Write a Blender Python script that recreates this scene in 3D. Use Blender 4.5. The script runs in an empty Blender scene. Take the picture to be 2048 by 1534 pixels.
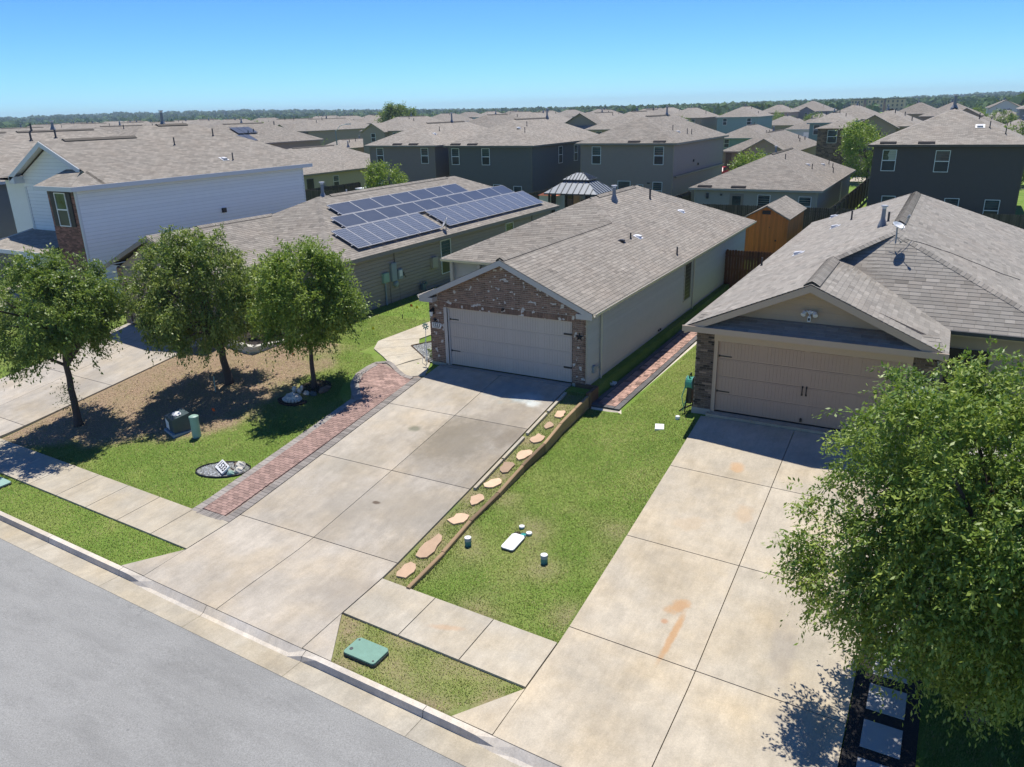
import bpy, math, random
import numpy as np
from mathutils import Vector, Matrix
random.seed(7); rng = np.random.default_rng(11)
S = bpy.context.scene
COL = S.collection
R = math.radians

# ---------------------------------------------------------------- camera, light, exposure
CAM = np.array([0, 0, 8.67])
def cam_axes(pitch, roll, yaw):
    cp, sp = math.cos(pitch), math.sin(pitch)
    fwd = np.array([0, cp, -sp]); up = np.array([0, sp, cp]); rt = np.array([1, 0, 0.])
    cr, sr = math.cos(roll), math.sin(roll)
    rt, up = cr*rt+sr*up, -sr*rt+cr*up
    c, s = math.cos(yaw), math.sin(yaw)
    Mz = np.array([[c, -s, 0], [s, c, 0], [0, 0, 1]])
    return Mz@rt, Mz@up, Mz@fwd
AR, AU, AF = cam_axes(R(19.59), R(-1.48), R(29.57))
cd = bpy.data.cameras.new('camera'); co = bpy.data.objects.new('camera', cd); COL.objects.link(co)
co.matrix_world = Matrix(((AR[0], AU[0], -AF[0], CAM[0]), (AR[1], AU[1], -AF[1], CAM[1]), (AR[2], AU[2], -AF[2], CAM[2]), (0, 0, 0, 1)))
cd.sensor_width = 36; cd.lens = 36*1542/2048; cd.clip_start = .1; cd.clip_end = 12000
S.camera = co
SUN = Vector((-.40, .80, 2.6)).normalized()
w = bpy.data.worlds.new('World'); S.world = w; w.use_nodes = True
nt = w.node_tree; nt.nodes.clear()
sky = nt.nodes.new('ShaderNodeTexSky'); sky.sky_type = 'NISHITA'; sky.sun_disc = False
sky.sun_elevation = math.asin(SUN.z); sky.sun_rotation = math.atan2(SUN.x, SUN.y)
sky.altitude = 0; sky.air_density = .8; sky.dust_density = 0; sky.ozone_density = 5.0
bg = nt.nodes.new('ShaderNodeBackground'); bg.inputs[1].default_value = .1
wo = nt.nodes.new('ShaderNodeOutputWorld')
# the deep blue of the photograph: one even colour grade over the whole sky
def vsc(a, v, op='MULTIPLY'):
    n = nt.nodes.new('ShaderNodeVectorMath'); n.operation = op; nt.links.new(a, n.inputs[0]); n.inputs[1].default_value = v; return n.outputs[0]
gm = nt.nodes.new('ShaderNodeGamma'); gm.inputs[1].default_value = 1.32
nt.links.new(vsc(sky.outputs[0], (.13, .13, .13)), gm.inputs[0])
nt.links.new(vsc(gm.outputs[0], (4.15, 6.6, 9.0)), bg.inputs[0]); nt.links.new(bg.outputs[0], wo.inputs[0])
sl = bpy.data.lights.new('sun', 'SUN'); sl.energy = 4.0; sl.angle = R(.53); sl.color = (1, .955, .88)
so = bpy.data.objects.new('sun', sl); COL.objects.link(so)
so.rotation_euler = SUN.to_track_quat('Z', 'Y').to_euler()
S.view_settings.view_transform = 'Standard'; S.view_settings.look = 'None'
S.view_settings.exposure = .5; S.view_settings.gamma = 1; S.view_settings.use_curve_mapping = False

# ---------------------------------------------------------------- materials
MATS = {}
class NT:
    def __init__(s, name):
        s.m = bpy.data.materials.new(name); s.m.use_nodes = True; s.t = s.m.node_tree; s.t.nodes.clear()
        s.o = s.n('OutputMaterial'); s.p = s.n('BsdfPrincipled'); s.l(s.p.outputs[0], s.o.inputs[0])
        s._pos = None
    def n(s, typ, **k):
        nd = s.t.nodes.new('ShaderNode'+typ)
        for a, b in k.items(): setattr(nd, a, b)
        return nd
    def l(s, a, b): s.t.links.new(a, b)
    def pos(s, scale=(1, 1, 1), loc=(0, 0, 0)):
        if s._pos is None: s._pos = s.n('NewGeometry').outputs['Position']
        mp = s.n('Mapping'); mp.inputs['Scale'].default_value = scale; mp.inputs['Location'].default_value = loc
        s.l(s._pos, mp.inputs[0]); return mp.outputs[0]
    def noise(s, scale, vec=None, detail=3, rough=.55, out=0):
        q = s.n('TexNoise'); q.inputs['Scale'].default_value = scale; q.inputs['Detail'].default_value = detail
        q.inputs['Roughness'].default_value = rough
        s.l(vec if vec is not None else s.pos(), q.inputs['Vector']); return q.outputs[out]
    def ramp(s, v, pts, interp='LINEAR'):
        r = s.n('ValToRGB'); r.color_ramp.interpolation = interp
        e = r.color_ramp.elements
        while len(e) < len(pts): e.new(.5)
        for el, (p, c) in zip(e, pts):
            el.position = p; el.color = (c[0], c[1], c[2], 1) if hasattr(c, '__len__') else (c, c, c, 1)
        s.l(v, r.inputs[0]); return r.outputs[0]
    def mix(s, f, a, b, mode='MIX'):
        m = s.n('Mix', data_type='RGBA', blend_type=mode)
        for sock, v in ((m.inputs[0], f), (m.inputs[6], a), (m.inputs[7], b)):
            if hasattr(v, 'is_output'): s.l(v, sock)
            elif hasattr(v, '__len__'): sock.default_value = (v[0], v[1], v[2], 1)
            else: sock.default_value = v
        return m.outputs[2]
    def math(s, op, a, b=None, c=None, clamp=False):
        m = s.n('Math', operation=op, use_clamp=clamp)
        for i, v in enumerate((a, b, c)):
            if v is None: continue
            if hasattr(v, 'is_output'): s.l(v, m.inputs[i])
            else: m.inputs[i].default_value = v
        return m.outputs[0]
    def attr(s, name, out=2):
        a = s.n('Attribute', attribute_name=name); return a.outputs[out]
    def gain(s, col, f):           # multiply colour with a scalar socket
        vm = s.n('VectorMath', operation='SCALE')
        if hasattr(col, 'is_output'): s.l(col, vm.inputs[0])
        else: vm.inputs[0].default_value = col
        s.l(f, vm.inputs['Scale']) if hasattr(f, 'is_output') else setattr(vm.inputs['Scale'], 'default_value', f)
        return vm.outputs[0]
    def base(s, c):
        if hasattr(c, 'is_output'): s.l(c, s.p.inputs['Base Color'])
        else: s.p.inputs['Base Color'].default_value = (c[0], c[1], c[2], 1)
    def set(s, **k):
        for a, b in k.items(): s.p.inputs[a.replace('_', ' ')].default_value = b
    def bump(s, h, strength=.4, dist=.01):
        b = s.n('Bump'); b.inputs['Strength'].default_value = strength; b.inputs['Distance'].default_value = dist
        s.l(h, b.inputs['Height']); s.l(b.outputs[0], s.p.inputs['Normal'])

def simple(name, col, rough=.7, var=.12, scale=6, bump=0, metal=0, tone=False, fine=60, spec=.5, stretch=(1, 1, 1)):
    if name in MATS: return MATS[name]
    t = NT(name)
    a = t.noise(scale, t.pos(stretch), 4); b = t.noise(fine, t.pos(stretch), 2)
    f = t.math('ADD', t.math('MULTIPLY_ADD', a, 2*var, 1-var), t.math('MULTIPLY_ADD', b, var, -var/2))
    if tone: f = t.math('MULTIPLY', f, t.math('ADD', t.attr('tone'), 1))
    t.base(t.gain(col, f)); t.set(Roughness=rough, Metallic=metal)
    t.p.inputs['Specular IOR Level'].default_value = spec
    if bump: t.bump(b, bump, .01)
    MATS[name] = t.m; return t.m

def shingle_mat(name, col=(.285, .258, .218), tone=True, tex=False):
    t = NT(name)
    if tex:
        uv = t.n('UVMap').outputs[0]
        br = t.n('TexBrick'); t.l(uv, br.inputs['Vector']); br.offset = .5
        br.inputs['Scale'].default_value = 1; br.inputs['Brick Width'].default_value = .3; br.inputs['Row Height'].default_value = .143
        br.inputs['Mortar Size'].default_value = .006; br.inputs['Mortar Smooth'].default_value = .2; br.inputs['Bias'].default_value = 0
        br.inputs['Color1'].default_value = (.8, .8, .8, 1); br.inputs['Color2'].default_value = (1.18, 1.18, 1.18, 1); br.inputs['Mortar'].default_value = (.55, .55, .55, 1)
        sx = t.n('Mapping'); sx.inputs['Scale'].default_value = (.6, 4.5, 1); t.l(uv, sx.inputs[0])
        st = t.noise(1.2, sx.outputs[0], 5, .7)
        f = t.mix(.5, br.outputs[0], t.ramp(st, [(.3, .82), (.7, 1.15)]), 'MULTIPLY')
        c = t.mix(1, f, col, 'MULTIPLY')
        t.bump(br.outputs[0], .35, .02)
    else:
        f = t.math('ADD', t.attr('tone'), 1)
        c = t.gain(col, f)
        t.bump(t.noise(220, None, 2), .5, .004)
    oi = t.n('ObjectInfo').outputs['Random']
    if tex: c = t.gain(c, t.math('MULTIPLY_ADD', oi, .26, .86))
    blot = t.ramp(t.noise(.55, None, 4, .6), [(.3, .93), (.7, 1.06)])
    gr = t.ramp(t.noise(160, None, 2), [(.25, .75), (.75, 1.25)])
    c = t.mix(1, c, blot, 'MULTIPLY'); c = t.mix(1, c, gr, 'MULTIPLY')
    pk = t.ramp(t.noise(.9, t.pos((1, 1, 1), (31, 7, 0)), 3), [(.45, (1, 1, 1)), (.75, (1.02, .99, .97))])
    c = t.mix(1, c, pk, 'MULTIPLY')
    t.base(c); t.set(Roughness=.95); t.p.inputs['Specular IOR Level'].default_value = .25
    MATS[name] = t.m; return t.m

def blob(t, x, y, rx, ry, ang=0, wob=.5, seed=0):
    """soft irregular mask round world point (x,y)"""
    mp = t.n('Mapping'); mp.vector_type = 'TEXTURE'
    mp.inputs['Location'].default_value = (x, y, 0); mp.inputs['Rotation'].default_value = (0, 0, ang); mp.inputs['Scale'].default_value = (rx, ry, 1)
    t.pos(); t.l(t._pos, mp.inputs[0])
    fl = t.n('VectorMath', operation='MULTIPLY'); t.l(mp.outputs[0], fl.inputs[0]); fl.inputs[1].default_value = (1, 1, 0)
    ln = t.n('VectorMath', operation='LENGTH'); t.l(fl.outputs[0], ln.inputs[0])
    nz = t.noise(3.1, t.pos((1, 1, 1), (seed, seed*2, 0)), 5, .65)
    d = t.math('ADD', ln.outputs[1], t.math('MULTIPLY_ADD', nz, wob*2, -wob))
    return t.ramp(d, [(.35, 1), (1, 0)], 'EASE')

def concrete(name, col, stains=(), tone=True, fine=.17):
    t = NT(name)
    big = t.ramp(t.noise(.55, None, 5, .6), [(.3, .84), (.68, 1.1)])
    mid = t.ramp(t.noise(3.2, None, 6, .7), [(.3, .88), (.7, 1.08)])
    fn = t.ramp(t.noise(32, None, 5, .85), [(.28, 1-fine), (.72, 1+fine)])
    st = t.ramp(t.noise(2.2, t.pos((1.6, .45, 1)), 6, .75), [(.35, .88), (.62, 1.05)])
    warm = t.ramp(t.noise(.8, t.pos((1, 1, 1), (9, 4, 0)), 4), [(.4, (1, 1, 1)), (.75, (1.05, .985, .87))])
    c = t.gain(col, t.math('ADD', t.attr('tone'), 1)) if tone else t.gain(col, 1)
    for k in (big, mid, fn, warm, st): c = t.mix(1, c, k, 'MULTIPLY')
    sp = t.ramp(t.noise(9, t.pos((1, 1, 1), (3, 3, 3)), 6, .8), [(.69, 0), (.76, .5)])
    c = t.mix(sp, c, (.12, .11, .1))
    for (x, y, rx, ry, ang, wob, scol, st) in stains:
        c = t.mix(t.math('MULTIPLY', blob(t, x, y, rx, ry, ang, wob, x), st), c, scol)
    t.base(c); t.set(Roughness=.88); t.p.inputs['Specular IOR Level'].default_value = .3
    t.bump(t.noise(90, None, 3), .25, .006)
    MATS[name] = t.m; return t.m

# colours (linear albedo)
m_shingle = shingle_mat('shingle')
m_shingle_tex = shingle_mat('shingle_far', tex=True)
m_shingle_r = shingle_mat('shingle_right', (.29, .268, .232))
m_conc = concrete('driveway_concrete', (.445, .40, .33), [
    (-12.0, 17.6, 1.5, 1.9, .3, .5, (.19, .165, .12), .62), (-11.1, 19.3, 1.5, 1.1, .8, .6, (.22, .19, .15), .45),
    (-11.2, 14.2, 1.7, 1.3, .2, .6, (.28, .25, .20), .5), (-12.9, 13.6, 1.1, 1.8, .2, .6, (.3, .27, .22), .4),
    (-14.2, 15.5, 1.3, .9, .6, .5, (.29, .26, .2), .32), (-10.5, 10.9, 1.4, .8, .4, .6, (.27, .24, .2), .35),
    (-13.6, 17.75, .3, .22, 0, .5, (.1, .12, .07), .6), (-12.25, 14.1, .16, .09, 0, .4, (.08, .05, .03), .8),
    (-11.2, 20.6, .8, .45, 0, .7, (.62, .68, .66), .5), (-10.8, 20.3, .35, .3, 0, .6, (.7, .76, .74), .55), (-11.9, 20.9, 1.4, .9, 0, .8, (.2, .27, .28), .5),
    (-10.5, 18.2, .5, .9, -.4, .6, (.17, .14, .1), .5)])
m_conc_r = concrete('neighbour_driveway_concrete', (.485, .427, .33), [
    (-3.62, 12.55, .10, 1.0, -.04, .55, (.47, .23, .07), .6), (-3.78, 13.4, .2, .34, -.5, .9, (.48, .24, .08), .55), (-3.9, 12.9, .1, .1, 0, .4, (.45, .18, .06), .5),
    (-3.95, 18.9, .25, .3, .2, .6, (.55, .3, .12), .5), (-3.3, 17.0, .3, .5, .2, .7, (.52, .33, .17), .3), (-1.6, 13.1, .3, 1.1, .1, .6, (.26, .23, .2), .4), (-1.2, 11.4, .5, .3, 0, .7, (.22, .2, .18), .3),
    (-4.4, 16.2, .6, .4, .2, .7, (.55, .38, .2), .25), (-2.2, 19.9, 1.6, .5, .1, .7, (.3, .27, .23), .35)])
m_conc_l = concrete('left_driveway_concrete', (.44, .40, .34), [(-28.3, 16, .9, 2.5, .1, .6, (.3, .27, .23), .4)])
m_walk = concrete('sidewalk_concrete', (.46, .415, .33), [(-7.9, 10.9, .5, .12, .3, .6, (.5, .3, .16), .4), (-24.4, 11.5, 2.0, .8, .05, .6, (.3, .28, .25), .4)])
m_curb = concrete('curb_concrete', (.62, .57, .49), fine=.2)
m_gutter = concrete('gutter_concrete', (.43, .39, .31), fine=.2)
m_found = simple('foundation', (.36, .34, .3), .9, .15, 5, .2)
m_wood_red = simple('stained_fence_wood', (.15, .05, .022), .75, .35, 2, .3, tone=True, stretch=(6, 6, .8))
m_shed_wood = simple('cedar_shed_wood', (.52, .165, .035), .7, .3, 2, .2, tone=True, stretch=(7, 7, .7))
m_wood_old = simple('weathered_fence_wood', (.075, .06, .05), .85, .35, 2, .3, tone=True, stretch=(6, 6, .8))
m_timber = simple('landscape_timber', (.30, .20, .11), .85, .35, 1.5, .3, tone=True, stretch=(5, 1, 5))
m_timber_end = simple('dark_timber', (.12, .075, .045), .85, .3, 3, .3, tone=True)
m_black = simple('black_metal', (.012, .012, .013), .45, .1)
m_dark = simple('dark_metal', (.05, .052, .055), .5, .15)
m_flue = simple('galvanised_pipe', (.24, .255, .27), .6, .2, 6, metal=.1)
m_whitep = simple('white_plastic', (.78, .78, .77), .5, .06)
m_white = simple('white_paint', (.78, .78, .77), .6, .06)
m_greybox = simple('utility_grey', (.28, .34, .38), .5, .1)
m_green_lid = simple('green_lid', (.15, .29, .22), .6, .2, 8, .1)
m_green_ped = simple('pale_green_plastic', (.27, .42, .35), .5, .12, 5)
m_teal = simple('teal_plastic', (.0, .27, .24), .5, .1)
m_teal_d = simple('dark_teal_plastic', (.05, .2, .19), .6, .3)
m_gravel = simple('white_river_gravel', (.36, .37, .36), .8, .25, 30, .4, tone=True)
m_soil = simple('dark_soil', (.028, .02, .016), 1, .4, 20, .5)
m_blackmulch = simple('black_mulch', (.02, .018, .017), 1, .5, 40, .8)
m_rock = simple('limestone_rock', (.55, .52, .45), .9, .3, 9, .6)
m_rock_d = simple('brown_rock', (.17, .12, .085), .9, .35, 9, .6)
m_flag = simple('flagstone', (.52, .36, .235), .85, .2, 5, .3, tone=True)
m_stepper = simple('grey_stepping_slab', (.4, .39, .37), .9, .1, 4, .3)
m_brickpath = simple('red_path_brick', (.31, .205, .17), .9, .2, 20, .3, tone=True)
m_greypave = simple('grey_border_paver', (.25, .225, .20), .9, .15, 12, .3, tone=True)
m_pav_red = simple('mixed_paver', (.37, .23, .18), .9, .15, 12, .3, tone=True)
m_pav_dark = simple('charcoal_paver', (.115, .11, .11), .9, .15, 12, .3, tone=True)
m_brick = simple('house_brick', (.155, .088, .062), .9, .2, 18, .4, tone=True)
m_brick_w = simple('whitewashed_brick', (.6, .56, .52), .9, .15, 22, .4)
m_mortar = simple('mortar', (.55, .45, .36), .95, .15, 20, .3)
m_brick_r = simple('tumbled_brick', (.135, .095, .07), .9, .3, 18, .5, tone=True)
m_mortar_r = simple('mortar_dark', (.3, .24, .19), .95, .2, 20, .3)
m_bark = simple('bark', (.085, .062, .05), .95, .35, 14, .8, stretch=(3, 3, .7))
m_plum = simple('plum_shutter', (.02, .012, .014), .5, .1)
m_satgrey = simple('dish_grey', (.33, .33, .34), .5, .1)
m_silver = simple('silver_aluminium', (.58, .58, .58), .5, .05, metal=.15)
m_gutterw = simple('gutter_cream', (.62, .58, .49), .5, .1)
m_redcar = simple('red_car_paint', (.45, .03, .035), .3, .05)
m_whitecar = simple('white_car_paint', (.75, .76, .78), .3, .05)
m_rubber = simple('tyre_rubber', (.02, .02, .02), .9, .1)
m_hose = simple('green_hose', (.1, .42, .3), .4, .1)
m_orange_roof = simple('coral_roof', (.62, .2, .11), .7, .12)
m_flag_o = simple('orange_flag', (.75, .13, .02), .6, .05)
m_flag_y = simple('yellow_flag', (.75, .62, .03), .6, .05)

def glass_mat(name, col, rough=.06):
    t = NT(name)
    n = t.ramp(t.noise(1.1, t.pos((1, 1, 1.5)), 3), [(.35, .5), (.65, 1.6)])
    t.base(t.mix(1, n, tuple(c*.6 for c in col), 'MULTIPLY')); t.set(Roughness=rough); t.p.inputs['Specular IOR Level'].default_value = .55
    t.p.inputs['IOR'].default_value = 1.5
    return t.m
m_glass = glass_mat('window_glass', (.06, .105, .105)); m_screen = glass_mat('window_screen', (.02, .033, .035), .3)
m_curtain = simple('pale_curtain', (.45, .45, .36), .8, .15, 3)

def solar_mat(name, monocell):
    t = NT(name); uv = t.n('UVMap').outputs[0]
    c = t.mix(t.noise(2, None, 2), (.055, .064, .078), (.085, .096, .112))
    if monocell:
        br = t.n('TexBrick'); t.l(uv, br.inputs['Vector']); br.offset = 0
        br.inputs['Scale'].default_value = 1; br.inputs['Brick Width'].default_value = .165; br.inputs['Row Height'].default_value = .165
        br.inputs['Mortar Size'].default_value = .011; br.inputs['Mortar Smooth'].default_value = .1
        for k, cc in (('Color1', (.07, .08, .097)), ('Color2', (.105, .118, .14)), ('Mortar', (.27, .295, .33))): br.inputs[k].default_value = (*cc, 1)
        c = br.outputs[0]
    t.base(c); t.set(Roughness=.3); t.p.inputs['Specular IOR Level'].default_value = .5
    t.p.inputs['Coat Weight'].default_value = .15; t.p.inputs['Coat Roughness'].default_value = .15
    return t.m
m_cell_dark = solar_mat('solar_glass_dark', False); m_cell_grid = solar_mat('solar_glass_gridded', True)

def asphalt():
    t = NT('asphalt')
    c = t.ramp(t.noise(.35, None, 5, .6), [(.3, (.24, .24, .226)), (.7, (.285, .285, .27))])
    c = t.mix(1, c, t.ramp(t.noise(1.4, t.pos((.5, 1.6, 1)), 5, .7), [(.3, .86), (.55, 1.03)]), 'MULTIPLY')
    c = t.mix(t.ramp(t.noise(5.5, t.pos((1, 1, 1), (1, 2, 0)), 3, .6), [(.7, 0), (.76, .4)]), c, (.13, .13, .13))
    c = t.mix(1, c, t.ramp(t.noise(38, None, 4, .9), [(.3, .6), (.5, 1.), (.7, 1.35)]), 'MULTIPLY')
    sp = t.ramp(t.noise(2.1, t.pos((1, 1, 1), (5, 8, 0)), 6, .75), [(.66, 0), (.74, .45)])
    c = t.mix(sp, c, (.1, .1, .1))
    vo = t.n('TexVoronoi', feature='DISTANCE_TO_EDGE'); vo.inputs['Scale'].default_value = .16
    wp = t.n('VectorMath', operation='ADD'); t.l(t.pos(), wp.inputs[0])
    sc = t.n('VectorMath', operation='SCALE'); t.l(t.noise(1.2, None, 4, .6, 1), sc.inputs[0]); sc.inputs['Scale'].default_value = 1.3
    t.l(sc.outputs[0], wp.inputs[1]); t.l(wp.outputs[0], vo.inputs['Vector'])
    gate = t.ramp(t.noise(.3, t.pos((1, 1, 1), (2, 14, 0)), 2), [(.66, 0), (.72, .45)])
    ck = t.math('MULTIPLY', t.ramp(vo.outputs[0], [(.0, 1), (.0035, 0)]), gate)
    c = t.mix(ck, c, (.07, .07, .07))
    t.base(c); t.set(Roughness=.9); t.bump(t.noise(150, None, 2), .6, .008)
    return t.m
m_asphalt = asphalt()

def ground_mat():
    t = NT('lawn_ground')
    g = t.ramp(t.noise(.5, None, 5, .65), [(.25, (.11, .2, .035)), (.5, (.17, .26, .05)), (.75, (.28, .31, .1))])
    g = t.mix(1, g, t.ramp(t.noise(38, None, 3, .7), [(.25, .55), (.75, 1.4)]), 'MULTIPLY')
    d = t.ramp(t.noise(26, None, 4, .75), [(.25, (.12, .08, .052)), (.5, (.33, .235, .16)), (.8, (.54, .42, .30))])
    c = t.mix(t.attr('dry'), g, d)
    far = t.ramp(t.noise(.006, None, 4, .6), [(.35, (.08, .13, .03)), (.5, (.19, .25, .06)), (.65, (.27, .27, .12))])
    c = t.mix(t.attr('far'), c, far)
    t.base(c); t.set(Roughness=1); t.p.inputs['Specular IOR Level'].default_value = .1
    t.bump(t.noise(55, None, 3, .7), .7, .03)
    return t.m
m_ground = ground_mat()

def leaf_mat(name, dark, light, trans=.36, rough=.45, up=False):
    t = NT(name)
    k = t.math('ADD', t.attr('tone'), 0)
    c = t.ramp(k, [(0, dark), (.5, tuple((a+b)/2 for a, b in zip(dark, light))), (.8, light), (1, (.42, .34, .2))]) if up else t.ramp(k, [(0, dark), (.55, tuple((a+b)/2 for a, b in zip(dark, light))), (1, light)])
    t.base(c); t.set(Roughness=rough); t.p.inputs['Specular IOR Level'].default_value = .2 if up else .5
    if up:      # blades are shaded like the turf they stand in
        va = t.n('VectorMath', operation='MULTIPLY_ADD'); t.l(t.n('NewGeometry').outputs['Normal'], va.inputs[0]); va.inputs[1].default_value = (.35, .35, .35); va.inputs[2].default_value = (0, 0, .8)
        vn = t.n('VectorMath', operation='NORMALIZE'); t.l(va.outputs[0], vn.inputs[0]); t.l(vn.outputs[0], t.p.inputs['Normal'])
    tr = t.n('BsdfTranslucent'); t.l(t.mix(.5, c, (.22, .3, .02)), tr.inputs[0])
    mx = t.n('MixShader'); mx.inputs[0].default_value = trans
    t.l(t.p.outputs[0], mx.inputs[1]); t.l(tr.outputs[0], mx.inputs[2]); t.l(mx.outputs[0], t.o.inputs[0])
    return t.m
m_leaf = leaf_mat('oak_leaf', (.06, .145, .028), (.40, .48, .11))
m_leaf_b = leaf_mat('bronze_tinged_leaf', (.075, .155, .032), (.48, .52, .14))
m_leaf_g = leaf_mat('bright_leaf', (.065, .17, .028), (.50, .58, .11))
m_leaf_far = leaf_mat('far_leaf', (.045, .10, .028), (.13, .22, .06), .2, .9)
m_grass = leaf_mat('grass_blade', (.135, .235, .036), (.43, .46, .15), .25, .8, True)
m_litter = simple('leaf_litter', (.40, .28, .18), 1, .3, 40, tone=True)

# ---------------------------------------------------------------- mesh building
def wpos(o):
    return Vector(o['_o']) if o is not None and '_o' in o else Vector((0, 0, 0))
def finish(o, parent, world=True):
    COL.objects.link(o)
    if parent is not None: o.parent = parent
class MB:
    def __init__(s): s.v = []; s.f = []; s.t = []; s.m = []; s.uv = []; s.hasuv = False; s.cur = 0; s.tone = 0.
    def face(s, pts, tone=None, uv=None):
        b = len(s.v); s.v += [tuple(p) for p in pts]; s.f.append(tuple(range(b, b+len(pts))))
        s.t.append(s.tone if tone is None else tone); s.m.append(s.cur); s.uv.append(uv)
        if uv is not None: s.hasuv = True
    def raw(s, vs, fs, tone=None):
        b = len(s.v); s.v += [tuple(p) for p in vs]
        for f in fs:
            s.f.append(tuple(i+b for i in f)); s.t.append(s.tone if tone is None else tone); s.m.append(s.cur); s.uv.append(None)
    def box(s, a, b, tone=None):
        x0, y0, z0 = a; x1, y1, z1 = b
        s.raw([(x0, y0, z0), (x1, y0, z0), (x1, y1, z0), (x0, y1, z0), (x0, y0, z1), (x1, y0, z1), (x1, y1, z1), (x0, y1, z1)],
              [(3, 2, 1, 0), (4, 5, 6, 7), (0, 1, 5, 4), (1, 2, 6, 5), (2, 3, 7, 6), (3, 0, 4, 7)], tone)
    def obox(s, P, u, v, n, du, dv, dn, tone=None):
        """box in frame P + a*u + b*v + c*n"""
        P, u, v, n = map(Vector, (P, u, v, n)); vs = []
        for c in dn:
            for (a, b) in ((du[0], dv[0]), (du[1], dv[0]), (du[1], dv[1]), (du[0], dv[1])): vs.append(P+a*u+b*v+c*n)
        fs = [(3, 2, 1, 0), (4, 5, 6, 7), (0, 1, 5, 4), (1, 2, 6, 5), (2, 3, 7, 6), (3, 0, 4, 7)]
        if Vector(u).cross(Vector(v)).dot(Vector(n)) < 0: fs = [f[::-1] for f in fs]
        s.raw(vs, fs, tone)
    def tube(s, pts, r, n=8, cap=True, tone=None):
        pts = [Vector(p) for p in pts]; rs = r if hasattr(r, '__len__') else [r]*len(pts); vs = []
        for i, p in enumerate(pts):
            d = (pts[min(i+1, len(pts)-1)]-pts[max(i-1, 0)]).normalized()
            a = d.orthogonal().normalized() if abs(d.z) < .9 else Vector((1, 0, 0)); a = (a-a.dot(d)*d).normalized(); b = d.cross(a)
            for k in range(n):
                th = 2*math.pi*k/n; vs.append(p+rs[i]*(math.cos(th)*a+math.sin(th)*b))
        fs = []
        for i in range(len(pts)-1):
            for k in range(n):
                k2 = (k+1) % n; fs.append((i*n+k, i*n+k2, (i+1)*n+k2, (i+1)*n+k))
        if cap: fs.append(tuple(range(n))[::-1]); fs.append(tuple((len(pts)-1)*n+k for k in range(n)))
        s.raw(vs, fs, tone)
    def prism(s, poly, z0, z1, tone=None):
        n = len(poly); vs = [(x, y, z0) for x, y in poly]+[(x, y, z1) for x, y in poly]
        s.raw(vs, [tuple(range(n))[::-1], tuple(range(n, 2*n))]+[(i, (i+1) % n, n+(i+1) % n, n+i) for i in range(n)], tone)
    def build(s, name, mats, parent=None, kind=None, local=False, smooth=False, label=None):
        me = bpy.data.meshes.new(name)
        o3 = wpos(parent) if (parent is not None and not local) else Vector((0, 0, 0))
        vs = s.v if o3.length == 0 else [(x-o3.x, y-o3.y, z-o3.z) for x, y, z in s.v]
        me.from_pydata(vs, [], s.f)
        for m in (mats if isinstance(mats, (list, tuple)) else [mats]): me.materials.append(m)
        me.polygons.foreach_set('material_index', s.m)
        if any(s.t):
            a = me.attributes.new('tone', 'FLOAT', 'FACE'); a.data.foreach_set('value', s.t)
        if s.hasuv:
            uvl = me.uv_layers.new(name='UVMap'); arr = []
            for f, u in zip(s.f, s.uv): arr += [c for q in (u if u is not None else [(0, 0)]*len(f)) for c in q]
            uvl.data.foreach_set('uv', arr)
        if smooth: me.polygons.foreach_set('use_smooth', [True]*len(s.f))
        me.update()
        o = bpy.data.objects.new(name, me)
        if parent is not None: o['_o'] = tuple(wpos(parent)) if not local else (0, 0, 0)
        if kind: o['kind'] = kind
        if label: o['label'] = label
        finish(o, parent); return o
def thing(name, label, cat, loc=(0, 0, 0), group=None, rz=0):
    o = bpy.data.objects.new(name, None); COL.objects.link(o); o.location = loc; o.rotation_euler[2] = rz
    o['label'] = label; o['category'] = cat; o['_o'] = tuple(loc); o.empty_display_size = .3
    if group: o['group'] = group
    return o
def tag(o, label, cat, group=None):
    o['label'] = label; o['category'] = cat
    if group: o['group'] = group
    return o

def clip(poly, conv):
    """Sutherland-Hodgman, conv is CCW convex"""
    out = poly
    for i in range(len(conv)):
        a, b = conv[i], conv[(i+1) % len(conv)]; ex, ey = b[0]-a[0], b[1]-a[1]; inp = out; out = []
        if not inp: return []
        L = math.hypot(ex, ey)
        def sd(p): return (ex*(p[1]-a[1])-ey*(p[0]-a[0]))/L
        for k in range(len(inp)):
            p, q = inp[k-1], inp[k]; dp, dq = sd(p), sd(q)
            if (dp >= -1e-6) != (dq >= -1e-6):
                t = dp/(dp-dq); out.append((p[0]+t*(q[0]-p[0]), p[1]+t*(q[1]-p[1])))
            if dq >= -1e-6: out.append(q)
    return out
def area(p): return .5*sum(p[i-1][0]*p[i][1]-p[i][0]*p[i-1][1] for i in range(len(p)))
def ccw(p): return p if area(p) > 0 else p[::-1]

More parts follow.
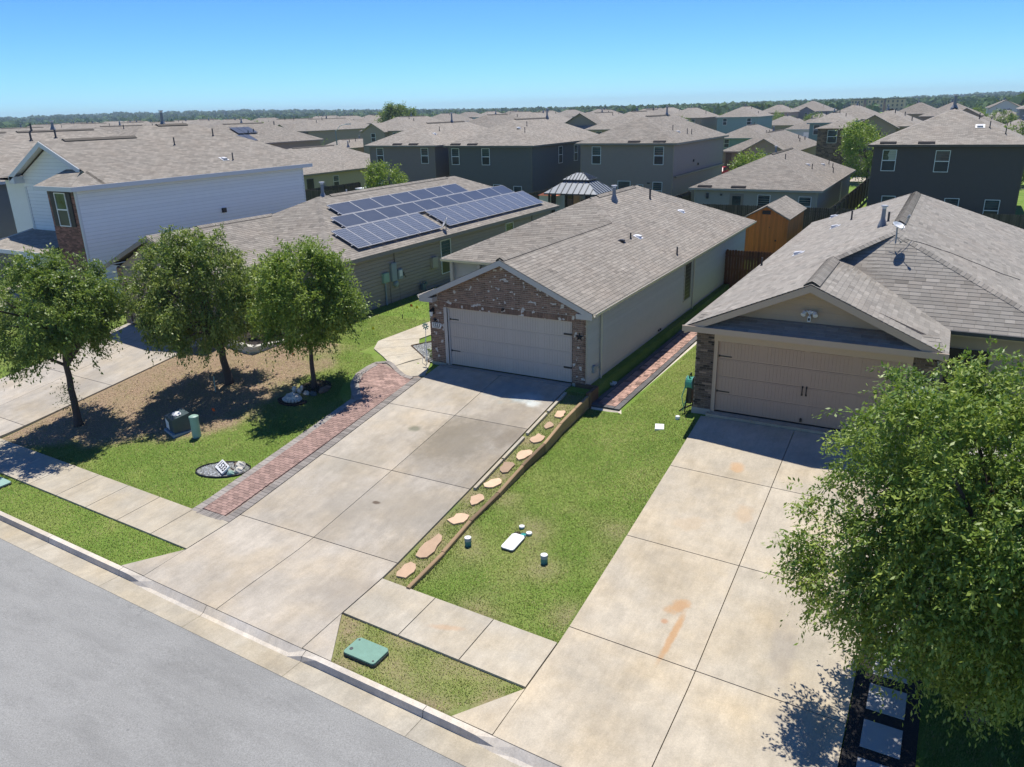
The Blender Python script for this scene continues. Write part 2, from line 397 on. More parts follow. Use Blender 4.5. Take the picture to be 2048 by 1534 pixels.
def lay(name, mats, parent, P, U, Vv, pieces, rects, hfun, limit=300, sink=-.002, near=True, mi=None):
    """tiles: rects [(u0,v0,u1,v1,tone,mat)] clipped to convex pieces, laid in the plane P,U,V.
    the `limit` nearest ones become objects of their own, the rest one joined part"""
    P, U, Vv = Vector(P), Vector(U).normalized(), Vector(Vv).normalized(); N = U.cross(Vv)
    pieces = [ccw(p) for p in pieces]; items = []
    for (u0, v0, u1, v1, tone, mt) in rects:
        for pc in pieces:
            q = clip([(u0, v0), (u1, v0), (u1, v1), (u0, v1)], pc)
            if len(q) < 3: continue
            # drop double points
            qq = [q[i] for i in range(len(q)) if math.hypot(q[i][0]-q[i-1][0], q[i][1]-q[i-1][1]) > 1e-4]
            if len(qq) < 3 or abs(area(qq)) < 2e-4: continue
            full = len(qq) == 4 and abs(abs(area(qq))-(u1-u0)*(v1-v0)) < 1e-5
            c = P+U*(u0+u1)/2+Vv*(v0+v1)/2
            items.append(((c-Vector(CAM)).length, qq, (u0, v0, u1, v1), tone, mt, full))
    items.sort(key=lambda t: t[0]); cache = {}; rest = MB(); o3 = wpos(parent); made = []
    M3 = Matrix((U, Vv, N)).transposed().to_4x4()
    for k, (d, q, r, tone, mt, full) in enumerate(items):
        def prismv(mb, q, ox, oy, tr):
            n = len(q); top = []; bot = []
            for (a, b) in q:
                top.append(tr(a, b, hfun(b-r[1]))); bot.append(tr(a, b, sink))
            mb.raw(top+bot, [tuple(range(n))]+[((i+1) % n, i, n+i, n+(i+1) % n) for i in range(n)], tone)
        if k < limit:
            key = (round(r[2]-r[0], 3), round(r[3]-r[1], 3), round(tone, 2), mt) if full else None
            if key in cache and full: me = cache[key]
            else:
                mb = MB(); prismv(mb, q, 0, 0, lambda a, b, h: (a-r[0], b-r[1], h))
                me = bpy.data.meshes.new(name); me.from_pydata(mb.v, [], mb.f); me.materials.append(mats[mt])
                if tone: me.attributes.new('tone', 'FLOAT', 'FACE').data.foreach_set('value', mb.t)
                me.update()
                if full: cache[key] = me
            o = bpy.data.objects.new(name, me); m = M3.copy(); m.translation = P+U*r[0]+Vv*r[1]-o3
            o.matrix_local = m; finish(o, parent); o.matrix_local = m; made.append(o)
        else:
            rest.cur = mt; prismv(rest, q, 0, 0, lambda a, b, h: P+U*a+Vv*b+N*h)
    if rest.f: rest.build(name, mats, parent, kind='stuff')
    return made

# ---------------------------------------------------------------- terrain
YY = [8.9, 10.3, 11.7, 12.3, 15.57, 18.85, 21.6, 26, 400]
ZZ = [-1.5, -1.47, -1.42, -1.36, -.92, -.45, -.04, -.04, -.04]
def yp(x, y): return y+.042*(x+10.2)
def yinv(x, q): return q-.042*(x+10.2)
def base(x, y): return float(np.interp(yp(x, y), YY, ZZ))
def sst(a, b, t):
    t = min(1., max(0., (t-a)/(b-a))); return t*t*(3-2*t)
def hard(x, q):
    """places covered by concrete, in street coordinates"""
    if q < 9.072: return True
    for (a, b, fl, e) in ((-15.42, -10.2, .9, 21.5), (-5.62, -.3, .9, 21.0), (-32.4, -27.15, 0, 22), (-45.4, -40.2, 0, 22)):
        if a+.05 < x < b-.05 and q < e: return True
    if 10.35 < q < 11.68: return True
    return False
def zg(x, y):
    Y = yp(x, y)
    if Y < 9.072: return -1.85
    z = base(x, y)-.03
    if -9.37 < x < -5.4: z -= .34*sst(14, 21.3, Y)*(1-sst(-8.6, -5.7, x))
    if y > 60: z -= .02
    return z
def pnoise(x, y, s=1.0):
    return (math.sin(x*1.7*s+1.3*math.sin(y*1.1*s))+math.sin(y*2.1*s+1.7*math.sin(x*.9*s+2))+math.sin((x+y)*1.3*s+.7))/3
def dry(x, y):
    if -10.25 < x < -9.4 and 11.3 < y < 21.3: return .5+.35*pnoise(x*4, y*3)
    if 9 < yp(x, y) < 10.4 and x > -10.3 and x < -5: return max(0, .42+.45*pnoise(x*3, y*3))
    if -9.4 < x < -5.6 and y < 16: return max(0, .5*pnoise(x*2+1, y*1.9+2)+.12)
    if not (-27.2 < x < -17.2 and 11.9 < y < 22.6): return 0.
    # right/lower boundary of litter
    b = np.interp(y, [12.3, 13.2, 14.2, 15.5, 17, 18.7, 20, 22.5], [-25.6, -23.6, -21.6, -19.9, -19.2, -19.6, -19.2, -20.8])
    return (1-sst(-1.2, 1.0, x-b+.9*pnoise(x, y, 1.3)+.5*pnoise(x*3, y*3)))*(.93+.07*pnoise(x*2.3+5, y*2.9+1))
# everything flat that is not grass (for the blades): list of (x0,x1,yp0,yp1)
def on_hard(x, y):
    Y = yp(x, y)
    if Y < 9.1: return True
    if -15.55 < x < -10.1 and Y < 22.1: return True
    if -5.64 < x < -.0 and Y < 22: return True
    if -32.5 < x < -27.0+.4*(y-12)/8 and Y < 22.5: return True
    if 10.33 < Y < 11.72: return True
    if -16.95 < x < -15.4 and Y > 11.6 and y < 18.6: return True
    if (x+16.2)**2/1.9**2+(y-20.2)**2/1.9**2 < 1: return True
    if y > 19.5 and x > -19.0 and x < -15.5 and y > 22.3-.9*(x+19) and y < 30: return True
    if y > 22 and -19.3 < x < -9.7: return True
    if x > -10.25 and x < -9.2 and False: return True
    if -9.35 < x < -8.1 and 21.2 < y < 33.2: return True
    if y > 21 and x > -6.0: return True
    if y > 21.9 and x < -23.05: return True
    # driveway aprons
    if Y < 10.35 and (x < -15.3 and x > -15.4-(10.35-Y)*.9 or -9.35-.1 > x > -10.3 and x < -10.2+(10.35-Y)*.7 or -5.6-(10.35-Y)*.9 < x < -5.5): return True
    if (x+17.75)**2/.75**2+(y-13.78)**2/.45**2 < 1: return True
    if -.3 < x < .85 and Y < 18: return True
    return False

def grid_ground():
    xs = np.unique(np.concatenate([np.linspace(-9000, -600, 12), np.linspace(-600, -90, 18), np.linspace(-90, -34, 29), np.arange(-34, 4.01, .25), np.linspace(4, 40, 12), np.linspace(40, 400, 12), np.linspace(400, 9000, 12)]))
    xs = np.unique(np.concatenate([xs, [-9.38, -9.36, -15.40, -15.36, -10.26, -10.22, -5.6, -5.56, -.36, -.32]]))
    ys = np.unique(np.concatenate([np.linspace(-400, 0, 5), np.linspace(0, 8.2, 4), np.arange(8.2, 24, .25), np.linspace(24, 60, 25), np.linspace(60, 700, 30), np.linspace(700, 9000, 14), [9.06, 9.08, 10.33, 10.37, 11.66, 11.70, 12.3, 15.57, 18.85, 21.6]]))
    X, Q = np.meshgrid(xs, ys); nx, ny = len(xs), len(ys)
    Y = Q-.042*(np.clip(X, -90, 40)+10.2)*np.clip((60-Q)/36, 0, 1)
    Z = np.array([[zg(min(40, max(-90, X[j, i])), Y[j, i]) if Q[j, i] < 70 else -.09 for i in range(nx)] for j in range(ny)])
    Hd = np.array([[hard(X[j, i], Q[j, i]) and Q[j, i] < 25 for i in range(nx)] for j in range(ny)])
    Z = np.where(Hd & (Q > 9.07), Z-.06, Z)
    D = np.array([[dry(X[j, i], Y[j, i]) for i in range(nx)] for j in range(ny)])
    F = np.clip((np.hypot(X, Y)-130)/200, 0, 1)
    Z = Z-.5*np.clip((Y-60)/60, 0, 1)
    v = np.stack([X, Y, Z], -1).reshape(-1, 3)
    i = np.arange((ny-1)*(nx-1)); r, c = i//(nx-1), i % (nx-1); a = r*nx+c
    f = np.stack([a, a+1, a+nx+1, a+nx], -1)
    me = bpy.data.meshes.new('ground'); me.from_pydata(v.tolist(), [], f.tolist()); me.materials.append(m_ground)
    me.attributes.new('dry', 'FLOAT', 'POINT').data.foreach_set('value', D.ravel())
    me.attributes.new('far', 'FLOAT', 'POINT').data.foreach_set('value', F.ravel())
    me.polygons.foreach_set('use_smooth', [True]*len(f))
    o = bpy.data.objects.new('ground', me); COL.objects.link(o); o['kind'] = 'structure'
grid_ground()

def quads(name, P4, mat, tone=None, kind=None, parent=None, tri=False):
    """P4: (n,k,3) array of faces"""
    n, k, _ = P4.shape
    me = bpy.data.meshes.new(name); me.vertices.add(n*k); me.vertices.foreach_set('co', P4.reshape(-1).astype(np.float32))
    me.loops.add(n*k); me.loops.foreach_set('vertex_index', np.arange(n*k, dtype=np.int32))
    me.polygons.add(n); me.polygons.foreach_set('loop_start', np.arange(0, n*k, k, dtype=np.int32)); me.polygons.foreach_set('loop_total', np.full(n, k, dtype=np.int32))
    me.materials.append(mat); me.update(calc_edges=True)
    if tone is not None: me.attributes.new('tone', 'FLOAT', 'FACE').data.foreach_set('value', tone.astype(np.float32))
    o = bpy.data.objects.new(name, me)
    if kind: o['kind'] = kind
    if parent is not None: o['_o'] = tuple(wpos(parent))
    finish(o, parent); return o

# grass blades on the lawns that are near the camera
def grass():
    P = []; T = []
    def scatter(x0, x1, y0, y1, dens, h):
        n = int((x1-x0)*(y1-y0)*dens); xs = rng.uniform(x0, x1, n); ys = rng.uniform(y0, y1, n)
        for x, y in zip(xs, ys):
            if on_hard(x, y): continue
            d = dry(x, y)
            if d > .35 and random.random() < d*.93: continue
            if -17.2 < x < -5 and y > 21.5 and False: continue
            big = pnoise(x*.9, y*.9)*.5+pnoise(x*2.7+3, y*2.7)*.35
            z = zg(x, y); a = random.uniform(0, 6.283); hh = h*random.uniform(.6, 1.3); wd = .012
            ca, sa = math.cos(a), math.sin(a); lean = random.uniform(-.03, .03)
            P.append(((x-wd*ca, y-wd*sa, z-.005), (x+wd*ca, y+wd*sa, z-.005), (x-lean*sa*1.3, y+lean*ca, z+hh)))
            tn = .42+.38*big+random.uniform(-.25, .27)+(.35 if random.random() < .13+.25*max(0, pnoise(x*2+9, y*2.3+4)) else 0)+.3*d
            T.append(min(1, max(0, tn)))
    scatter(-10.3, -9.25, 9.0, 10.5, 2600, .03); scatter(-9.25, -5.5, 8.7, 30, 2500, .024)
    scatter(-10.3, -9.2, 11.4, 21.5, 2000, .035)
    scatter(-24.9, -15.3, 9.1, 27, 1500, .028)
    scatter(-38, -24.9, 9.2, 22, 350, .05)
    scatter(-9.8, -5.9, 30, 40, 500, .03)
    scatter(-23.2, -16, 27, 44, 200, .05)
    scatter(.6, 3.5, 9, 14, 1200, .05)
    quads('grass', np.array(P), m_grass, np.array(T), 'stuff')
    # leaf litter
    P = []; T = []
    for _ in range(26000):
        x = random.uniform(-27, -18); y = random.uniform(12, 22.5)
        if on_hard(x, y) or random.random() > dry(x, y): continue
        z = zg(x, y)+.012; a = random.uniform(0, 6.28); s = random.uniform(.012, .028); c, q = math.cos(a)*s, math.sin(a)*s; t = random.uniform(-.008, .012)
        P.append(((x-c, y-q, z), (x+q*.6, y-c*.6, z+t), (x+c, y+q, z+t), (x-q*.6, y+c*.6, z))); T.append(random.uniform(-.6, .7))
    quads('leaf_litter', np.array(P), m_litter, np.array(T), 'stuff')
grass()

# ---------------------------------------------------------------- street, kerb, sidewalks, driveways
def strip(mb, x0, x1, q0, q1, z0, z1, n=1, tone=None, z2=None):
    """sheet between street coordinates q0..q1; z at q0 = z0, at q1 = z1"""
    for i in range(n):
        a = x0+(x1-x0)*i/n; b = x0+(x1-x0)*(i+1)/n
        mb.face([(a, yinv(a, q0), z0), (b, yinv(b, q0), z0), (b, yinv(b, q1), z1), (a, yinv(a, q1), z1)], tone)
mb = MB()
strip(mb, -90, 40, -6, 2.5, -1.56, -1.46, 20); strip(mb, -90, 40, 2.5, 8.42, -1.46, -1.64, 20)
mb.build('road', m_asphalt)['kind'] = 'structure'
mb = MB()
x = -62.0
while x < 22:
    a, b = x+.004, x+3.05
    mb.tone = random.uniform(-.06, .06)
    strip(mb, a, b, 8.40, 8.93, -1.632, -1.655)
    mb.face([(a, yinv(a, 8.40), -1.632), (a, yinv(a, 8.40), -1.70), (b, yinv(b, 8.40), -1.70), (b, yinv(b, 8.40), -1.632)])
    x += 3.054
mb.build('gutter', m_gutter)['kind'] = 'structure'
# kerb : profile that dips at the driveways
def kerb_h(x):
    for (a, b) in ((-15.9, -9.7), (-6.1, .4), (-32.9, -26.6)):
        if a < x < b: return 1-sst(a, a+.9, x)*(1-sst(b-.9, b, x))
    return 1.
kb = thing('curb', 'x', 'x'); del kb['label']; del kb['category']; kb['kind'] = 'structure'
x = -62.0
while x < 22:
    mb = MB(); n = 8; prev = None; tone = random.uniform(-.07, .07)
    for i in range(n+1):
        xx = x+.004+(3.05-.008)*i/n; h = kerb_h(xx); zt = -1.632+.125*h; zb = -1.655
        f0 = 8.93-.06*(1-h); top0 = 8.93+.03
        ring = [(xx, yinv(xx, f0), zb), (xx, yinv(xx, top0), zt), (xx, yinv(xx, 9.085), -1.503-.012*(1-h)), (xx, yinv(xx, 9.08), -1.7)]
        if prev:
            for k in range(3): mb.face([prev[k], ring[k], ring[k+1], prev[k+1]], tone)
        prev = ring
    o = mb.build('curb_stone', m_curb, kb, smooth=False); x += 3.054

def slab(parent, poly, mat, zf=base, lift=.02, th=.12, tone=0., name='slab', sub=6, gap=.014):
    """concrete slab following the slope; poly = 4 corners (x,y) ccw"""
    cx = sum(p[0] for p in poly)/len(poly); cy = sum(p[1] for p in poly)/len(poly)
    q = []
    for (x, y) in poly:
        d = math.hypot(x-cx, y-cy); q.append((x-(x-cx)/d*gap, y-(y-cy)/d*gap))
    mb = MB(); mb.tone = tone
    n = sub
    def pt(s, t):
        a = [q[0][i]+(q[1][i]-q[0][i])*s for i in (0, 1)]; b = [q[3][i]+(q[2][i]-q[3][i])*s for i in (0, 1)]
        return a[0]+(b[0]-a[0])*t, a[1]+(b[1]-a[1])*t
    if len(q) == 4:
        G = [[pt(i/1., j/n) for i in (0, 1)] for j in range(n+1)]
        tops = [[(x, y, zf(x, y)+lift) for x, y in row] for row in G]
        for j in range(n): mb.face([tops[j][0], tops[j][1], tops[j+1][1], tops[j+1][0]])
        ring = [r[0] for r in tops]+[r[1] for r in tops][::-1]
    else:
        ring = [(x, y, zf(x, y)+lift) for x, y in q]; mb.face(ring)
    for i in range(len(ring)):
        a, b = ring[i-1], ring[i]; mb.face([a, b, (b[0], b[1], b[2]-th), (a[0], a[1], a[2]-th)])
    return mb.build(name, mat, parent)
def setting(name):
    o = bpy.data.objects.new(name, None); COL.objects.link(o); o['kind'] = 'structure'; o['_o'] = (0, 0, 0); return o

drive = setting('driveway')
def zapron(x, y):      # driveway fall to the lowered kerb
    Y = yp(x, y)
    return base(x, y)-(.0 if Y > 10 else .028*(10-Y)/1.0)
XL, XM, XR = -15.42, -12.82, -10.2
js = [9.08, 12.21, 15.46, 18.78]
tn = [[.03, .0], [-.02, -.10], [.03, -.2], [.0, -.06]]
for k in range(4):
    for c, (a, b) in enumerate(((XL, XM), (XM, XR))):
        y0 = [yinv(x, js[k]) for x in (a, b)] if k == 0 else [js[k]+.08, js[k]+.08]
        y1 = [js[k+1]+.08]*2 if k < 3 else [21.78, 21.78]
        if k == 3 and c == 0:
            slab(drive, [(a, y0[0]), (b, y0[1]), (b, y1[1]), (-15.42, y1[0])], m_conc, zapron, tone=tn[k][c])
        else: slab(drive, [(a, y0[0]), (b, y0[1]), (b, y1[1]), (a, y1[0])], m_conc, zapron, tone=tn[k][c])
slab(drive, [(-15.42, 21.80), (-10.2, 21.80), (-10.2, 22.1), (-15.42, 22.1)], m_conc, base, tone=-.05, sub=1)
slab(drive, [(XL-.9, yinv(XL-.9, 9.09)), (XL, yinv(XL, 9.09)), (XL, yinv(XL, 10.31))], m_conc, zapron, tone=-.04)
slab(drive, [(XR, yinv(XR, 9.09)), (XR+.8, yinv(XR+.8, 9.09)), (XR, yinv(XR, 10.31))], m_conc, zapron, tone=.02)
driver = setting('driveway')
js2 = [9.08, 12.2, 15.42, 18.6]
for k in range(4):
    for c, (a, b) in enumerate(((-5.62, -2.95), (-2.95, -.3))):
        y0 = [yinv(x, js2[k]) for x in (a, b)] if k == 0 else [yinv(x, js2[k]) for x in (a, b)]
        y1 = [yinv(x, js2[k+1]) for x in (a, b)] if k < 3 else [21.22, 21.22]
        slab(driver, [(a, y0[0]), (b, y0[1]), (b, y1[1]), (a, y1[0])], m_conc_r, zapron, tone=[.03, 0, .02, -.03, .01, .04, -.02, 0][k*2+c])
slab(driver, [(-5.5, 21.24), (-.3, 21.24), (-.3, 21.5), (-5.5, 21.5)], m_conc_r, base, lift=.1, tone=-.08, sub=1)
slab(driver, [(-6.5, yinv(-6.5, 9.09)), (-5.62, yinv(-5.62, 9.09)), (-5.62, yinv(-5.62, 10.31))], m_conc_r, zapron, tone=.02)
drivel = setting('driveway')
for k, (a0, a1) in enumerate(((9.08, 12.6), (12.6, 15.9), (15.9, 19.2), (19.2, 22.7))):
    for c, (a, b) in enumerate(((-32.4, -29.75), (-29.75, -27.15))):
        g = lambda x, q: x+(.06*(q-12) if x > -28 else 0)
        slab(drivel, [(g(a, a0), yinv(a, a0)), (g(b, a0), yinv(b, a0)), (g(b, a1), yinv(b, a1)), (g(a, a1), yinv(a, a1))], m_conc_l, zapron, tone=random.uniform(-.06, .05))
drivew = setting('driveway')
for k, (a0, a1) in enumerate(((9.08, 12.6), (12.6, 15.9), (15.9, 19.2), (19.2, 22.7))):
    for c, (a, b) in enumerate(((-45.4, -42.8), (-42.8, -40.2))):
        slab(drivew, [(a, yinv(a, a0)), (b, yinv(b, a0)), (b, yinv(b, a1)), (a, yinv(a, a1))], m_conc_l, zapron, tone=random.uniform(-.06, .05))
side = setting('sidewalk')
def walk_run(x0, x1, n, t=.03):
    for i in range(n):
        a = x0+(x1-x0)*i/n; b = x0+(x1-x0)*(i+1)/n
        slab(side, [(a, yinv(a, 10.33)), (b, yinv(b, 10.33)), (b, yinv(b, 11.7)), (a, yinv(a, 11.7))], m_walk, base, tone=random.uniform(-t, t), name='paving_slab', sub=2)
walk_run(XR+.01, -5.63, 3); walk_run(-27.1, XL-.01, 8, .05); walk_run(-40.1, -32.5, 6); walk_run(-62, -45.5, 11)

# front walk (cream) of the middle house
walk = setting('path')
WPts = [(-18.95, 22.5), (-16.12, 20.62), (-15.45, 21.0), (-15.87, 21.95), (-17.25, 22.95), (-17.9, 23.9)]
slab(walk, [(-18.95, 22.5), (-17.95, 21.83), (-17.0, 22.83), (-17.55, 23.6)], m_walk, base, tone=.1)
slab(walk, [(-17.95, 21.83), (-17.05, 21.23), (-16.42, 22.38), (-17.0, 22.83)], m_walk, base, tone=.12)
slab(walk, [(-17.05, 21.23), (-16.12, 20.62), (-15.45, 21.0), (-15.83, 21.9), (-16.42, 22.38)], m_walk, base, tone=.08)
slab(walk, [(-18.95, 22.5), (-17.55, 23.6), (-18.1, 24.4), (-19.45, 23.4)], m_walk, base, tone=.1)
slab(walk, [(-19.45, 23.4), (-18.1, 24.4), (-17.7, 28.3), (-19.2, 28.3)], m_walk, base, tone=.08)
# pavers: herringbone-like red brick path with grey borders
path = setting('brick_path')
def paver_h(z): return lambda b: z
# ground plane tiles follow slope: piecewise planes in y
def lay_ground(name, mats, parent, rects, pieces, zf, lift, limit, sink=-.05, xref=-16):
    """tiles given in plan, each at its own height"""
    its = []
    for (x0, y0, x1, y1, tone, mt) in rects:
        for pc in pieces:
            q = clip([(x0, y0), (x1, y0), (x1, y1), (x0, y1)], ccw(pc))
            if len(q) < 3 or abs(area(q)) < 1.2e-3: continue
            its.append((math.hypot((x0+x1)/2, (y0+y1)/2), q, tone, mt))
    its.sort(key=lambda t: t[0]); rest = MB()
    for k, (d, q, tone, mt) in enumerate(its):
        h = lift+random.uniform(-.003, .003)
        t3 = [(x, y, zf(x, y)+h) for x, y in q]; b3 = [(x, y, zf(x, y)+sink) for x, y in q]; n = len(q)
        fs = [tuple(range(n))]+[((i+1) % n, i, n+i, n+(i+1) % n) for i in range(n)]
        if k < limit:
            mb = MB(); mb.raw(t3+b3, fs, tone); mb.build(name, mats[mt], parent)
        else: rest.cur = mt; rest.raw(t3+b3, fs, tone)
    if rest.f: rest.build(name, mats, parent, kind='stuff')
red = []; grey = []
def rnd(a=.25): return random.uniform(-a, a)
# straight part x -16.95..-15.45 , y 11.95..18.7; red field x -16.62..-15.75
g = .004
y = 11.9
while y < 22.6:
    off = 0 if int(round(y/.1)) % 2 else .1
    x = -18.4+off
    while x < -15.7:
        red.append((x+g, y+g, x+.2-g, y+.1-g, rnd(.22)+(.35 if abs(x+16.6)+abs(y-20.2) < .9 and random.random() < .5 else 0), 0)); x += .2
    y += .1
fieldA = [(-16.66, 11.92+.2), (-15.8, 12.08), (-15.74, 19.0), (-16.7, 18.6)]
fieldB = [(-16.7, 18.6), (-15.74, 19.0), (-15.7, 20.6), (-16.1, 20.75), (-17.3, 21.5), (-17.9, 21.2), (-17.95, 20.5), (-17.6, 19.75)]
lay_ground('brick', [m_brickpath, m_greypave], path, red, [fieldA, fieldB], base, .022, 300)
gb = []
y = 11.92
while y < 18.6:
    gb.append((-16.93, y+g, -16.67, y+.13-g, rnd(.2)+.25, 0)); y += .13
y = 11.92
while y < 20.7:
    gb.append((-15.72, y+g, -15.44, y+.13-g, rnd(.2)-.05, 0)); y += .13
for i in range(12): gb.append((-16.67+i*.08+g, 11.87, -16.67+i*.08+.08-g, 12.08, rnd(.2)-.1, 0))
lay_ground('border_paver', [m_greypave], path, gb, [[(-17, 11.8), (-15.4, 11.8), (-15.4, 21), (-17, 21)]], base, .022, 200)
# curved border pavers round the bulge
cv = [(-16.72, 18.62), (-17.2, 19.05), (-17.72, 19.6), (-18.05, 20.3), (-18.05, 20.95), (-17.95, 21.35), (-17.5, 21.6), (-17.1, 21.4), (-16.6, 21.05), (-16.15, 20.8), (-15.7, 20.72)]
def resample(pts, step):
    out = [pts[0]]; acc = 0
    for a, b in zip(pts, pts[1:]):
        L = math.hypot(b[0]-a[0], b[1]-a[1]); t = step-acc
        while t < L: out.append((a[0]+(b[0]-a[0])*t/L, a[1]+(b[1]-a[1])*t/L)); t += step
        acc = L-(t-step)
    return out
rp = resample(cv, .13)
mbw = MB()
for i, (a, b) in enumerate(zip(rp, rp[1:])):
    dx, dy = b[0]-a[0], b[1]-a[1]; L = math.hypot(dx, dy); nx, ny = -dy/L, dx/L
    wd = .3 if i < 24 else .16
    q = [(a[0]+dx*.04, a[1]+dy*.04), (b[0]-dx*.04, b[1]-dy*.04), (b[0]-dx*.04-nx*-wd*.0+nx*-.0, b[1]-dy*.04), (a[0], a[1])]
    q = [(a[0]+dx*.03, a[1]+dy*.03), (b[0]-dx*.03, b[1]-dy*.03), (b[0]-nx*wd, b[1]-ny*wd), (a[0]-nx*wd, a[1]-ny*wd)]
    mb = MB(); mb.tone = rnd(.2)+.15
    zt = base(*a)+.035
    mb.raw([(x, y, base(x, y)+.032) for x, y in q]+[(x, y, base(x, y)-.2) for x, y in q], [(3, 2, 1, 0), (0, 1, 5, 4), (1, 2, 6, 5), (2, 3, 7, 6), (3, 0, 4, 7)])
    mb.build('border_paver', m_greypave, path)
bedm = MB()
for a, b in zip(np.linspace(11.85, 18.7, 20), np.linspace(11.85, 18.7, 20)[1:]): bedm.face([(x, y, base(x, y)-.012) for x, y in [(-16.95, a), (-15.43, a), (-15.43, b), (-16.95, b)]])
bedm.face([(x, y, base(x, y)-.004) for x, y in [(-16.95, 18.7), (-15.43, 18.7), (-15.43, 20.8), (-17.4, 21.5), (-18.05, 21.1), (-18.0, 20.1)]])
bedm.build('sand_bed', m_mortar_r, path, kind='stuff')
# side path of mixed pavers
sp = setting('brick_path')
def zs(x, y): return float(np.interp(y, [21.3, 24, 30, 34], [-.40, -.39, -.36, -.33]))
rects = []; y = 21.55
while y < 33.2:
    x = -9.08
    while x < -8.46:
        w = random.choice([.155, .21, .21, .155]); w = min(w, -8.44-x)
        rects.append((x+g, y+g, x+w-g, y+.155-g, random.choice([.15, -.1, .3, .05, -.45, -.5, .2, 0])+rnd(.12), 0)); x += w
        if w < .05: break
    y += .155
lay_ground('brick', [m_pav_red], sp, rects, [[(-9.08, 21.5), (-8.44, 21.5), (-8.44, 33.2), (-9.08, 33.2)]], zs, .05, 300)
rects = []; y = 21.35
while y < 33.2:
    for (a, b) in ((-9.25, -9.09), (-8.43, -8.25)): rects.append((a, y+g, b, y+.3-g, rnd(.2), 0))
    y += .3
for i in range(3): rects.append((-9.08+i*.213, 21.36, -9.08+i*.213+.205, 21.54, rnd(.2), 0))
lay_ground('border_paver', [m_pav_dark], sp, rects, [[(-9.3, 21.3), (-8.2, 21.3), (-8.2, 33.2), (-9.3, 33.2)]], zs, .05, 100)
mb = MB()
for a, b in ((21.2, 24), (24, 30), (30, 33.2)):
    mb.face([(-8.23, a, zs(0, a)+.0), (-8.03, a, zs(0, a)-.05), (-8.03, b, zs(0, b)-.05), (-8.23, b, zs(0, b)+.0)])
mb.face([(-9.3, 21.32, zs(0, 21.3)), (-9.3, 21.12, -.56), (-8.03, 21.12, -.56), (-8.23, 21.32, zs(0, 21.3))])
mb.build('mortar_edging', m_curb, sp)

# stone-and-timber strip beside the driveway
edge = thing('timber_edging', 'row of weathered landscape timbers retaining the narrow grass strip right of the middle driveway', 'edging', (-9.35, 11.6, -1.45))
ty = [11.62, 13.0, 14.3, 15.6, 17.0, 18.2, 19.4, 20.4, 21.25]; tx = [-9.42, -9.38, -9.43, -9.36, -9.38, -9.33, -9.37, -9.34, -9.3]
for k in range(8):
    a, b = ty[k]+.01, ty[k+1]-.01; za, zb = base(-9.5, a), base(-9.5, b)
    mb = MB(); mb.tone = random.choice([-.1, .25, .1, -.3, .3, 0]); hx = .05
    xa, xb = tx[k]+rnd(.01), tx[k+1]+rnd(.01)
    vs = []
    for (x, y, z) in ((xa, a, za), (xb, b, zb)):
        zl = zg(-9.2, y)-.1
        vs += [(x-hx, y, z+.02), (x-hx, y, z+.05), (x-hx*.6, y, z+.065), (x+hx*.6, y, z+.065), (x+hx, y, z+.05), (x+hx, y, min(zl, z-.1)), (x-hx, y, min(zl, z-.1))]
    n = 7
    mb.raw(vs, [tuple(range(n))[::-1], tuple(range(n, 2*n))]+[(i, (i+1) % n, n+(i+1) % n, n+i) for i in range(n)])
    mb.build('timber', m_timber, edge)
mb = MB()
mb.obox((-9.3, 21.27, 0), (1, 0, 0), (0, 1, 0), (0, 0, 1), (-.06, .06), (0, .75), (-.55, .05)); mb.build('end_timber', m_timber_end, edge)
mb = MB(); mb.obox((-10.15, 21.95, 0), (1, 0, 0), (0, 1, 0), (0, 0, 1), (.1, .86), (0, .1), (-.4, .06)); mb.build('end_timber', m_timber_end, edge)
mb = MB()
for k in range(5):
    mb.tone = rnd(.3); a = 21.3-k*.012
    mb.tube([(-9.22, a-.02-k*.0, -.55), (-9.22, a-.02, .1)], .05, 8) if k == 0 else None
mb.build('stake', m_timber_end, edge)
# thin broken kerb strip on driveway edge
mb = MB(); mb.tone = .1
for a, b in ((15.6, 17.1), (17.15, 18.4), (18.6, 19.9), (20.0, 21.3)):
    xo = -10.08
    mb.obox((xo, a, base(xo, a)), (1, 0, 0), Vector((0, b-a, base(xo, b)-base(xo, a))).normalized(), Vector((0, 0, 1)), (-.05, .04), (0, b-a), (-.1, .05))
tag(mb.build('concrete_edging', m_gutter), 'thin broken concrete edging along the right side of the stained driveway', 'edging')
steps = [(-9.68, 20.02, .17, 0), (-9.7, 19.28, .15, .45), (-9.69, 18.46, .2, .1), (-9.66, 17.6, .21, .6), (-9.78, 16.85, .2, -.2), (-9.77, 16.03, .19, .75), (-9.79, 15.24, .19, .2), (-9.78, 14.32, .22, .6), (-9.83, 13.15, .21, -.1), (-9.83, 12.14, .22, .25)]
ordn = ['topmost', 'second', 'third', 'fourth', 'fifth', 'sixth', 'seventh', 'eighth', 'ninth', 'lowest']
look = ['squarish pale cream', 'small orange', 'pointed tan', 'cream rectangular', 'dark orange rectangular', 'white ragged', 'pinkish tan', 'pale ragged', 'long broken orange', 'tan fan shaped']
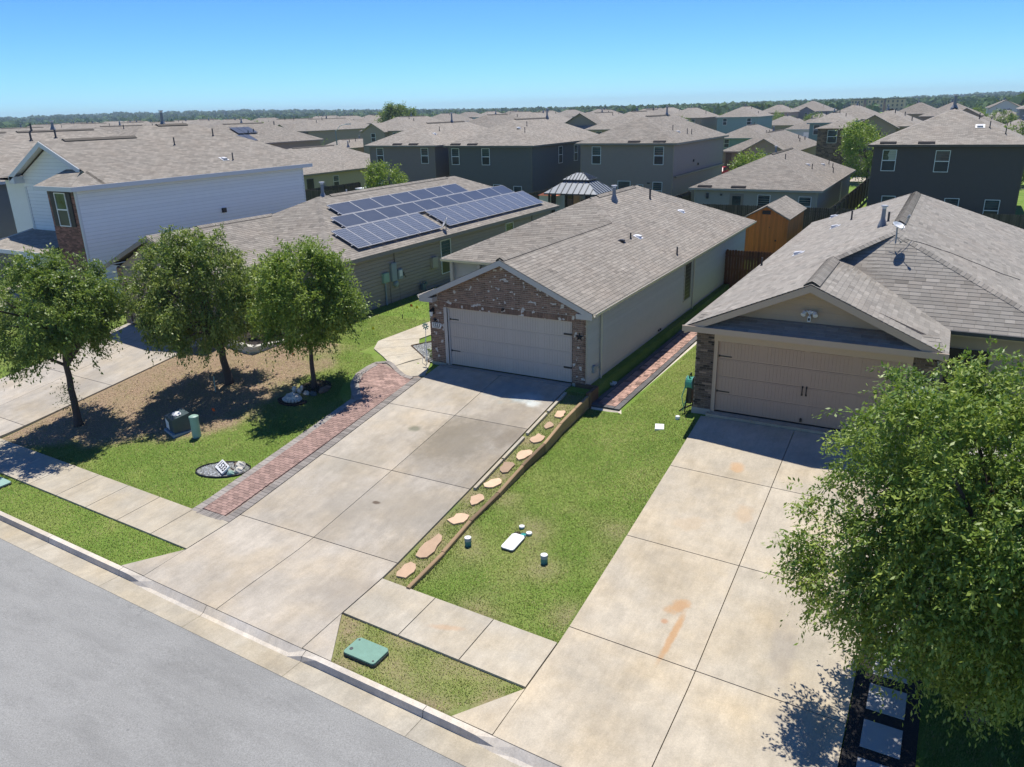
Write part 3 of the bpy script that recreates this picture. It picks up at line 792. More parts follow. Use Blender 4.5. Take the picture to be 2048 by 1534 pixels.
for i, (x, y, r, tn_) in enumerate(steps):
    mb = MB(); mb.tone = [.2, -.15, .05, .25, -.3, .4, .05, .25, -.1, .0][i]; n = 11; r *= .95; pts = []
    for k in range(n):
        a = 2*math.pi*k/n+.2; rr = r*random.uniform(.72, 1.2)*(1.25 if abs(math.sin(a*1.0+tn_)) > .7 else 1)
        sy = 1.9 if i == 8 else 1.15
        pts.append((x+rr*math.cos(a), y+rr*sy*math.sin(a)))
    mb.raw([(px, py, base(px, py)+.018) for px, py in pts]+[(px, py, base(px, py)-.05) for px, py in pts], [tuple(range(n))]+[((k+1) % n, k, n+k, n+(k+1) % n) for k in range(n)])
    tag(mb.build('stepping_stone', m_flag), f'{look[i]} flagstone, {ordn[i]} of ten in the strip by the driveway', 'stepping stone', 'flagstones beside the middle driveway')
# dark mulch strip with square slabs on the far right
mb = MB()
for a, b in ((9.2, 11.5), (11.5, 14), (14, 17.5)):
    mb.face([(-.29, a, base(0, a)+.002), (.78, a, base(0, a)+.002), (.78, b, base(0, b)+.002), (-.29, b, base(0, b)+.002)])
o = mb.build('mulch', m_blackmulch); o['kind'] = 'stuff'
nm = ['lowest', 'second', 'third', 'fourth', 'fifth']
for i, yc in enumerate((10.88, 11.72, 12.56, 13.4, 14.24)):
    mb = MB(); zc = base(0, yc); sl = (base(0, yc+.3)-base(0, yc-.3))/.6
    mb.raw([(-.05, yc-.3, zc-.3*sl+.02), (.55, yc-.3, zc-.3*sl+.02), (.55, yc+.3, zc+.3*sl+.02), (-.05, yc+.3, zc+.3*sl+.02)]+[(-.05, yc-.3, zc-.2), (.55, yc-.3, zc-.2), (.55, yc+.3, zc-.1), (-.05, yc+.3, zc-.1)],
           [(0, 1, 2, 3), (0, 4, 5, 1), (1, 5, 6, 2), (2, 6, 7, 3), (3, 7, 4, 0)])
    tag(mb.build('stepping_slab', m_stepper), f'square grey concrete slab in black mulch under the big right tree, {nm[i]} of the row', 'stepping stone', 'square slabs in the mulch strip')

# ---------------------------------------------------------------- house kit
Z3 = Vector((0, 0, 1)); SL = .447; SQ = math.sqrt(1+SL*SL)
def brickmat(name, col, white):
    t = NT(name)
    a = t.ramp(t.noise(14, None, 4, .6), [(.25, .7), (.75, 1.35)])
    c = t.mix(1, t.gain(col, t.math('ADD', t.attr('tone'), 1)), a, 'MULTIPLY')
    m = t.ramp(t.noise(6.2, t.pos((1, 1, 1), (4, 2, 1)), 1, .4), [(white, 0), (white+.02, 1)])
    c = t.mix(m, c, (.62, .58, .54)); t.base(c); t.set(Roughness=.9); t.bump(t.noise(60, None, 3), .4, .006)
    return t.m
m_brick = brickmat('house_brick_spotted', (.23, .145, .105), .655)
m_trim_main = simple('trim_taupe_grey', (.50, .47, .44), .6, .05)
m_door_main = simple('garage_door_taupe', (.52, .455, .40), .55, .05)
m_side_main = simple('siding_light_grey', (.56, .545, .52), .7, .06, 3, tone=True)
m_trim_r = simple('trim_tan', (.50, .375, .275), .6, .05)
m_door_r = simple('garage_door_tan', (.45, .315, .235), .55, .05)
m_side_r = simple('siding_tan', (.50, .37, .26), .7, .06, 3, tone=True)
m_side_sol = simple('siding_taupe', (.36, .30, .24), .7, .06, 3, tone=True)
m_trim_sol = simple('trim_taupe', (.25, .215, .18), .6, .06)
m_side_w = simple('siding_white', (.82, .82, .81), .7, .04, 3, tone=True)
m_trim_w = simple('trim_white', (.62, .63, .64), .6, .05)

def rails(mb, P, u, n, w, h, fw=.045, d=.05, mid=True, z0=0):
    mb.obox(P, u, Z3, n, (-w/2, -w/2+fw), (z0, h), (-.02, d)); mb.obox(P, u, Z3, n, (w/2-fw, w/2), (z0, h), (-.02, d))
    mb.obox(P, u, Z3, n, (-w/2+fw, w/2-fw), (z0, fw), (-.02, d-.002)); mb.obox(P, u, Z3, n, (-w/2+fw, w/2-fw), (h-fw, h), (-.02, d-.002))
    if mid: mb.obox(P, u, Z3, n, (-w/2+fw, w/2-fw), (h/2-.03, h/2+.03), (-.02, d-.004))
def window(parent, P, u, n, w=.9, h=1.5, shutters=False, curtain=False, mid=True, frame=None, name='window'):
    """P = centre of the sill on the wall face"""
    P, u, n = Vector(P), Vector(u), Vector(n); mb = MB(); rails(mb, P, u, n, w, h, mid=mid)
    f = mb.build(name, frame or m_white, parent)
    a = MB(); a.obox(P, u, Z3, n, (-w/2+.04, w/2-.04), (h/2 if mid else .04, h-.04), (.0, .024)); a.build('pane', m_glass, f)
    if mid:
        a = MB(); a.obox(P, u, Z3, n, (-w/2+.04, w/2-.04), (.04, h/2), (.0, .03)); a.build('pane', m_screen, f)
    if curtain:
        a = MB(); a.raw([tuple(P+u*du+Z3*dz+n*.028) for du, dz in ((-.02, h-.06), (w/2-.05, h-.06), (w/2-.05, h*.12), (w/2-.2, h*.05), (-.12, h*.07), (-.16, h*.3), (-.02, h*.62), (-.12, h*.75))], [tuple(range(8))[::-1]])
        a.build('curtain', m_curtain, f)
    if shutters:
        for s in (-1, 1):
            a = MB(); c = P+u*s*(w/2+.2); a.obox(c, u, Z3, n, (-.17, .17), (0, h), (-.01, .03))
            for k in range(int(h/.09)): a.obox(c, u, Z3, n, (-.13, .13), (.05+k*.09, .11+k*.09), (.03, .038))
            a.build('shutter', m_plum, parent)
    return f
def lap(mb, P, u, n, L, z0, z1, ex=.17):
    P, u, n = Vector(P), Vector(u).normalized(), Vector(n); k = 0; z = z0
    while z < z1-1e-3:
        t = min(ex, z1-z); mb.tone = random.uniform(-.025, .025)
        a = P+n*.05+Z3*z; b = P+n*.004+Z3*(z+t)
        q = [a, a+u*L, b+u*L, b]
        if u.cross(Z3).dot(n) < 0: q = q[::-1]
        mb.face(q)
        q = [a-n*.046, a+u*L-n*.046, a+u*L, a]
        if u.cross(Z3).dot(n) < 0: q = q[::-1]
        mb.face(q); z += t
    mb.tone = 0
def boards(parent, P, u, n, L, z0, z1, mat, ex=.165, limit=300, pieces=None, lip=.045):
    """individual lap boards in the wall plane (P at z=0)"""
    u, n = Vector(u), Vector(n); flip = u.cross(Z3).dot(n) < 0
    if flip: P = Vector(P)+u*L; u = -u; pieces = [[(L-a, b) for a, b in pc] for pc in pieces] if pieces else None
    rects = []; z = z0
    while z < z1-.02: rects.append((0, z, L, min(z+ex-(.020 if lip > .03 else .004), z1), random.uniform(-.03, .03), 0)); z += ex
    pcs = pieces or [[(0, z0), (L, z0), (L, z1), (0, z1)]]
    lay('siding_board', [mat], parent, P, u, Z3, pcs, rects, lambda b: lip-(lip*.6/.17)*b, limit, sink=-.002)
def roof_face(mb, pts, ed, up=None, off=0.):
    """roof polygon with metric uv; ed = eave direction"""
    pts = [Vector(p) for p in pts]; n = (pts[1]-pts[0]).cross(pts[2]-pts[0]).normalized()
    if n.z < 0: pts = pts[::-1]; n = -n
    ed = Vector(ed).normalized(); v = n.cross(ed)
    if v.z < 0: v = -v
    mb.face([p+n*off for p in pts], uv=[(p.dot(ed)+random.random()*0, p.dot(v)) for p in pts])
def pipe_vent(roof, x, y, z, h=.3, r=.035, mat=None):
    mb = MB(); mb.tube([(x, y, z-.05), (x, y, z+h)], r, 8); mb.tube([(x, y, z-.02), (x, y, z+.05)], [r*1.9, r*1.15], 8)
    return mb.build('vent_pipe', mat or m_dark, roof)
def box_vent(roof, P, U, V, mat=None, w=.26):
    P, U, V = Vector(P), Vector(U).normalized(), Vector(V).normalized(); N = U.cross(V); mb = MB()
    a = w/2
    mb.raw([P-U*a-V*a*.8, P+U*a-V*a*.8, P+U*a+V*a, P-U*a+V*a, P-U*a*.9-V*a*.8+N*.11, P+U*a*.9-V*a*.8+N*.11, P+U*a*.7+V*a*.8+N*.06, P-U*a*.7+V*a*.8+N*.06],
           [(4, 5, 6, 7), (0, 1, 5, 4), (1, 2, 6, 5), (2, 3, 7, 6), (3, 0, 4, 7)])
    mb.obox(P, U, V, N, (-w*.75, w*.75), (-w*.7, w*.7), (.0, .012))
    return mb.build('box_vent', mat or m_whitep, roof)
def flue(roof, x, y, z, h=.75, r=.075):
    mb = MB(); mb.tube([(x, y, z-.1), (x, y, z+.05), (x, y, z+.28), (x, y, z+h)], [r*2.6, r*2.4, r*1.15, r], 12)
    o = mb.build('flue', m_flue, roof)
    mb = MB(); mb.tube([(x, y, z+h-.02), (x, y, z+h+.04), (x, y, z+h+.06), (x, y, z+h+.10)], [r*1.1, r*1.1, r*1.9, r*1.8], 12)
    mb.build('flue_cap', m_silver, roof); return o
def ridge_vent(roof, A, B, slope=SL, w=.17, mat=None, hgt=.055, name='ridge_vent'):
    """raised shingled cap along the ridge A-B"""
    A, B = Vector(A), Vector(B); d = (B-A); L = d.length; d.normalize(); s = d.cross(Z3).normalized(); mb = MB(); mb.cur = 0
    n = max(2, int(L/.14)); prof = [(-w, -slope*w+hgt*.75), (-w*.5, -slope*w*.42+hgt), (0, hgt+.012), (w*.5, -slope*w*.42+hgt), (w, -slope*w+hgt*.75)]
    for i in range(n):
        a = A+d*(L*i/n); b = A+d*(L*(i+1)/n); tn = random.uniform(-.15, .2); r0 = .008
        for k in range(4):
            (x0, z0), (x1, z1) = prof[k], prof[k+1]
            mb.face([a+s*x0+Z3*(z0+r0), a+s*x1+Z3*(z1+r0), b+s*x1+Z3*z1, b+s*x0+Z3*z0], tn)
    mb.cur = 1
    for sgn in (-1, 1):
        e0 = s*(sgn*w); t = -slope*w+hgt*.75; q = [A+e0+Z3*t, B+e0+Z3*t, B+e0+Z3*(-slope*w-.01), A+e0+Z3*(-slope*w-.01)]
        mb.face(q if sgn < 0 else q[::-1])
        o2 = e0*1.12
        q = [A+o2+Z3*(-slope*w*1.12+.014), B+o2+Z3*(-slope*w*1.12+.014), B+e0+Z3*(t+.004), A+e0+Z3*(t+.004)]
    for E, sg in ((A, 1), (B, -1)):
        q = [E+s*x+Z3*(z+.01) for x, z in prof]+[E+s*w+Z3*(-slope*w-.02), E-s*w+Z3*(-slope*w-.02)]
        mb.face([p-d*sg*.012 for p in (q if sg > 0 else q[::-1])])
    return mb.build(name, [mat or m_shingle, m_black], roof)
def hip_cap(roof, A, B, slope, w=.13, mat=None, name='ridge_cap'):
    A, B = Vector(A), Vector(B); d = B-A; L = d.length; d.normalize(); s = d.cross(Z3).normalized(); mb = MB()
    n = max(1, int(L/.143)); dn = slope*w
    for i in range(n):
        a = A+d*(L*i/n); b = A+d*(L*(i+1)/n+.02); tn = random.uniform(-.25, .2)
        for sg in (-1, 1):
            q = [a+Z3*.034, a+s*sg*w+Z3*(.026-dn), b+s*sg*w+Z3*(.014-dn), b+Z3*.022]
            mb.face(q if sg > 0 else q[::-1], tn)
            q = [a+Z3*.034, a+Z3*.0, a+s*sg*w+Z3*(.0-dn), a+s*sg*w+Z3*(.026-dn)]; mb.face(q if sg > 0 else q[::-1], tn)
    return mb.build(name, mat or m_shingle, roof)
def shingle_rects(u0, u1, v1):
    out = []; v = -.02; row = 0
    while v < v1:
        u = u0-random.uniform(0, .3)
        while u < u1:
            w = random.choice((.24, .3, .3, .36)); tn = max(-.34, min(.38, random.gauss(0, .095)))
            out.append((u+.0035, v, u+w-.0035, v+.16, tn if abs(tn) > .01 else .01, 0)); u += w
        v += .143; row += 1
    return out
def shingles(roof, P, U, V, pieces, limit=300, mat=None):
    us = [p[0] for pc in pieces for p in pc]; vs = [p[1] for pc in pieces for p in pc]
    rects = [r for r in shingle_rects(min(us), max(us), max(vs))]
    rects = [(r[0], r[1], r[2], r[3], round(r[4]*12)/12+.003, 0) for r in rects]
    lay('shingle', [mat or m_shingle], roof, P, U, V, pieces, rects, lambda b: .012-.06*b, limit, sink=-.001)
def beadboard_door(parent, x0, x1, y, z0, z1, mat, rows=4):
    door = MB(); door.box((x0, y+.01, z0), (x1, y+.06, z1)); d = door.build('garage_door', mat, parent)
    H = (z1-z0)/rows
    for r in range(rows):
        mb = MB(); a = z0+r*H+.003; b = z0+(r+1)*H-.003; half = (x1-x0)/4
        mb.box((x0+.004, y-.008, a), (x1-.004, y+.012, b))
        for c in range(4):                       # carriage fields of narrow grooved boards
            xa = x0+c*half+.07; xb = x0+(c+1)*half-.07; n = 11; wd = (xb-xa)/n
            for k in range(n): mb.box((xa+k*wd+.006, y-.016, a+.03), (xa+(k+1)*wd-.006, y-.007, b-.03))
        mb.build('door_panel', mat, d)
    return d
def strap(parent, x0, x1, y, z):
    mb = MB(); mb.box((x0, y-.03, z-.014), (x1, y-.014, z+.014)); mb.box((x0 if x1 > x0 else x1, y-.034, z-.028), (x0+.04, y-.015, z+.028)); mb.build('strap_hinge', m_black, parent)
def downspout(parent, x, y, z1, z0, out=(1, 0), mat=None, eave=.36):
    ox, oy = out; mb = MB(); w = .038
    pts = [(x+ox*eave, y+oy*eave, z1+.18), (x+ox*eave*.9, y+oy*eave*.9, z1+.06), (x+ox*.07, y+oy*.07, z1-.05), (x+ox*.06, y+oy*.06, z0+.12), (x+ox*.2, y+oy*.2, z0+.02)]
    mb.tube(pts, w, 6); mb.build('downspout', mat or m_gutterw, parent)
def gutter(parent, A, B, n, mat=None):
    A, B, n = Vector(A), Vector(B), Vector(n); d = (B-A).normalized(); L = (B-A).length; mb = MB()
    prof = [(0, 0), (0, -.11), (.08, -.11), (.115, -.02), (.115, .0), (.10, .0), (.095, -.02), (.07, -.095), (.015, -.095), (.015, 0)]
    vs = [E+n*a+Z3*b for E in (A, B) for a, b in prof]; m = len(prof)
    fs = [(i, (i+1) % m, m+(i+1) % m, m+i) for i in range(m)]
    if d.cross(Z3).dot(n) > 0: fs = [f[::-1] for f in fs]
    fs += [(0, 1, 2, 3, 4, 5, 6, 7, 8, 9), tuple(range(10, 20))[::-1]]
    mb.raw(vs, fs); mb.build('gutter', mat or m_gutterw, parent)
def text_obj(parent, body, size, M4, mat, name='lettering', ext=.002):
    cu = bpy.data.curves.new(name, 'FONT'); cu.body = body; cu.size = size; cu.align_x = 'CENTER'; cu.align_y = 'CENTER'; cu.extrude = ext; cu.resolution_u = 2; cu.offset = size*.018
    o = bpy.data.objects.new(name+'_c', cu); COL.objects.link(o); bpy.context.view_layer.update()
    me = bpy.data.meshes.new_from_object(o.evaluated_get(bpy.context.evaluated_depsgraph_get()), depsgraph=bpy.context.evaluated_depsgraph_get())
    bpy.data.objects.remove(o); me.materials.clear(); me.materials.append(mat); me.name = name
    q = bpy.data.objects.new(name, me); m = M4.copy(); m.translation -= wpos(parent); finish(q, parent); q.matrix_local = m; return q

# ================================================================ middle house
H1 = thing('brick_house', 'single storey house with spotted brown brick garage gable behind the wide stained driveway', 'house', (-14.3, 33, -.04))
GX, GZ, EZ = -12.66, 4.03, 2.55
mb = MB()
roof_face(mb, [(-9.35, 21.7, EZ), (-9.35, 31.31, EZ), (GX, 31.31, GZ), (GX, 21.7, GZ)], (0, 1, 0))
roof_face(mb, [(-9.35, 31.31, EZ), (-9.35, 44, EZ), (-14.33, 38.8, 4.776), (-14.33, 32.98, 4.776), (GX, 31.31, GZ)], (0, 1, 0))
roof_face(mb, [(GX, 21.7, GZ), (GX, 31.31, GZ), (-15.97, 28, EZ), (-15.97, 21.7, EZ)], (0, 1, 0))
roof_face(mb, [(-19.3, 28, EZ), (-15.97, 28, EZ), (GX, 31.31, GZ), (-14.33, 32.98, 4.776)], (1, 0, 0))
roof_face(mb, [(-19.3, 28, EZ), (-14.33, 32.98, 4.776), (-14.33, 38.8, 4.776), (-19.3, 44, EZ)], (0, 1, 0))
roof_face(mb, [(-9.35, 44, EZ), (-19.3, 44, EZ), (-14.33, 38.8, 4.776)], (1, 0, 0))
# soffit and closing faces
mb.face([(-9.35, 22.06, EZ-.02), (-15.97, 22.06, EZ-.02), (-15.97, 28, EZ-.02), (-19.3, 28, EZ-.02), (-19.3, 44, EZ-.02), (-9.35, 44, EZ-.02)])
r1 = mb.build('roof', m_shingle_tex, H1)
shingles(r1, (-9.35, 21.66, EZ+.01), (0, 1, 0), (-1, 0, SL), [[(0, -.03), (9.65, -.03), (9.65, 3.31*SQ), (0, 3.31*SQ)], [(9.65, -.03), (22.38, -.03), (17.14, 4.98*SQ), (11.32, 4.98*SQ), (9.65, 3.31*SQ)]])
shingles(r1, (0, 28, EZ+.01), (1, 0, 0), (0, 1, SL), [[(-19.33, -.03), (-15.97, -.03), (GX, 3.31*SQ), (-14.33, 4.98*SQ)]], limit=0)
hip_cap(r1, (-14.33, 32.98, 4.776), (GX, 31.31, GZ), SL*.7); hip_cap(r1, (-19.3, 28, EZ), (-14.33, 32.98, 4.776), SL*.7); hip_cap(r1, (-9.35, 44, EZ), (-14.33, 38.8, 4.776), SL*.7)
hip_cap(r1, (-14.33, 38.9, 4.776), (-14.33, 32.9, 4.776), SL)
ridge_vent(r1, (GX, 21.72, GZ), (GX, 31.0, GZ), w=.15); ridge_vent(r1, (-14.33, 33.6, 4.776), (-14.33, 38.3, 4.776), w=.16)
def on_r(x, z0=EZ, xe=-9.35, s=-1): return z0+SL*abs(x-xe)
flue(r1, -13.75, 34.3, on_r(-13.75), .62)
pipe_vent(r1, -13.2, 37.7, on_r(-13.2), .5, .05); pipe_vent(r1, -11.42, 30.4, on_r(-11.42), .26); pipe_vent(r1, -9.76, 31.5, on_r(-9.76), .34)
box_vent(r1, (-11.35, 31.1, on_r(-11.35)+.02), (0, 1, 0), (-1, 0, SL)); box_vent(r1, (-11.75, 38.3, on_r(-11.75)+.02), (0, 1, 0), (-1, 0, SL))
box_vent(r1, (-11.45, 29.5, on_r(-11.45)+.02), (0, 1, 0), (-1, 0, SL), m_black, .2)
# fascia, rakes
mb = MB()
for (ax, az, bx, bz) in ((-9.35, EZ, GX, GZ), (GX, GZ, -15.99, EZ-.01)):
    mb.raw([(ax, 21.70, az-.012), (bx, 21.70, bz-.012), (bx, 21.70, bz-.2), (ax, 21.70, az-.2), (ax, 21.67, az-.012), (bx, 21.67, bz-.012), (bx, 21.67, bz-.2), (ax, 21.67, az-.2)],
           [(4, 7, 6, 5) if False else (7, 6, 5, 4), (4, 5, 1, 0), (3, 2, 6, 7), (0, 3, 7, 4), (5, 6, 2, 1)])
    mb.raw([(ax, 21.7, az-.03), (bx, 21.7, bz-.03), (bx, 22.0, bz-.03), (ax, 22.0, az-.03)][::-1], [(0, 1, 2, 3)])
for s, xo in ((1, -9.36), (-1, -15.98)):
    xi = xo-s*.55; a, b = min(xo, xi), max(xo, xi); mb.box((a, 21.672, EZ-.21), (b, 22.0, EZ-.045))
mb.build('fascia', m_trim_main, H1)
gutter(H1, (-9.34, 21.72, EZ), (-9.34, 44, EZ), (1, 0, 0)); gutter(H1, (-15.95, 28, EZ), (-19.3, 28, EZ), (0, -1, 0)); gutter(H1, (-15.98, 28, EZ), (-15.98, 21.72, EZ), (-1, 0, 0))
# front wall: mortar backing with bricks proud of it
def zr(x): return GZ-SL*abs(x-GX)-.05
w1 = MB()
w1.raw([(-15.8, 22, -.02), (-15.08, 22, -.02), (-15.08, 22, 2.13), (-10.19, 22, 2.13), (-10.19, 22, -.02), (-9.7, 22, -.02), (-9.7, 22, zr(-9.7)), (GX, 22, zr(GX)), (-15.8, 22, zr(-15.8))], [(0, 1, 2, 8), (2, 3, 6, 7, 8), (3, 4, 5, 6)])
w1.box((-15.08, 22.0, -.02), (-15.06, 22.14, 2.13)); w1.box((-10.19, 22.0, -.02), (-10.17, 22.14, 2.13)); w1.box((-15.06, 22.0, 2.11), (-10.19, 22.14, 2.13))
w1 = w1.build('wall', m_mortar, H1, label='brown brick wall with whitish spots round the garage door')
br = []; z = .045; k = 0
while z < 4.1:
    x = -15.95+(k % 2)*.1015
    while x < -9.6: br.append((x+.007, z+.007, x+.203-.007, z+.0677-.007, round(random.uniform(-.3, .3)*8)/8+.004, 0)); x += .203
    z += .0677; k += 1
sb = []; x = -15.45
while x < -9.9: sb.append((x+.005, 2.14, x+.0677-.005, 2.335, round(random.uniform(-.3, .15)*8)/8+.004, 0)); x += .0677
lay('brick', [m_brick], w1, (0, 22, 0), (1, 0, 0), (0, 0, 1), [[(-15.8, .05), (-15.2, .05), (-15.2, 2.345), (-15.8, 2.345)] if False else [(-15.8, .05), (-15.2, .05), (-15.2, 2.13), (-15.8, 2.13)],
     [(-10.17, .05), (-9.7, .05), (-9.7, 2.13), (-10.17, 2.13)], [(-15.8, 2.13), (-15.45, 2.13), (-15.45, 2.345), (-15.8, 2.345)], [(-9.92, 2.13), (-9.7, 2.13), (-9.7, 2.345), (-9.92, 2.345)],
     [(-15.8, 2.345), (-9.7, 2.345), (-9.7, zr(-9.7)), (GX, zr(GX)), (-15.8, zr(-15.8))]], br, lambda b: .012, 300)
lay('soldier_brick', [m_brick], w1, (0, 22, 0), (1, 0, 0), (0, 0, 1), [[(-15.45, 2.135), (-9.92, 2.135), (-9.92, 2.345), (-15.45, 2.345)]], sb, lambda b: .016, 90)
mb = MB(); mb.box((-15.82, 21.985, -.3), (-15.1, 22.1, .045)); mb.box((-10.17, 21.985, -.4), (-9.68, 22.1, .045)); mb.box((-9.76, 22.1, -.6), (-9.705, 43.7, -.1)); mb.box((-18.9, 28.4, -.3), (-9.76, 43.7, -.1)); mb.box((-15.8, 22.1, -.3), (-15.6, 28.4, .02)); mb.build('foundation', m_found, H1)
# other walls
wr = MB(); wr.box((-9.9, 22.02, -.1), (-9.722, 43.6, 2.5)); wr = wr.build('side_wall', m_trim_main, H1)
boards(wr, (-9.72, 22.1, 0), (0, 1, 0), (1, 0, 0), 21.4, -.1, 2.38, m_side_main)
mb = MB(); mb.box((-9.78, 22.0, -.1), (-9.69, 22.1, 2.4)); mb.box((-9.78, 43.5, -.1), (-9.69, 43.6, 2.4)); mb.box((-9.78, 22.99, -.1), (-9.692, 23.03, 2.4)); mb.build('corner_board', m_trim_main, H1)
wb = MB(); lap(wb, (-18.9, 43.6, 0), (1, 0, 0), (0, 1, 0), 9.1, -.1, 2.5); lap(wb, (-18.9, 28.4, 0), (0, 1, 0), (-1, 0, 0), 15.2, -.1, 2.5); lap(wb, (-15.8, 22.1, 0), (0, 1, 0), (-1, 0, 0), 6.3, -.1, 2.5)
lap(wb, (-18.9, 28.4, 0), (1, 0, 0), (0, -1, 0), 3.2, -.1, 2.5); wb.build('rear_wall', m_side_main, H1)
# entry porch post and brick return
mb = MB(); mb.box((-18.95, 28.1, -.04), (-18.8, 28.25, 2.4)); mb.box((-17.55, 28.1, -.04), (-17.4, 28.25, 2.4)); mb.build('porch_post', m_trim_main, H1)
mb = MB(); mb.box((-16.6, 28.2, -.04), (-15.82, 28.38, 2.45)); mb.build('brick_return', m_brick, H1)
# garage door
gd = beadboard_door(H1, -15.0, -10.2, 22.09, .02, 2.12, m_door_main)
mb = MB(); mb.box((-15.19, 21.985, -.0), (-15.06, 22.1, 2.13)); mb.box((-15.06, 22.04, -.0), (-15.0, 22.1, 2.12)); mb.build('door_jamb', m_trim_main, H1)
for (x0, x1, z) in ((-14.98, -14.62, 1.70), (-14.98, -14.62, .54), (-10.18, -10.52, 1.68), (-10.18, -10.52, .53)): strap(gd, x0, x1, 22.09, z)
mb = MB(); mb.tube([(-12.74, 22.0, 2.30), (-12.74, 21.93, 2.29)], .035, 10); mb.tube([(-12.74, 21.93, 2.29), (-12.74, 21.9, 2.28)], .05, 10)
tag(mb.build('security_camera', m_black), 'small round black camera on the soldier bricks above the middle garage door', 'camera')
# side window with dark screen, downspouts, small fittings
f = window(H1, (-9.70, 32.95, .5), (0, 1, 0), (1, 0, 0), 1.0, 1.68, mid=False, frame=m_trim_main)
f.children[0].data.materials[0] = m_black
downspout(H1, -9.7, 23.15, 2.3, -.34); downspout(H1, -9.7, 33.75, 2.3, -.34)
mb = MB()
for yy in (29.2, 29.4): mb.box((-9.7, yy-.02, .02), (-9.62, yy+.02, .1))
mb.build('hose_tap', m_dark, H1)
mb = MB(); mb.obox((-9.70, 22.58, .42), (0, 1, 0), Z3, (1, 0, 0), (-.1, .1), (-.12, .12), (0, .1)); mb.tube([(-9.66, 22.7, .45), (-9.6, 22.85, .5), (-9.62, 23.0, .4), (-9.55, 22.9, .32)], .014, 6)
for k in range(5): a = k*1.256; mb.tube([(-9.62, 22.95, .42), (-9.62+.0, 22.95+.09*math.cos(a), .42+.09*math.sin(a))], .01, 5)
tag(mb.build('hose_timer_box', m_greybox), 'small grey irrigation box with twisted black tap fittings by the middle garage corner', 'irrigation box')
for i, (x, y, z, l) in enumerate(((-9.45, 23.45, -.34, 'white plastic splash block under the downspout at the front corner of the middle house'), (-9.4, 34.1, -.33, 'pale green splash block under the second downspout of the middle house'))):
    mb = MB(); mb.box((x-.22, y-.11, z-.02), (x+.24, y+.11, z+.015)); mb.box((x-.22, y-.11, z), (x+.24, y-.085, z+.07)); mb.box((x-.22, y+.085, z), (x+.24, y+.11, z+.07)); mb.box((x-.22, y-.085, z), (x-.2, y+.085, z+.07))
    tag(mb.build('splash_block', m_whitep if i == 0 else m_green_ped), l, 'splash block', 'downspout splash blocks')
# ornaments on the brick
def star(x, y, z, r, label):
    mb = MB(); n = 10; ring = [(x+(r if k % 2 == 0 else r*.4)*math.sin(math.pi*k/5), y, z+(r if k % 2 == 0 else r*.4)*math.cos(math.pi*k/5)) for k in range(n)]
    mb.raw(ring+[(x, y-.045, z)], [((k+1) % n, k, n) for k in range(n)])
    th = [(x+r*1.12*math.cos(t*.3142), y-.01, z+r*1.12*math.sin(t*.3142)) for t in range(21)]; 
    tag(mb.build('star_ornament', m_black), label, 'wall ornament', 'black metal stars on the brick garage front')
star(-15.57, 21.98, 1.63, .12, 'black metal star under the lantern left of the middle garage door')
star(-9.92, 21.98, 1.66, .16, 'black metal star on the brick pier right of the middle garage door')
lt = thing('wall_lantern', 'black wall lantern with clear glass on the brick pier left of the middle garage door', 'lamp', (-15.62, 21.98, 1.9))
mb = MB(); mb.box((-15.66, 21.95, 1.85), (-15.58, 21.985, 2.08)); mb.tube([(-15.62, 21.96, 2.02), (-15.62, 21.88, 2.06), (-15.62, 21.84, 2.0)], .012, 6); mb.tube([(-15.62, 21.84, 1.97), (-15.62, 21.84, 2.03), (-15.62, 21.84, 2.06)], [.095, .06, .015], 8); mb.build('bracket', m_black, lt)
mb = MB(); mb.tube([(-15.62, 21.84, 1.80), (-15.62, 21.84, 1.97)], [.045, .07], 8); mb.build('glass_shade', m_whitep, lt)
pl = thing('house_number_plaque', 'white stone house number plaque reading 1533 left of the middle garage door', 'house number sign', (-15.51, 21.98, 1.42))
mb = MB(); mb.prism([(-15.7, 0), (-15.33, 0), (-15.33, 1), (-15.7, 1)], 0, .001); mb = MB(); mb.box((-15.70, 21.955, 1.33), (-15.34, 21.99, 1.53)); mb.box((-15.34, 21.957, 1.39), (-15.31, 21.99, 1.47)); mb.build('plate', m_whitep, pl)
MF = Matrix(((1, 0, 0, 0), (0, 0, -1, 0), (0, 1, 0, 0), (0, 0, 0, 1)))
def mfront(x, y, z): m = MF.copy(); m.translation = Vector((x, y, z)); return m
text_obj(pl, '1533', .17, mfront(-15.51, 21.953, 1.45), m_black); 
mb = MB(); mb.box((-15.64, 21.951, 1.355), (-15.38, 21.956, 1.375)); mb.build('lettering_line', m_dark, pl)

# ================================================================ right neighbour
H2 = thing('tan_house', 'single storey tan house with tumbled brick piers and tan garage door on the right', 'house', (-1.4, 32, 0))
RE, RG, RX = 2.72, 4.195, -2.87
mb = MB()
roof_face(mb, [(-6.17, 20.9, RE), (RX, 20.9, RG), (RX, 24.96, RG), (-1.4, 26.4, 4.852), (-1.4, 38.23, 4.852), (-6.17, 43, RE)], (0, 1, 0))
roof_face(mb, [(RX, 20.9, RG), (.45, 20.9, RE-.01), (.45, 23.4, RE-.01), (-2.6, 25.43, 4.1)], (0, 1, 0))
H2K = (4.852-RE)/3.0
roof_face(mb, [(.45, 23.4, RE), (3.4, 23.4, RE), (-1.4, 26.4, 4.852), (-2.75, 25.35, 4.14)], (1, 0, 0))
roof_face(mb, [(3.4, 23.4, RE), (3.4, 43, RE), (-1.4, 38.23, 4.852), (-1.4, 26.4, 4.852)], (0, 1, 0))
roof_face(mb, [(3.4, 43, RE), (-6.17, 43, RE), (-1.4, 38.23, 4.852)], (1, 0, 0))
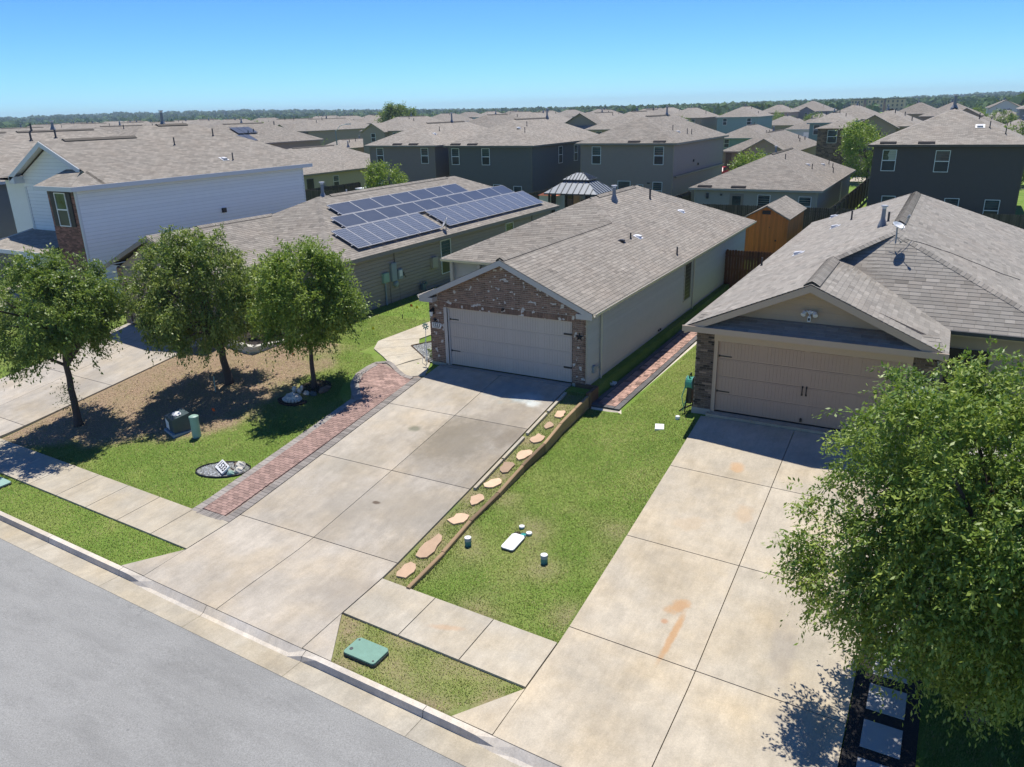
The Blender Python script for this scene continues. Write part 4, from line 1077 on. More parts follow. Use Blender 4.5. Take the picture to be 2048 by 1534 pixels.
roof_face(mb, [(-6.1, 20.87, RE+.03), (.42, 20.87, RE+.03), (.2, 21.5, RE+.31), (-5.8, 21.5, RE+.31)], (1, 0, 0))
mb.face([(3.4, 23.4, RE-.03), (.45, 23.4, RE-.03), (.45, 20.9, RE-.03), (-6.17, 20.9, RE-.03), (-6.17, 43, RE-.03), (3.4, 43, RE-.03)])
r2 = mb.build('roof', m_shingle_tex, H2)
# hip joins: left slope / gable right slope / front hip
Kx = -2.62; Ky = 25.2
shingles(r2, (-6.17, 43, RE+.01), (0, -1, 0), (1, 0, SL), [[(22.13, -.03), (4.77, 0), (4.77, 4.77*SQ), (16.6, 4.77*SQ), (18.04, 3.3*SQ), (22.13, 3.3*SQ)] if False else [(18.04, -.03), (22.13, -.03), (22.13, 3.3*SQ), (18.04, 3.3*SQ)],
     [(0, -.03), (18.04, -.03), (18.04, 3.3*SQ), (16.6, 4.77*SQ), (4.77, 4.77*SQ)]], mat=m_shingle_r)
shingles(r2, (.45, 20.87, RE+.0), (0, 1, 0), (-1, 0, SL), [[(0, -.03), (2.53, -.03), (4.42, 3.0*SQ), (4.09, 3.32*SQ), (0, 3.32*SQ)]], limit=220, mat=m_shingle_r)
q72 = math.sqrt(1+H2K*H2K)
shingles(r2, (0, 23.4, RE+.01), (1, 0, 0), (0, 1, H2K), [[(.45, -.03), (3.4, -.03), (-1.4, 3.0*q72), (-2.82, 1.93*q72)]], limit=150, mat=m_shingle_r)
shingles(r2, (3.4, 23.4, RE+.01), (0, 1, 0), (-1, 0, (4.852-RE)/4.8), [[(0, -.03), (19.6, -.03), (14.83, 4.8*SQ), (3.0, 4.8*SQ)]], limit=60, mat=m_shingle_r)
shingles(r2, (0, 20.87, RE+.04), (1, 0, 0), (0, 1, SL), [[(-6.1, -.02), (.42, -.02), (.2, .62), (-5.8, .62)]], limit=60, mat=m_shingle_r)
hip_cap(r2, (3.4, 23.4, RE), (-1.4, 26.4, 4.852), .5, mat=m_shingle_r); hip_cap(r2, (RX+.02, 24.9, RG), (-1.4, 26.4, 4.852), .45, mat=m_shingle_r)
hip_cap(r2, (-6.17, 43, RE), (-1.4, 38.23, 4.852), .3, mat=m_shingle_r); hip_cap(r2, (-1.4, 38.2, 4.852), (-1.4, 26.4, 4.852), SL, mat=m_shingle_r)
ridge_vent(r2, (RX, 20.95, RG), (RX, 24.7, RG), w=.2, mat=m_shingle_r, hgt=.07); ridge_vent(r2, (-1.4, 28.4, 4.852), (-1.4, 38.0, 4.852), w=.2, mat=m_shingle_r, hgt=.07)
def on_l(x): return RE+SL*(x+6.17)
flue(r2, -1.95, 29.1, on_l(-1.95), .62, .06); pipe_vent(r2, -1.84, 30.0, on_l(-1.84), .35); pipe_vent(r2, -3.64, 36.1, on_l(-3.64), .4); pipe_vent(r2, -6.0, 30.1, on_l(-6.0), .32)
for (x, y) in ((-4.65, 29.7), (-4.17, 35.4), (-5.0, 41.5)): box_vent(r2, (x, y, on_l(x)+.02), (0, -1, 0), (1, 0, SL), m_silver, .3)
mb = MB()
for (ax, az, bx, bz) in ((-6.15, RE, RX, RG), (RX, RG, .45, RE)):
    mb.raw([(ax, 20.9, az-.012), (bx, 20.9, bz-.012), (bx, 20.9, bz-.2), (ax, 20.9, az-.2), (ax, 20.86, az-.012), (bx, 20.86, bz-.012), (bx, 20.86, bz-.2), (ax, 20.86, az-.2)],
           [(7, 6, 5, 4), (4, 5, 1, 0), (3, 2, 6, 7), (0, 3, 7, 4), (5, 6, 2, 1)])
    mb.raw([(ax, 20.9, az-.04), (bx, 20.9, bz-.04), (bx, 21.5, bz-.04), (ax, 21.5, az-.04)][::-1], [(0, 1, 2, 3)])
mb.box((-6.2, 20.82, RE-.12), (.48, 20.86, RE+.045)); mb.box((-6.2, 20.86, RE-.12), (.47, 21.5, RE-.05))
mb.box((-6.2, 20.86, RE-.12), (-6.16, 43, RE)); mb.box((.45, 20.86, RE-.14), (.47, 23.4, RE)); mb.box((.47, 23.37, RE-.14), (3.4, 23.4, RE-.0))
mb.build('fascia', m_trim_r, H2)
mb = MB(); mb.box((.46, 23.26, RE-.08), (2.9, 23.37, RE+.02)); mb.build('gutter', m_dark, H2)
gw = MB(); gw.raw([(-5.93, 21.5, 2.45), (.25, 21.5, 2.45), (.25, 21.5, 2.9), (RX, 21.5, RG-.06), (-5.93, 21.5, 2.8)], [(0, 1, 2, 3, 4)]); gw = gw.build('gable_wall', m_side_r, H2)
boards(gw, (-5.93, 21.5, 0), (1, 0, 0), (0, -1, 0), 6.2, 3.0, 4.2, m_side_r, .17, 20, [[(.4, 3.0), (5.8, 3.0), (3.06, 4.12)]], lip=.014)
wl = MB(); wl.box((-5.93, 21.43, -.05), (-5.41, 21.6, 2.6)); wl.box((-.28, 21.43, -.05), (.25, 21.6, 2.6)); wl = wl.build('wall', m_mortar_r, H2, label='tumbled brown and cream brick piers beside the tan garage door')
br = []; z = .12; k = 0
while z < 2.6:
    x = -6.0+(k % 2)*.1015
    while x < .3: br.append((x+.006, z+.006, x+.203-.006, z+.0677-.006, random.choice((-.7, -.6, -.1, 0, .15, .2, .4, 1.2, .1, .0, -.3))+.01, 0)); x += .203
    z += .0677; k += 1
lay('brick', [m_brick_r], wl, (0, 21.43, 0), (1, 0, 0), (0, 0, 1), [[(-5.93, .12), (-5.41, .12), (-5.41, 2.4), (-5.93, 2.4)], [(-.28, .12), (.25, .12), (.25, 2.4), (-.28, 2.4)]], br, lambda b: random.uniform(.008, .02), 300)
sb = []; x = -5.92
while x < .25: sb.append((x+.005, 2.405, x+.0677-.005, 2.59, random.choice((-.6, 0, .2, .5))+.01, 0)); x += .0677
lay('soldier_brick', [m_brick_r], wl, (0, 21.43, 0), (1, 0, 0), (0, 0, 1), [[(-5.93, 2.4), (-5.41, 2.4), (-5.41, 2.6), (-5.93, 2.6)], [(-.28, 2.4), (.25, 2.4), (.25, 2.6), (-.28, 2.6)]], sb, lambda b: .014, 60)
mb = MB(); mb.box((-5.96, 21.40, -.4), (-5.40, 21.62, .115)); mb.box((-.3, 21.40, -.4), (.28, 21.62, .115)); mb.box((-5.95, 21.62, -.5), (3.0, 42.6, -.05)); mb.build('foundation', m_found, H2)
gd = beadboard_door(H2, -5.3, -.42, 21.53, .09, 2.24, m_door_r)
for (x0, x1, z) in ((-5.28, -4.9, 1.78), (-5.28, -4.9, .70), (-.44, -.82, 1.76), (-.44, -.82, .7)): strap(gd, x0, x1, 21.53, z)
for x in (-2.9, -2.79):
    mb = MB(); mb.tube([(x, 21.5, .94), (x, 21.47, .98), (x, 21.47, 1.14), (x, 21.5, 1.18)], .014, 6); mb.prism([(x-.025, 21.5), (x+.025, 21.5), (x, 21.505)], .9, .97) if False else None
    mb.box((x-.022, 21.495, 1.15), (x+.022, 21.515, 1.2)); mb.box((x-.022, 21.495, .92), (x+.022, 21.515, .97)); mb.build('door_handle', m_black, gd)
mb = MB(); mb.box((-2.89, 21.48, .14), (-2.83, 21.515, .22)); mb.tube([(-2.86, 21.5, .2), (-2.86, 21.49, .25)], .02, 6); mb.build('door_lock', m_black, gd)
mb = MB(); mb.box((-5.41, 21.44, .05), (-5.3, 21.55, 2.25)); mb.box((-.42, 21.44, .05), (-.28, 21.55, 2.25)); mb.box((-5.41, 21.41, 2.25), (-.28, 21.55, 2.6)); mb.build('door_frame', m_trim_r, H2)
wb = MB(); lap(wb, (-5.9, 21.62, 0), (0, 1, 0), (-1, 0, 0), 21, -.05, 2.6); lap(wb, (-5.9, 42.6, 0), (1, 0, 0), (0, 1, 0), 8.9, -.05, 2.6); lap(wb, (3.0, 23.8, 0), (0, 1, 0), (1, 0, 0), 18.8, -.05, 2.6); lap(wb, (.25, 23.9, 0), (1, 0, 0), (0, -1, 0), 2.75, -.05, 2.65); lap(wb, (.25, 21.6, 0), (0, 1, 0), (1, 0, 0), 2.3, -.05, 2.6)
wb.build('side_wall', m_side_r, H2)
mb = MB(); mb.box((.5, 23.82, .0), (1.5, 23.88, 2.1)); mb.build('front_door', m_plum, H2)
cf = thing('security_light', 'white twin floodlight camera on the tan gable of the right house', 'security light', (-2.9, 21.46, 3.3))
mb = MB(); mb.tube([(-2.9, 21.48, 3.33), (-2.9, 21.42, 3.33)], .06, 10); mb.tube([(-2.9, 21.42, 3.33), (-2.9, 21.38, 3.2)], .02, 6); mb.build('mount', m_whitep, cf)
for s in (-1, 1):
    mb = MB(); mb.tube([(-2.9, 21.42, 3.35), (-2.9+s*.1, 21.40, 3.36), (-2.9+s*.13, 21.36, 3.34), (-2.9+s*.16, 21.28, 3.28)], [.02, .03, .06, .065], 10); mb.build('floodlight', m_whitep, cf)
mb = MB(); mb.box((-2.94, 21.32, 3.10), (-2.86, 21.4, 3.24)); mb.build('camera_body', m_whitep, cf)
mb = MB(); mb.box((-2.925, 21.312, 3.13), (-2.875, 21.32, 3.2)); mb.build('lens', m_black, cf)
hp = thing('house_number_plaque', 'white house number plaque half hidden by leaves on the right pier of the tan garage', 'house number sign', (-.05, 21.42, 1.55))
mb = MB(); mb.box((-.24, 21.39, 1.48), (.14, 21.425, 1.66)); mb.build('plate', m_whitep, hp)
# satellite dishes on roofs
def dish(x, y, z, r, label, face, mat=None, tilt=0.45):
    t = thing('satellite_dish', label, 'satellite dish', (x, y, z)); f = Vector(face).normalized(); c = Vector((x, y, z+.48)); a = f.cross(Z3).normalized(); b = a.cross(f)
    mb = MB(); n = 16; vs = []
    for i, rr in enumerate((0, .5, 1)):
        for k in range(n): th = 2*math.pi*k/n; vs.append(c+(a*math.cos(th)*r*1.15+b*math.sin(th)*r)*rr+f*(.07*rr*rr))
    fs = []
    for i in range(2):
        for k in range(n): fs.append((i*n+k, i*n+(k+1) % n, (i+1)*n+(k+1) % n, (i+1)*n+k))
    mb.raw(vs, fs); o = mb.build('reflector', mat or m_silver, t); o.modifiers.new('s', 'SOLIDIFY').thickness = .012
    mb = MB(); mb.tube([(x, y, z-.02), (x, y, z+.2), c-f*.03], .022, 8); mb.tube([(x-.18, y, z-.02), (x, y, z+.16)], .012, 5); mb.tube([(x+.15, y+.1, z+.0), (x, y, z+.16)], .012, 5); mb.build('mast', m_satgrey, t)
    e = c+f*.48-b*.1; mb = MB(); mb.tube([c-b*r*.95, e], .012, 6); mb.tube([e, e-f*.09], .035, 8); mb.build('feed_arm', m_satgrey, t)
dish(-1.3, 25.75, 4.62, .17, 'white satellite dish at the roof hip of the tan right house', (.45, -.25, .9), m_whitep)
mb = MB(); pts = [(-1.2, 25.7, 4.62)]
for i in range(1, 26):
    tt = i/25; xx = -1.2+3.4*tt+.05*math.sin(i); yy = 25.75+2.8*tt+.3*math.sin(tt*5); pts.append((xx, yy, 4.852-(xx+1.4)*(4.852-RE)/4.8+.035))
mb.tube(pts, .009, 5); tag(mb.build('coax_cable', m_black), 'thin black cable snaking over the right hand slope of the tan roof', 'cable')

# ================================================================ house with solar panels
H3 = thing('taupe_house', 'single storey taupe sided house with three rows of solar panels on its roof', 'house', (-27.6, 34, -.1))
SE, SXc = 2.57, -27.6; SZ = SE+SL*4.9
gz, gx = SE+SL*3.3, -29.2
mb = MB()
roof_face(mb, [(-22.7, 24.6, SE), (-22.7, 46.9, SE), (SXc, 42.0, SZ), (SXc, 29.5, SZ)], (0, 1, 0))
roof_face(mb, [(-25.9, 24.6, SE), (-22.7, 24.6, SE), (SXc, 29.5, SZ), (gx, 27.9, gz)], (1, 0, 0))
roof_face(mb, [(-25.9, 20.8, SE), (-25.9, 24.6, SE), (gx, 27.9, gz), (gx, 20.8, gz)], (0, 1, 0))
roof_face(mb, [(gx, 20.8, gz), (gx, 27.9, gz), (SXc, 29.5, SZ), (SXc, 42, SZ), (-32.5, 46.9, SE), (-32.5, 20.8, SE)], (0, 1, 0))
roof_face(mb, [(-22.7, 46.9, SE), (-32.5, 46.9, SE), (SXc, 42, SZ)], (1, 0, 0))
mb.face([(-22.7, 24.6, SE-.03), (-25.9, 24.6, SE-.03), (-25.9, 21.22, SE-.03), (-32.5, 21.22, SE-.03), (-32.5, 46.9, SE-.03), (-22.7, 46.9, SE-.03)])
r3 = mb.build('roof', m_shingle_tex, H3)
shingles(r3, (-22.7, 24.6, SE+.01), (0, 1, 0), (-1, 0, SL), [[(0, -.03), (22.3, -.03), (17.4, 4.9*SQ), (4.9, 4.9*SQ)]], limit=200)
shingles(r3, (0, 24.6, SE+.01), (1, 0, 0), (0, 1, SL), [[(-25.9, -.03), (-22.7, -.03), (SXc, 4.9*SQ), (gx, 3.3*SQ)]], limit=60)
shingles(r3, (-25.9, 20.8, SE+.01), (0, 1, 0), (-1, 0, SL), [[(0, -.03), (3.8, -.03), (7.1, 3.3*SQ), (0, 3.3*SQ)]], limit=40)
hip_cap(r3, (-22.7, 24.6, SE), (SXc, 29.5, SZ), .3); hip_cap(r3, (-22.7, 46.9, SE), (SXc, 42, SZ), .3); hip_cap(r3, (SXc, 42, SZ), (SXc, 29.5, SZ), SL)
ridge_vent(r3, (SXc, 30.4, SZ), (SXc, 41.0, SZ), w=.16); ridge_vent(r3, (gx, 23.4, gz), (gx, 27.9, gz), w=.16)
flue(r3, SXc-.15, 30.1, SZ-.1, .7); pipe_vent(r3, SXc-.5, 32.3, SZ-.2, .32, mat=m_silver)
mb = MB()
mb.box((-22.72, 24.55, SE-.17), (-22.68, 46.95, SE-.0)); mb.box((-25.9, 24.55, SE-.17), (-22.72, 24.6, SE-.0)); mb.box((-25.9, 20.8, SE-.17), (-25.87, 24.6, SE-.0))
for (ax, az, bx, bz) in ((-25.88, SE, gx, gz), (gx, gz, -32.5, SE)):
    mb.raw([(ax, 20.8, az-.01), (bx, 20.8, bz-.01), (bx, 20.8, bz-.2), (ax, 20.8, az-.2), (ax, 20.76, az-.01), (bx, 20.76, bz-.01), (bx, 20.76, bz-.2), (ax, 20.76, az-.2)], [(7, 6, 5, 4), (4, 5, 1, 0), (3, 2, 6, 7), (0, 3, 7, 4), (5, 6, 2, 1)])
mb.build('fascia', m_trim_sol, H3)
ws = MB(); ws.box((-23.3, 25.0, -.2), (-23.122, 46.5, 2.5)); ws = ws.build('side_wall', m_trim_sol, H3)
boards(ws, (-23.12, 25.0, 0), (0, 1, 0), (1, 0, 0), 21.5, -.02, 2.42, m_side_sol, .17)
wb = MB(); lap(wb, (-26.3, 25.0, 0), (1, 0, 0), (0, -1, 0), 3.2, -.1, 2.5); lap(wb, (-26.3, 21.2, 0), (0, 1, 0), (1, 0, 0), 3.8, -.1, 2.5); lap(wb, (-32.1, 21.2, 0), (0, 1, 0), (-1, 0, 0), 25.3, -.1, 2.5); lap(wb, (-32.1, 46.5, 0), (1, 0, 0), (0, 1, 0), 9, -.1, 2.5)
wb.face([(-32.1, 21.2, 2.4), (-26.3, 21.2, 2.4), (gx, 21.2, gz-.05)]); wb.build('wall', m_side_sol, H3)
mb = MB(); mb.box((-32.1, 21.14, -.1), (-31.7, 21.2, 2.45)); mb.box((-26.8, 21.14, -.1), (-26.3, 21.2, 2.45)); mb.build('brick_pier', m_brick, H3)
beadboard_door(H3, -31.7, -26.8, 21.22, -.06, 2.1, m_door_r)
mb = MB(); mb.box((-31.7, 21.15, 2.1), (-26.8, 21.2, 2.5)); mb.build('door_header', m_trim_sol, H3)
mb = MB(); mb.box((-23.3, 24.95, -.4), (-23.1, 46.5, -.02)); mb.build('foundation', m_found, H3)
mb = MB(); mb.box((-23.13, 24.98, -.02), (-23.08, 25.08, 2.42)); mb.box((-23.13, 46.4, -.02), (-23.08, 46.5, 2.42)); mb.build('corner_board', m_trim_sol, H3)
window(H3, (-23.10, 33.93, .5), (0, 1, 0), (1, 0, 0), .95, 1.78); window(H3, (-23.10, 40.85, 1.25), (0, 1, 0), (1, 0, 0), .95, 1.0, mid=False)
downspout(H3, -23.1, 43.7, 2.35, -.15, eave=.3, mat=m_trim_sol)
def wallbox(name, y0, y1, z0, z1, d, mat, label, cat, extra=None):
    t = thing(name, label, cat, (-23.1, (y0+y1)/2, z0)); mb = MB(); mb.box((-23.1, y0, z0), (-23.1+d, y1, z1)); mb.build('cabinet', mat, t)
    mb = MB(); mb.box((-23.1+d, y0+.02, z0+.03), (-23.1+d+.012, y1-.02, z1-.03)); mb.build('cover', mat, t)
    if extra: extra(t)
    return t
def ex_panel(t): 
    mb = MB(); mb.tube([(-23.05, 29.47, 1.85), (-23.05, 29.47, 2.4)], .018, 6); mb.build('conduit', m_dark, t)
wallbox('breaker_cabinet', 29.1, 29.5, .98, 1.86, .13, m_greybox, 'tall blue-grey electric cabinet on the taupe side wall', 'electric cabinet', ex_panel)
def ex_meter(t):
    mb = MB(); mb.tube([(-23.03, 28.62, 1.05), (-23.03, 28.62, .35), (-23.03, 28.62, -.15)], [.035, .035, .06], 8); mb.build('conduit', m_greybox, t)
wallbox('meter_cabinet', 28.45, 28.9, 1.02, 1.48, .12, m_green_ped, 'grey green meter cabinet with a thick conduit, leftmost box on the taupe wall', 'meter box', ex_meter)
def ex_sw(t):
    mb = MB(); mb.box((-23.0, 30.02, 1.1), (-22.97, 30.06, 1.3)); mb.tube([(-22.98, 30.04, 1.22), (-22.93, 30.12, 1.0)], .015, 5); mb.build('lever', m_black, t)
    mb = MB(); mb.box((-22.975, 29.7, 1.12), (-22.97, 29.92, 1.42)); mb.build('notice', m_whitep, t)
wallbox('disconnect_switch', 29.62, 30.0, .98, 1.46, .11, m_greybox, 'small grey disconnect switch with white notice and black lever on the taupe wall', 'switch box', ex_sw)
mb = MB(); mb.tube([(-23.1, 29.42, .82), (-22.97, 29.42, .82)], .15, 14); mb.tube([(-22.97, 29.42, .82), (-22.92, 29.42, .82)], [.13, .1], 14); tag(mb.build('electric_meter', m_greybox), 'round grey electric meter under the tall panel on the taupe wall', 'meter')
mb = MB(); mb.tube([(-23.06, 29.02, 1.0), (-23.06, 29.02, -.1)], .016, 6); mb.tube([(-23.07, 29.75, .8), (-23.07, 29.75, -.1)], .007, 5); mb.tube([(-23.07, 30.05, 1.15), (-23.07, 32.4, 1.18)], .009, 5); tag(mb.build('wall_conduits', m_trim_sol), 'thin painted conduits on the taupe wall below and between the boxes', 'conduit')
wallbox('inverter_box', 32.5, 32.98, 1.0, 1.55, .15, simple('box_beige', (.42, .38, .32), .6, .1), 'beige inverter box with round dial beside the tall window of the solar house', 'electrical box')
gm = thing('gas_meter', 'dark blue-grey gas meter with pipes at the foot of the taupe wall', 'gas meter', (-22.95, 31.5, -.1))
mb = MB(); mb.box((-23.0, 31.38, .1), (-22.86, 31.62, .4)); mb.tube([(-22.93, 31.5, .4), (-22.93, 31.5, .5), (-22.93, 31.7, .5), (-22.93, 31.7, -.1)], .025, 6); mb.tube([(-22.93, 31.42, .4), (-22.93, 31.35, .46), (-22.93, 31.3, .2)], .025, 6); mb.tube([(-22.9, 31.68, .42), (-22.82, 31.68, .42)], .07, 10); mb.build('body', simple('gas_meter_blue', (.1, .16, .19), .5, .15), gm)
# solar panels
def array(label, v0, vlen, ys, cellmat, framemat, U0=24.6):
    t = thing('solar_array', label, 'solar panels', (-22.7-v0/SQ, ys[0][0], SE+SL*v0/SQ)); U = Vector((0, 1, 0)); V = Vector((-1, 0, SL)).normalized(); N = U.cross(V)
    for (a, b) in ys:
        P = Vector((-22.7, 0, SE))+V*v0+U*a; wd = b-a
        mb = MB(); mb.hasuv = True; g = .012
        for c in ((g, .03), (wd-.03, wd-g)): mb.obox(P, U, V, N, c, (g, vlen-g), (.13, .172))
        for c in ((g, .03), (vlen-.03, vlen-g)): mb.obox(P, U, V, N, (.03, wd-.03), c, (.13, .171))
        o = mb.build('solar_panel', framemat, t)
        m2 = MB(); q = [P+U*x+V*y+N*.166 for x, y in ((.028, .028), (wd-.028, .028), (wd-.028, vlen-.028), (.028, vlen-.028))]
        m2.face(q, uv=[(0, 0), (wd-.056, 0), (wd-.056, vlen-.056), (0, vlen-.056)]); m2.raw([p-N*.03 for p in q], [(3, 2, 1, 0)]); m2.build('glass', cellmat, o)
    y0, y1 = ys[0][0], ys[-1][1]; mb = MB(); P = Vector((-22.7, 0, SE))+V*v0
    for f in (.22, .78): mb.obox(P, U, V, N, (y0-.06, y1+.06), (vlen*f-.02, vlen*f+.02), (.085, .128))
    k = y0+.3
    while k < y1:
        for f in (.22, .78): mb.obox(P, U, V, N, (k-.03, k+.03), (vlen*f-.03, vlen*f+.03), (0, .09))
        k += 1.2
    mb.build('mounting_rail', m_silver, t); return t
def spans(a, b, n): return [(a+(b-a)*i/n, a+(b-a)*(i+1)/n) for i in range(n)]
array('uppermost row of seven dark solar panels on the taupe house roof', 3.27, 1.06, spans(29.0, 40.5, 7), m_cell_dark, m_silver)
array('middle row of ten dark solar panels on the taupe house roof', 2.22, 1.03, spans(28.1, 44.5, 10), m_cell_dark, m_silver)
array('lower left block of seven gridded portrait solar panels near the eave', .5, 1.70, spans(27.0, 33.8, 7), m_cell_grid, m_silver)
array('lower right block of eleven gridded portrait solar panels behind the satellite dish', .5, 1.70, spans(34.45, 45.5, 11), m_cell_grid, m_silver)
dish(-23.0, 33.95, SE+.12, .27, 'grey satellite dish on the eave in the gap between solar panels', (-.75, -.6, .5), m_silver)

# ================================================================ white two-storey house
H4 = thing('white_house', 'white two storey house with a brown brick bay and plum shutters at the left', 'house', (-40, 32, -.3))
WE = 5.83; wz = lambda x: WE+SL*(-34.7-x)
mb = MB(); Wc = -40.2; Wz = wz(Wc); g1 = -39.0; g1z = wz(g1)
roof_face(mb, [(-34.7, 23.0, WE), (-34.7, 36.9, WE), (-36.5, 36.9, wz(-36.5)), (Wc, 33.3, Wz), (Wc, 29.5, Wz), (g1, 28.3, g1z), (g1, 23.0, g1z)], (0, 1, 0))
roof_face(mb, [(g1, 23, g1z), (g1, 28.3, g1z), (Wc, 29.5, Wz), (-45.7, 24.0, WE), (-42.2, 23.0, g1z-SL*3.2-.25)], (0, 1, 0))
roof_face(mb, [(Wc, 29.5, Wz), (Wc, 33.3, Wz), (-45.7, 38.8, WE), (-45.7, 24.0, WE)], (0, 1, 0))
roof_face(mb, [(-34.7, 36.9, WE), (-45.7, 38.8, WE), (Wc, 33.3, Wz)], (1, 0, 0))
roof_face(mb, [(-34.7, 21.45, WE), (-34.7, 23.2, WE), (-36.0, 23.2, wz(-36.0)), (-35.6, 22.4, wz(-35.5))], (0, 1, 0))
roof_face(mb, [(-37.6, 21.45, WE), (-34.7, 21.45, WE), (-35.6, 22.4, wz(-35.5)), (-36.4, 23.2, WE+.62), (-37.6, 23.2, WE+.62)], (1, 0, 0))
mb.face([(-34.7, 21.45, WE-.03), (-37.6, 21.45, WE-.03), (-37.6, 23.52, WE-.03), (-45.7, 23.52, WE-.03), (-45.7, 38.8, WE-.03), (-34.7, 36.9, WE-.03)])
r4 = mb.build('roof', m_shingle_tex, H4)
ridge_vent(r4, (g1, 24.2, g1z), (g1, 28.2, g1z), w=.18, mat=m_shingle_tex); ridge_vent(r4, (Wc, 30.6, Wz), (Wc, 32.6, Wz), w=.18, mat=m_shingle_tex)
flue(r4, -40.4, 31.2, Wz-.05, .75); pipe_vent(r4, -35.85, 31.9, wz(-35.85), .4); pipe_vent(r4, -37.9, 29.8, wz(-37.9), .4); pipe_vent(r4, -38.7, 33.2, wz(-38.7), .4); box_vent(r4, (-36.0, 31.4, wz(-36)+.02), (0, 1, 0), (-1, 0, SL), m_silver, .3)
mb = MB()
mb.box((-34.7, 21.45, WE-.2), (-34.66, 36.95, WE+.0)); mb.box((-37.6, 21.41, WE-.2), (-34.66, 21.45, WE)); mb.box((-37.63, 21.45, WE-.2), (-37.6, 23.2, WE))
for (ax, az, bx, bz) in ((-36.2, wz(-36.2), g1, g1z), (g1, g1z, -42.2, g1z-SL*3.2-.25)):
    mb.raw([(ax, 22.98, az-.01), (bx, 22.98, bz-.01), (bx, 22.98, bz-.25), (ax, 22.98, az-.25), (ax, 22.94, az-.01), (bx, 22.94, bz-.01), (bx, 22.94, bz-.25), (ax, 22.94, az-.25)], [(7, 6, 5, 4), (4, 5, 1, 0), (3, 2, 6, 7), (0, 3, 7, 4), (5, 6, 2, 1)])
    mb.raw([(ax, 22.98, az-.04), (bx, 22.98, bz-.04), (bx, 23.5, bz-.04), (ax, 23.5, az-.04)][::-1], [(0, 1, 2, 3)])
mb.box((-42.25, 22.94, wz(g1)-SL*3.2-.62), (-41.8, 23.5, wz(g1)-SL*3.2-.28)); mb.build('fascia', m_trim_w, H4)
ww = MB(); ww.box((-35.3, 21.8, -.4), (-35.122, 36.5, WE-.05)); ww = ww.build('side_wall', m_trim_w, H4)
boards(ww, (-35.12, 21.9, 0), (0, 1, 0), (1, 0, 0), 14.6, -.3, WE-.15, m_side_w, .175)
mb = MB(); mb.box((-35.16, 21.79, -.3), (-35.07, 21.9, WE-.15)); mb.box((-35.16, 36.4, -.3), (-35.08, 36.52, WE-.15)); mb.box((-41.9, 23.44, 2.9), (-41.75, 23.52, 5.5)); mb.build('corner_board', m_trim_w, H4)
fw = MB(); fw.raw([(-41.9, 23.5, -.3), (-37.0, 23.5, -.3), (-36.0, 23.5, wz(-36)-.2), (g1, 23.5, g1z-.15), (-41.9, 23.5, g1z-SL*2.9-.35)], [(0, 1, 2, 3, 4)]); fw = fw.build('front_wall', m_trim_w, H4)
boards(fw, (-41.9, 23.5, 0), (1, 0, 0), (0, -1, 0), 5.9, 2.9, g1z-.1, m_side_w, .175, 60, [[(0, 2.9), (5.0, 2.9), (5.9, wz(-36)-.25), (2.9, g1z-.2), (0, g1z-SL*2.9-.4)]])
bw = MB(); bw.box((-37.2, 21.8, -.3), (-35.17, 23.5, WE-.2)); bw = bw.build('brick_bay', m_mortar_r, H4)
br = []; z = -.3; k = 0
while z < WE-.2:
    x = -37.3+(k % 2)*.1015
    while x < -35.1: br.append((x+.005, z+.004, x+.198, z+.063, round(random.uniform(-.45, .45)*8)/8+.004, 0)); x += .203
    z += .0677; k += 1
lay('brick', [simple('red_brown_brick', (.24, .115, .085), .9, .3, 18, .5, tone=True)], bw, (0, 21.8, 0), (1, 0, 0), (0, 0, 1), [[(-37.2, -.3), (-35.17, -.3), (-35.17, WE-.42), (-37.2, WE-.42)]], br, lambda b: .012, 0)
sb = []; x = -37.2
while x < -35.2: sb.append((x+.004, WE-.41, x+.063, WE-.21, random.choice((-.4, 0, .3))+.01, 0)); x += .0677
lay('soldier_brick', [m_brick_r], bw, (0, 21.8, 0), (1, 0, 0), (0, 0, 1), [[(-37.2, WE-.42), (-35.17, WE-.42), (-35.17, WE-.2), (-37.2, WE-.2)]], sb, lambda b: .014, 0)
window(H4, (-36.2, 21.78, 3.98), (1, 0, 0), (0, -1, 0), .85, 1.55, shutters=True)
window(H4, (-38.6, 23.48, 3.7), (1, 0, 0), (0, -1, 0), .85, 1.75, shutters=True)
mb = MB(); mb.box((-37.3, 21.7, .0), (-35.2, 21.78, .001)) if False else None
pr = MB(); roof_face(pr, [(-42.6, 21.0, 2.75), (-37.3, 21.0, 2.75), (-37.3, 23.5, 3.35), (-42.0, 23.5, 3.35)], (1, 0, 0)); pr.box((-42.6, 20.97, 2.6), (-37.3, 21.0, 2.76)); pr.build('porch_roof', m_shingle_tex, H4)
mb = MB(); mb.box((-42.65, 20.93, 2.58), (-37.25, 20.97, 2.78)); mb.raw([(-42.65, 20.95, 2.58), (-42.65, 20.95, 2.8), (-42.05, 23.5, 3.4), (-42.05, 23.5, 3.18)], [(0, 1, 2, 3)]); mb.box((-42.6, 21, 2.58), (-37.3, 23.5, 2.6)); mb.build('porch_fascia', m_trim_w, H4)
wb = MB(); wb.box((-45.3, 24.4, -.3), (-35.3, 36.5, WE-.05)); wb.build('rear_wall', m_side_w, H4)
mb = MB(); mb.box((-35.1, 29.95, 3.68), (-34.98, 30.2, 3.92)); mb.build('dryer_vent', m_black, H4)
beadboard_door(H4, -42.3, -37.5, 23.3, -.2, 2.0, m_trim_w)

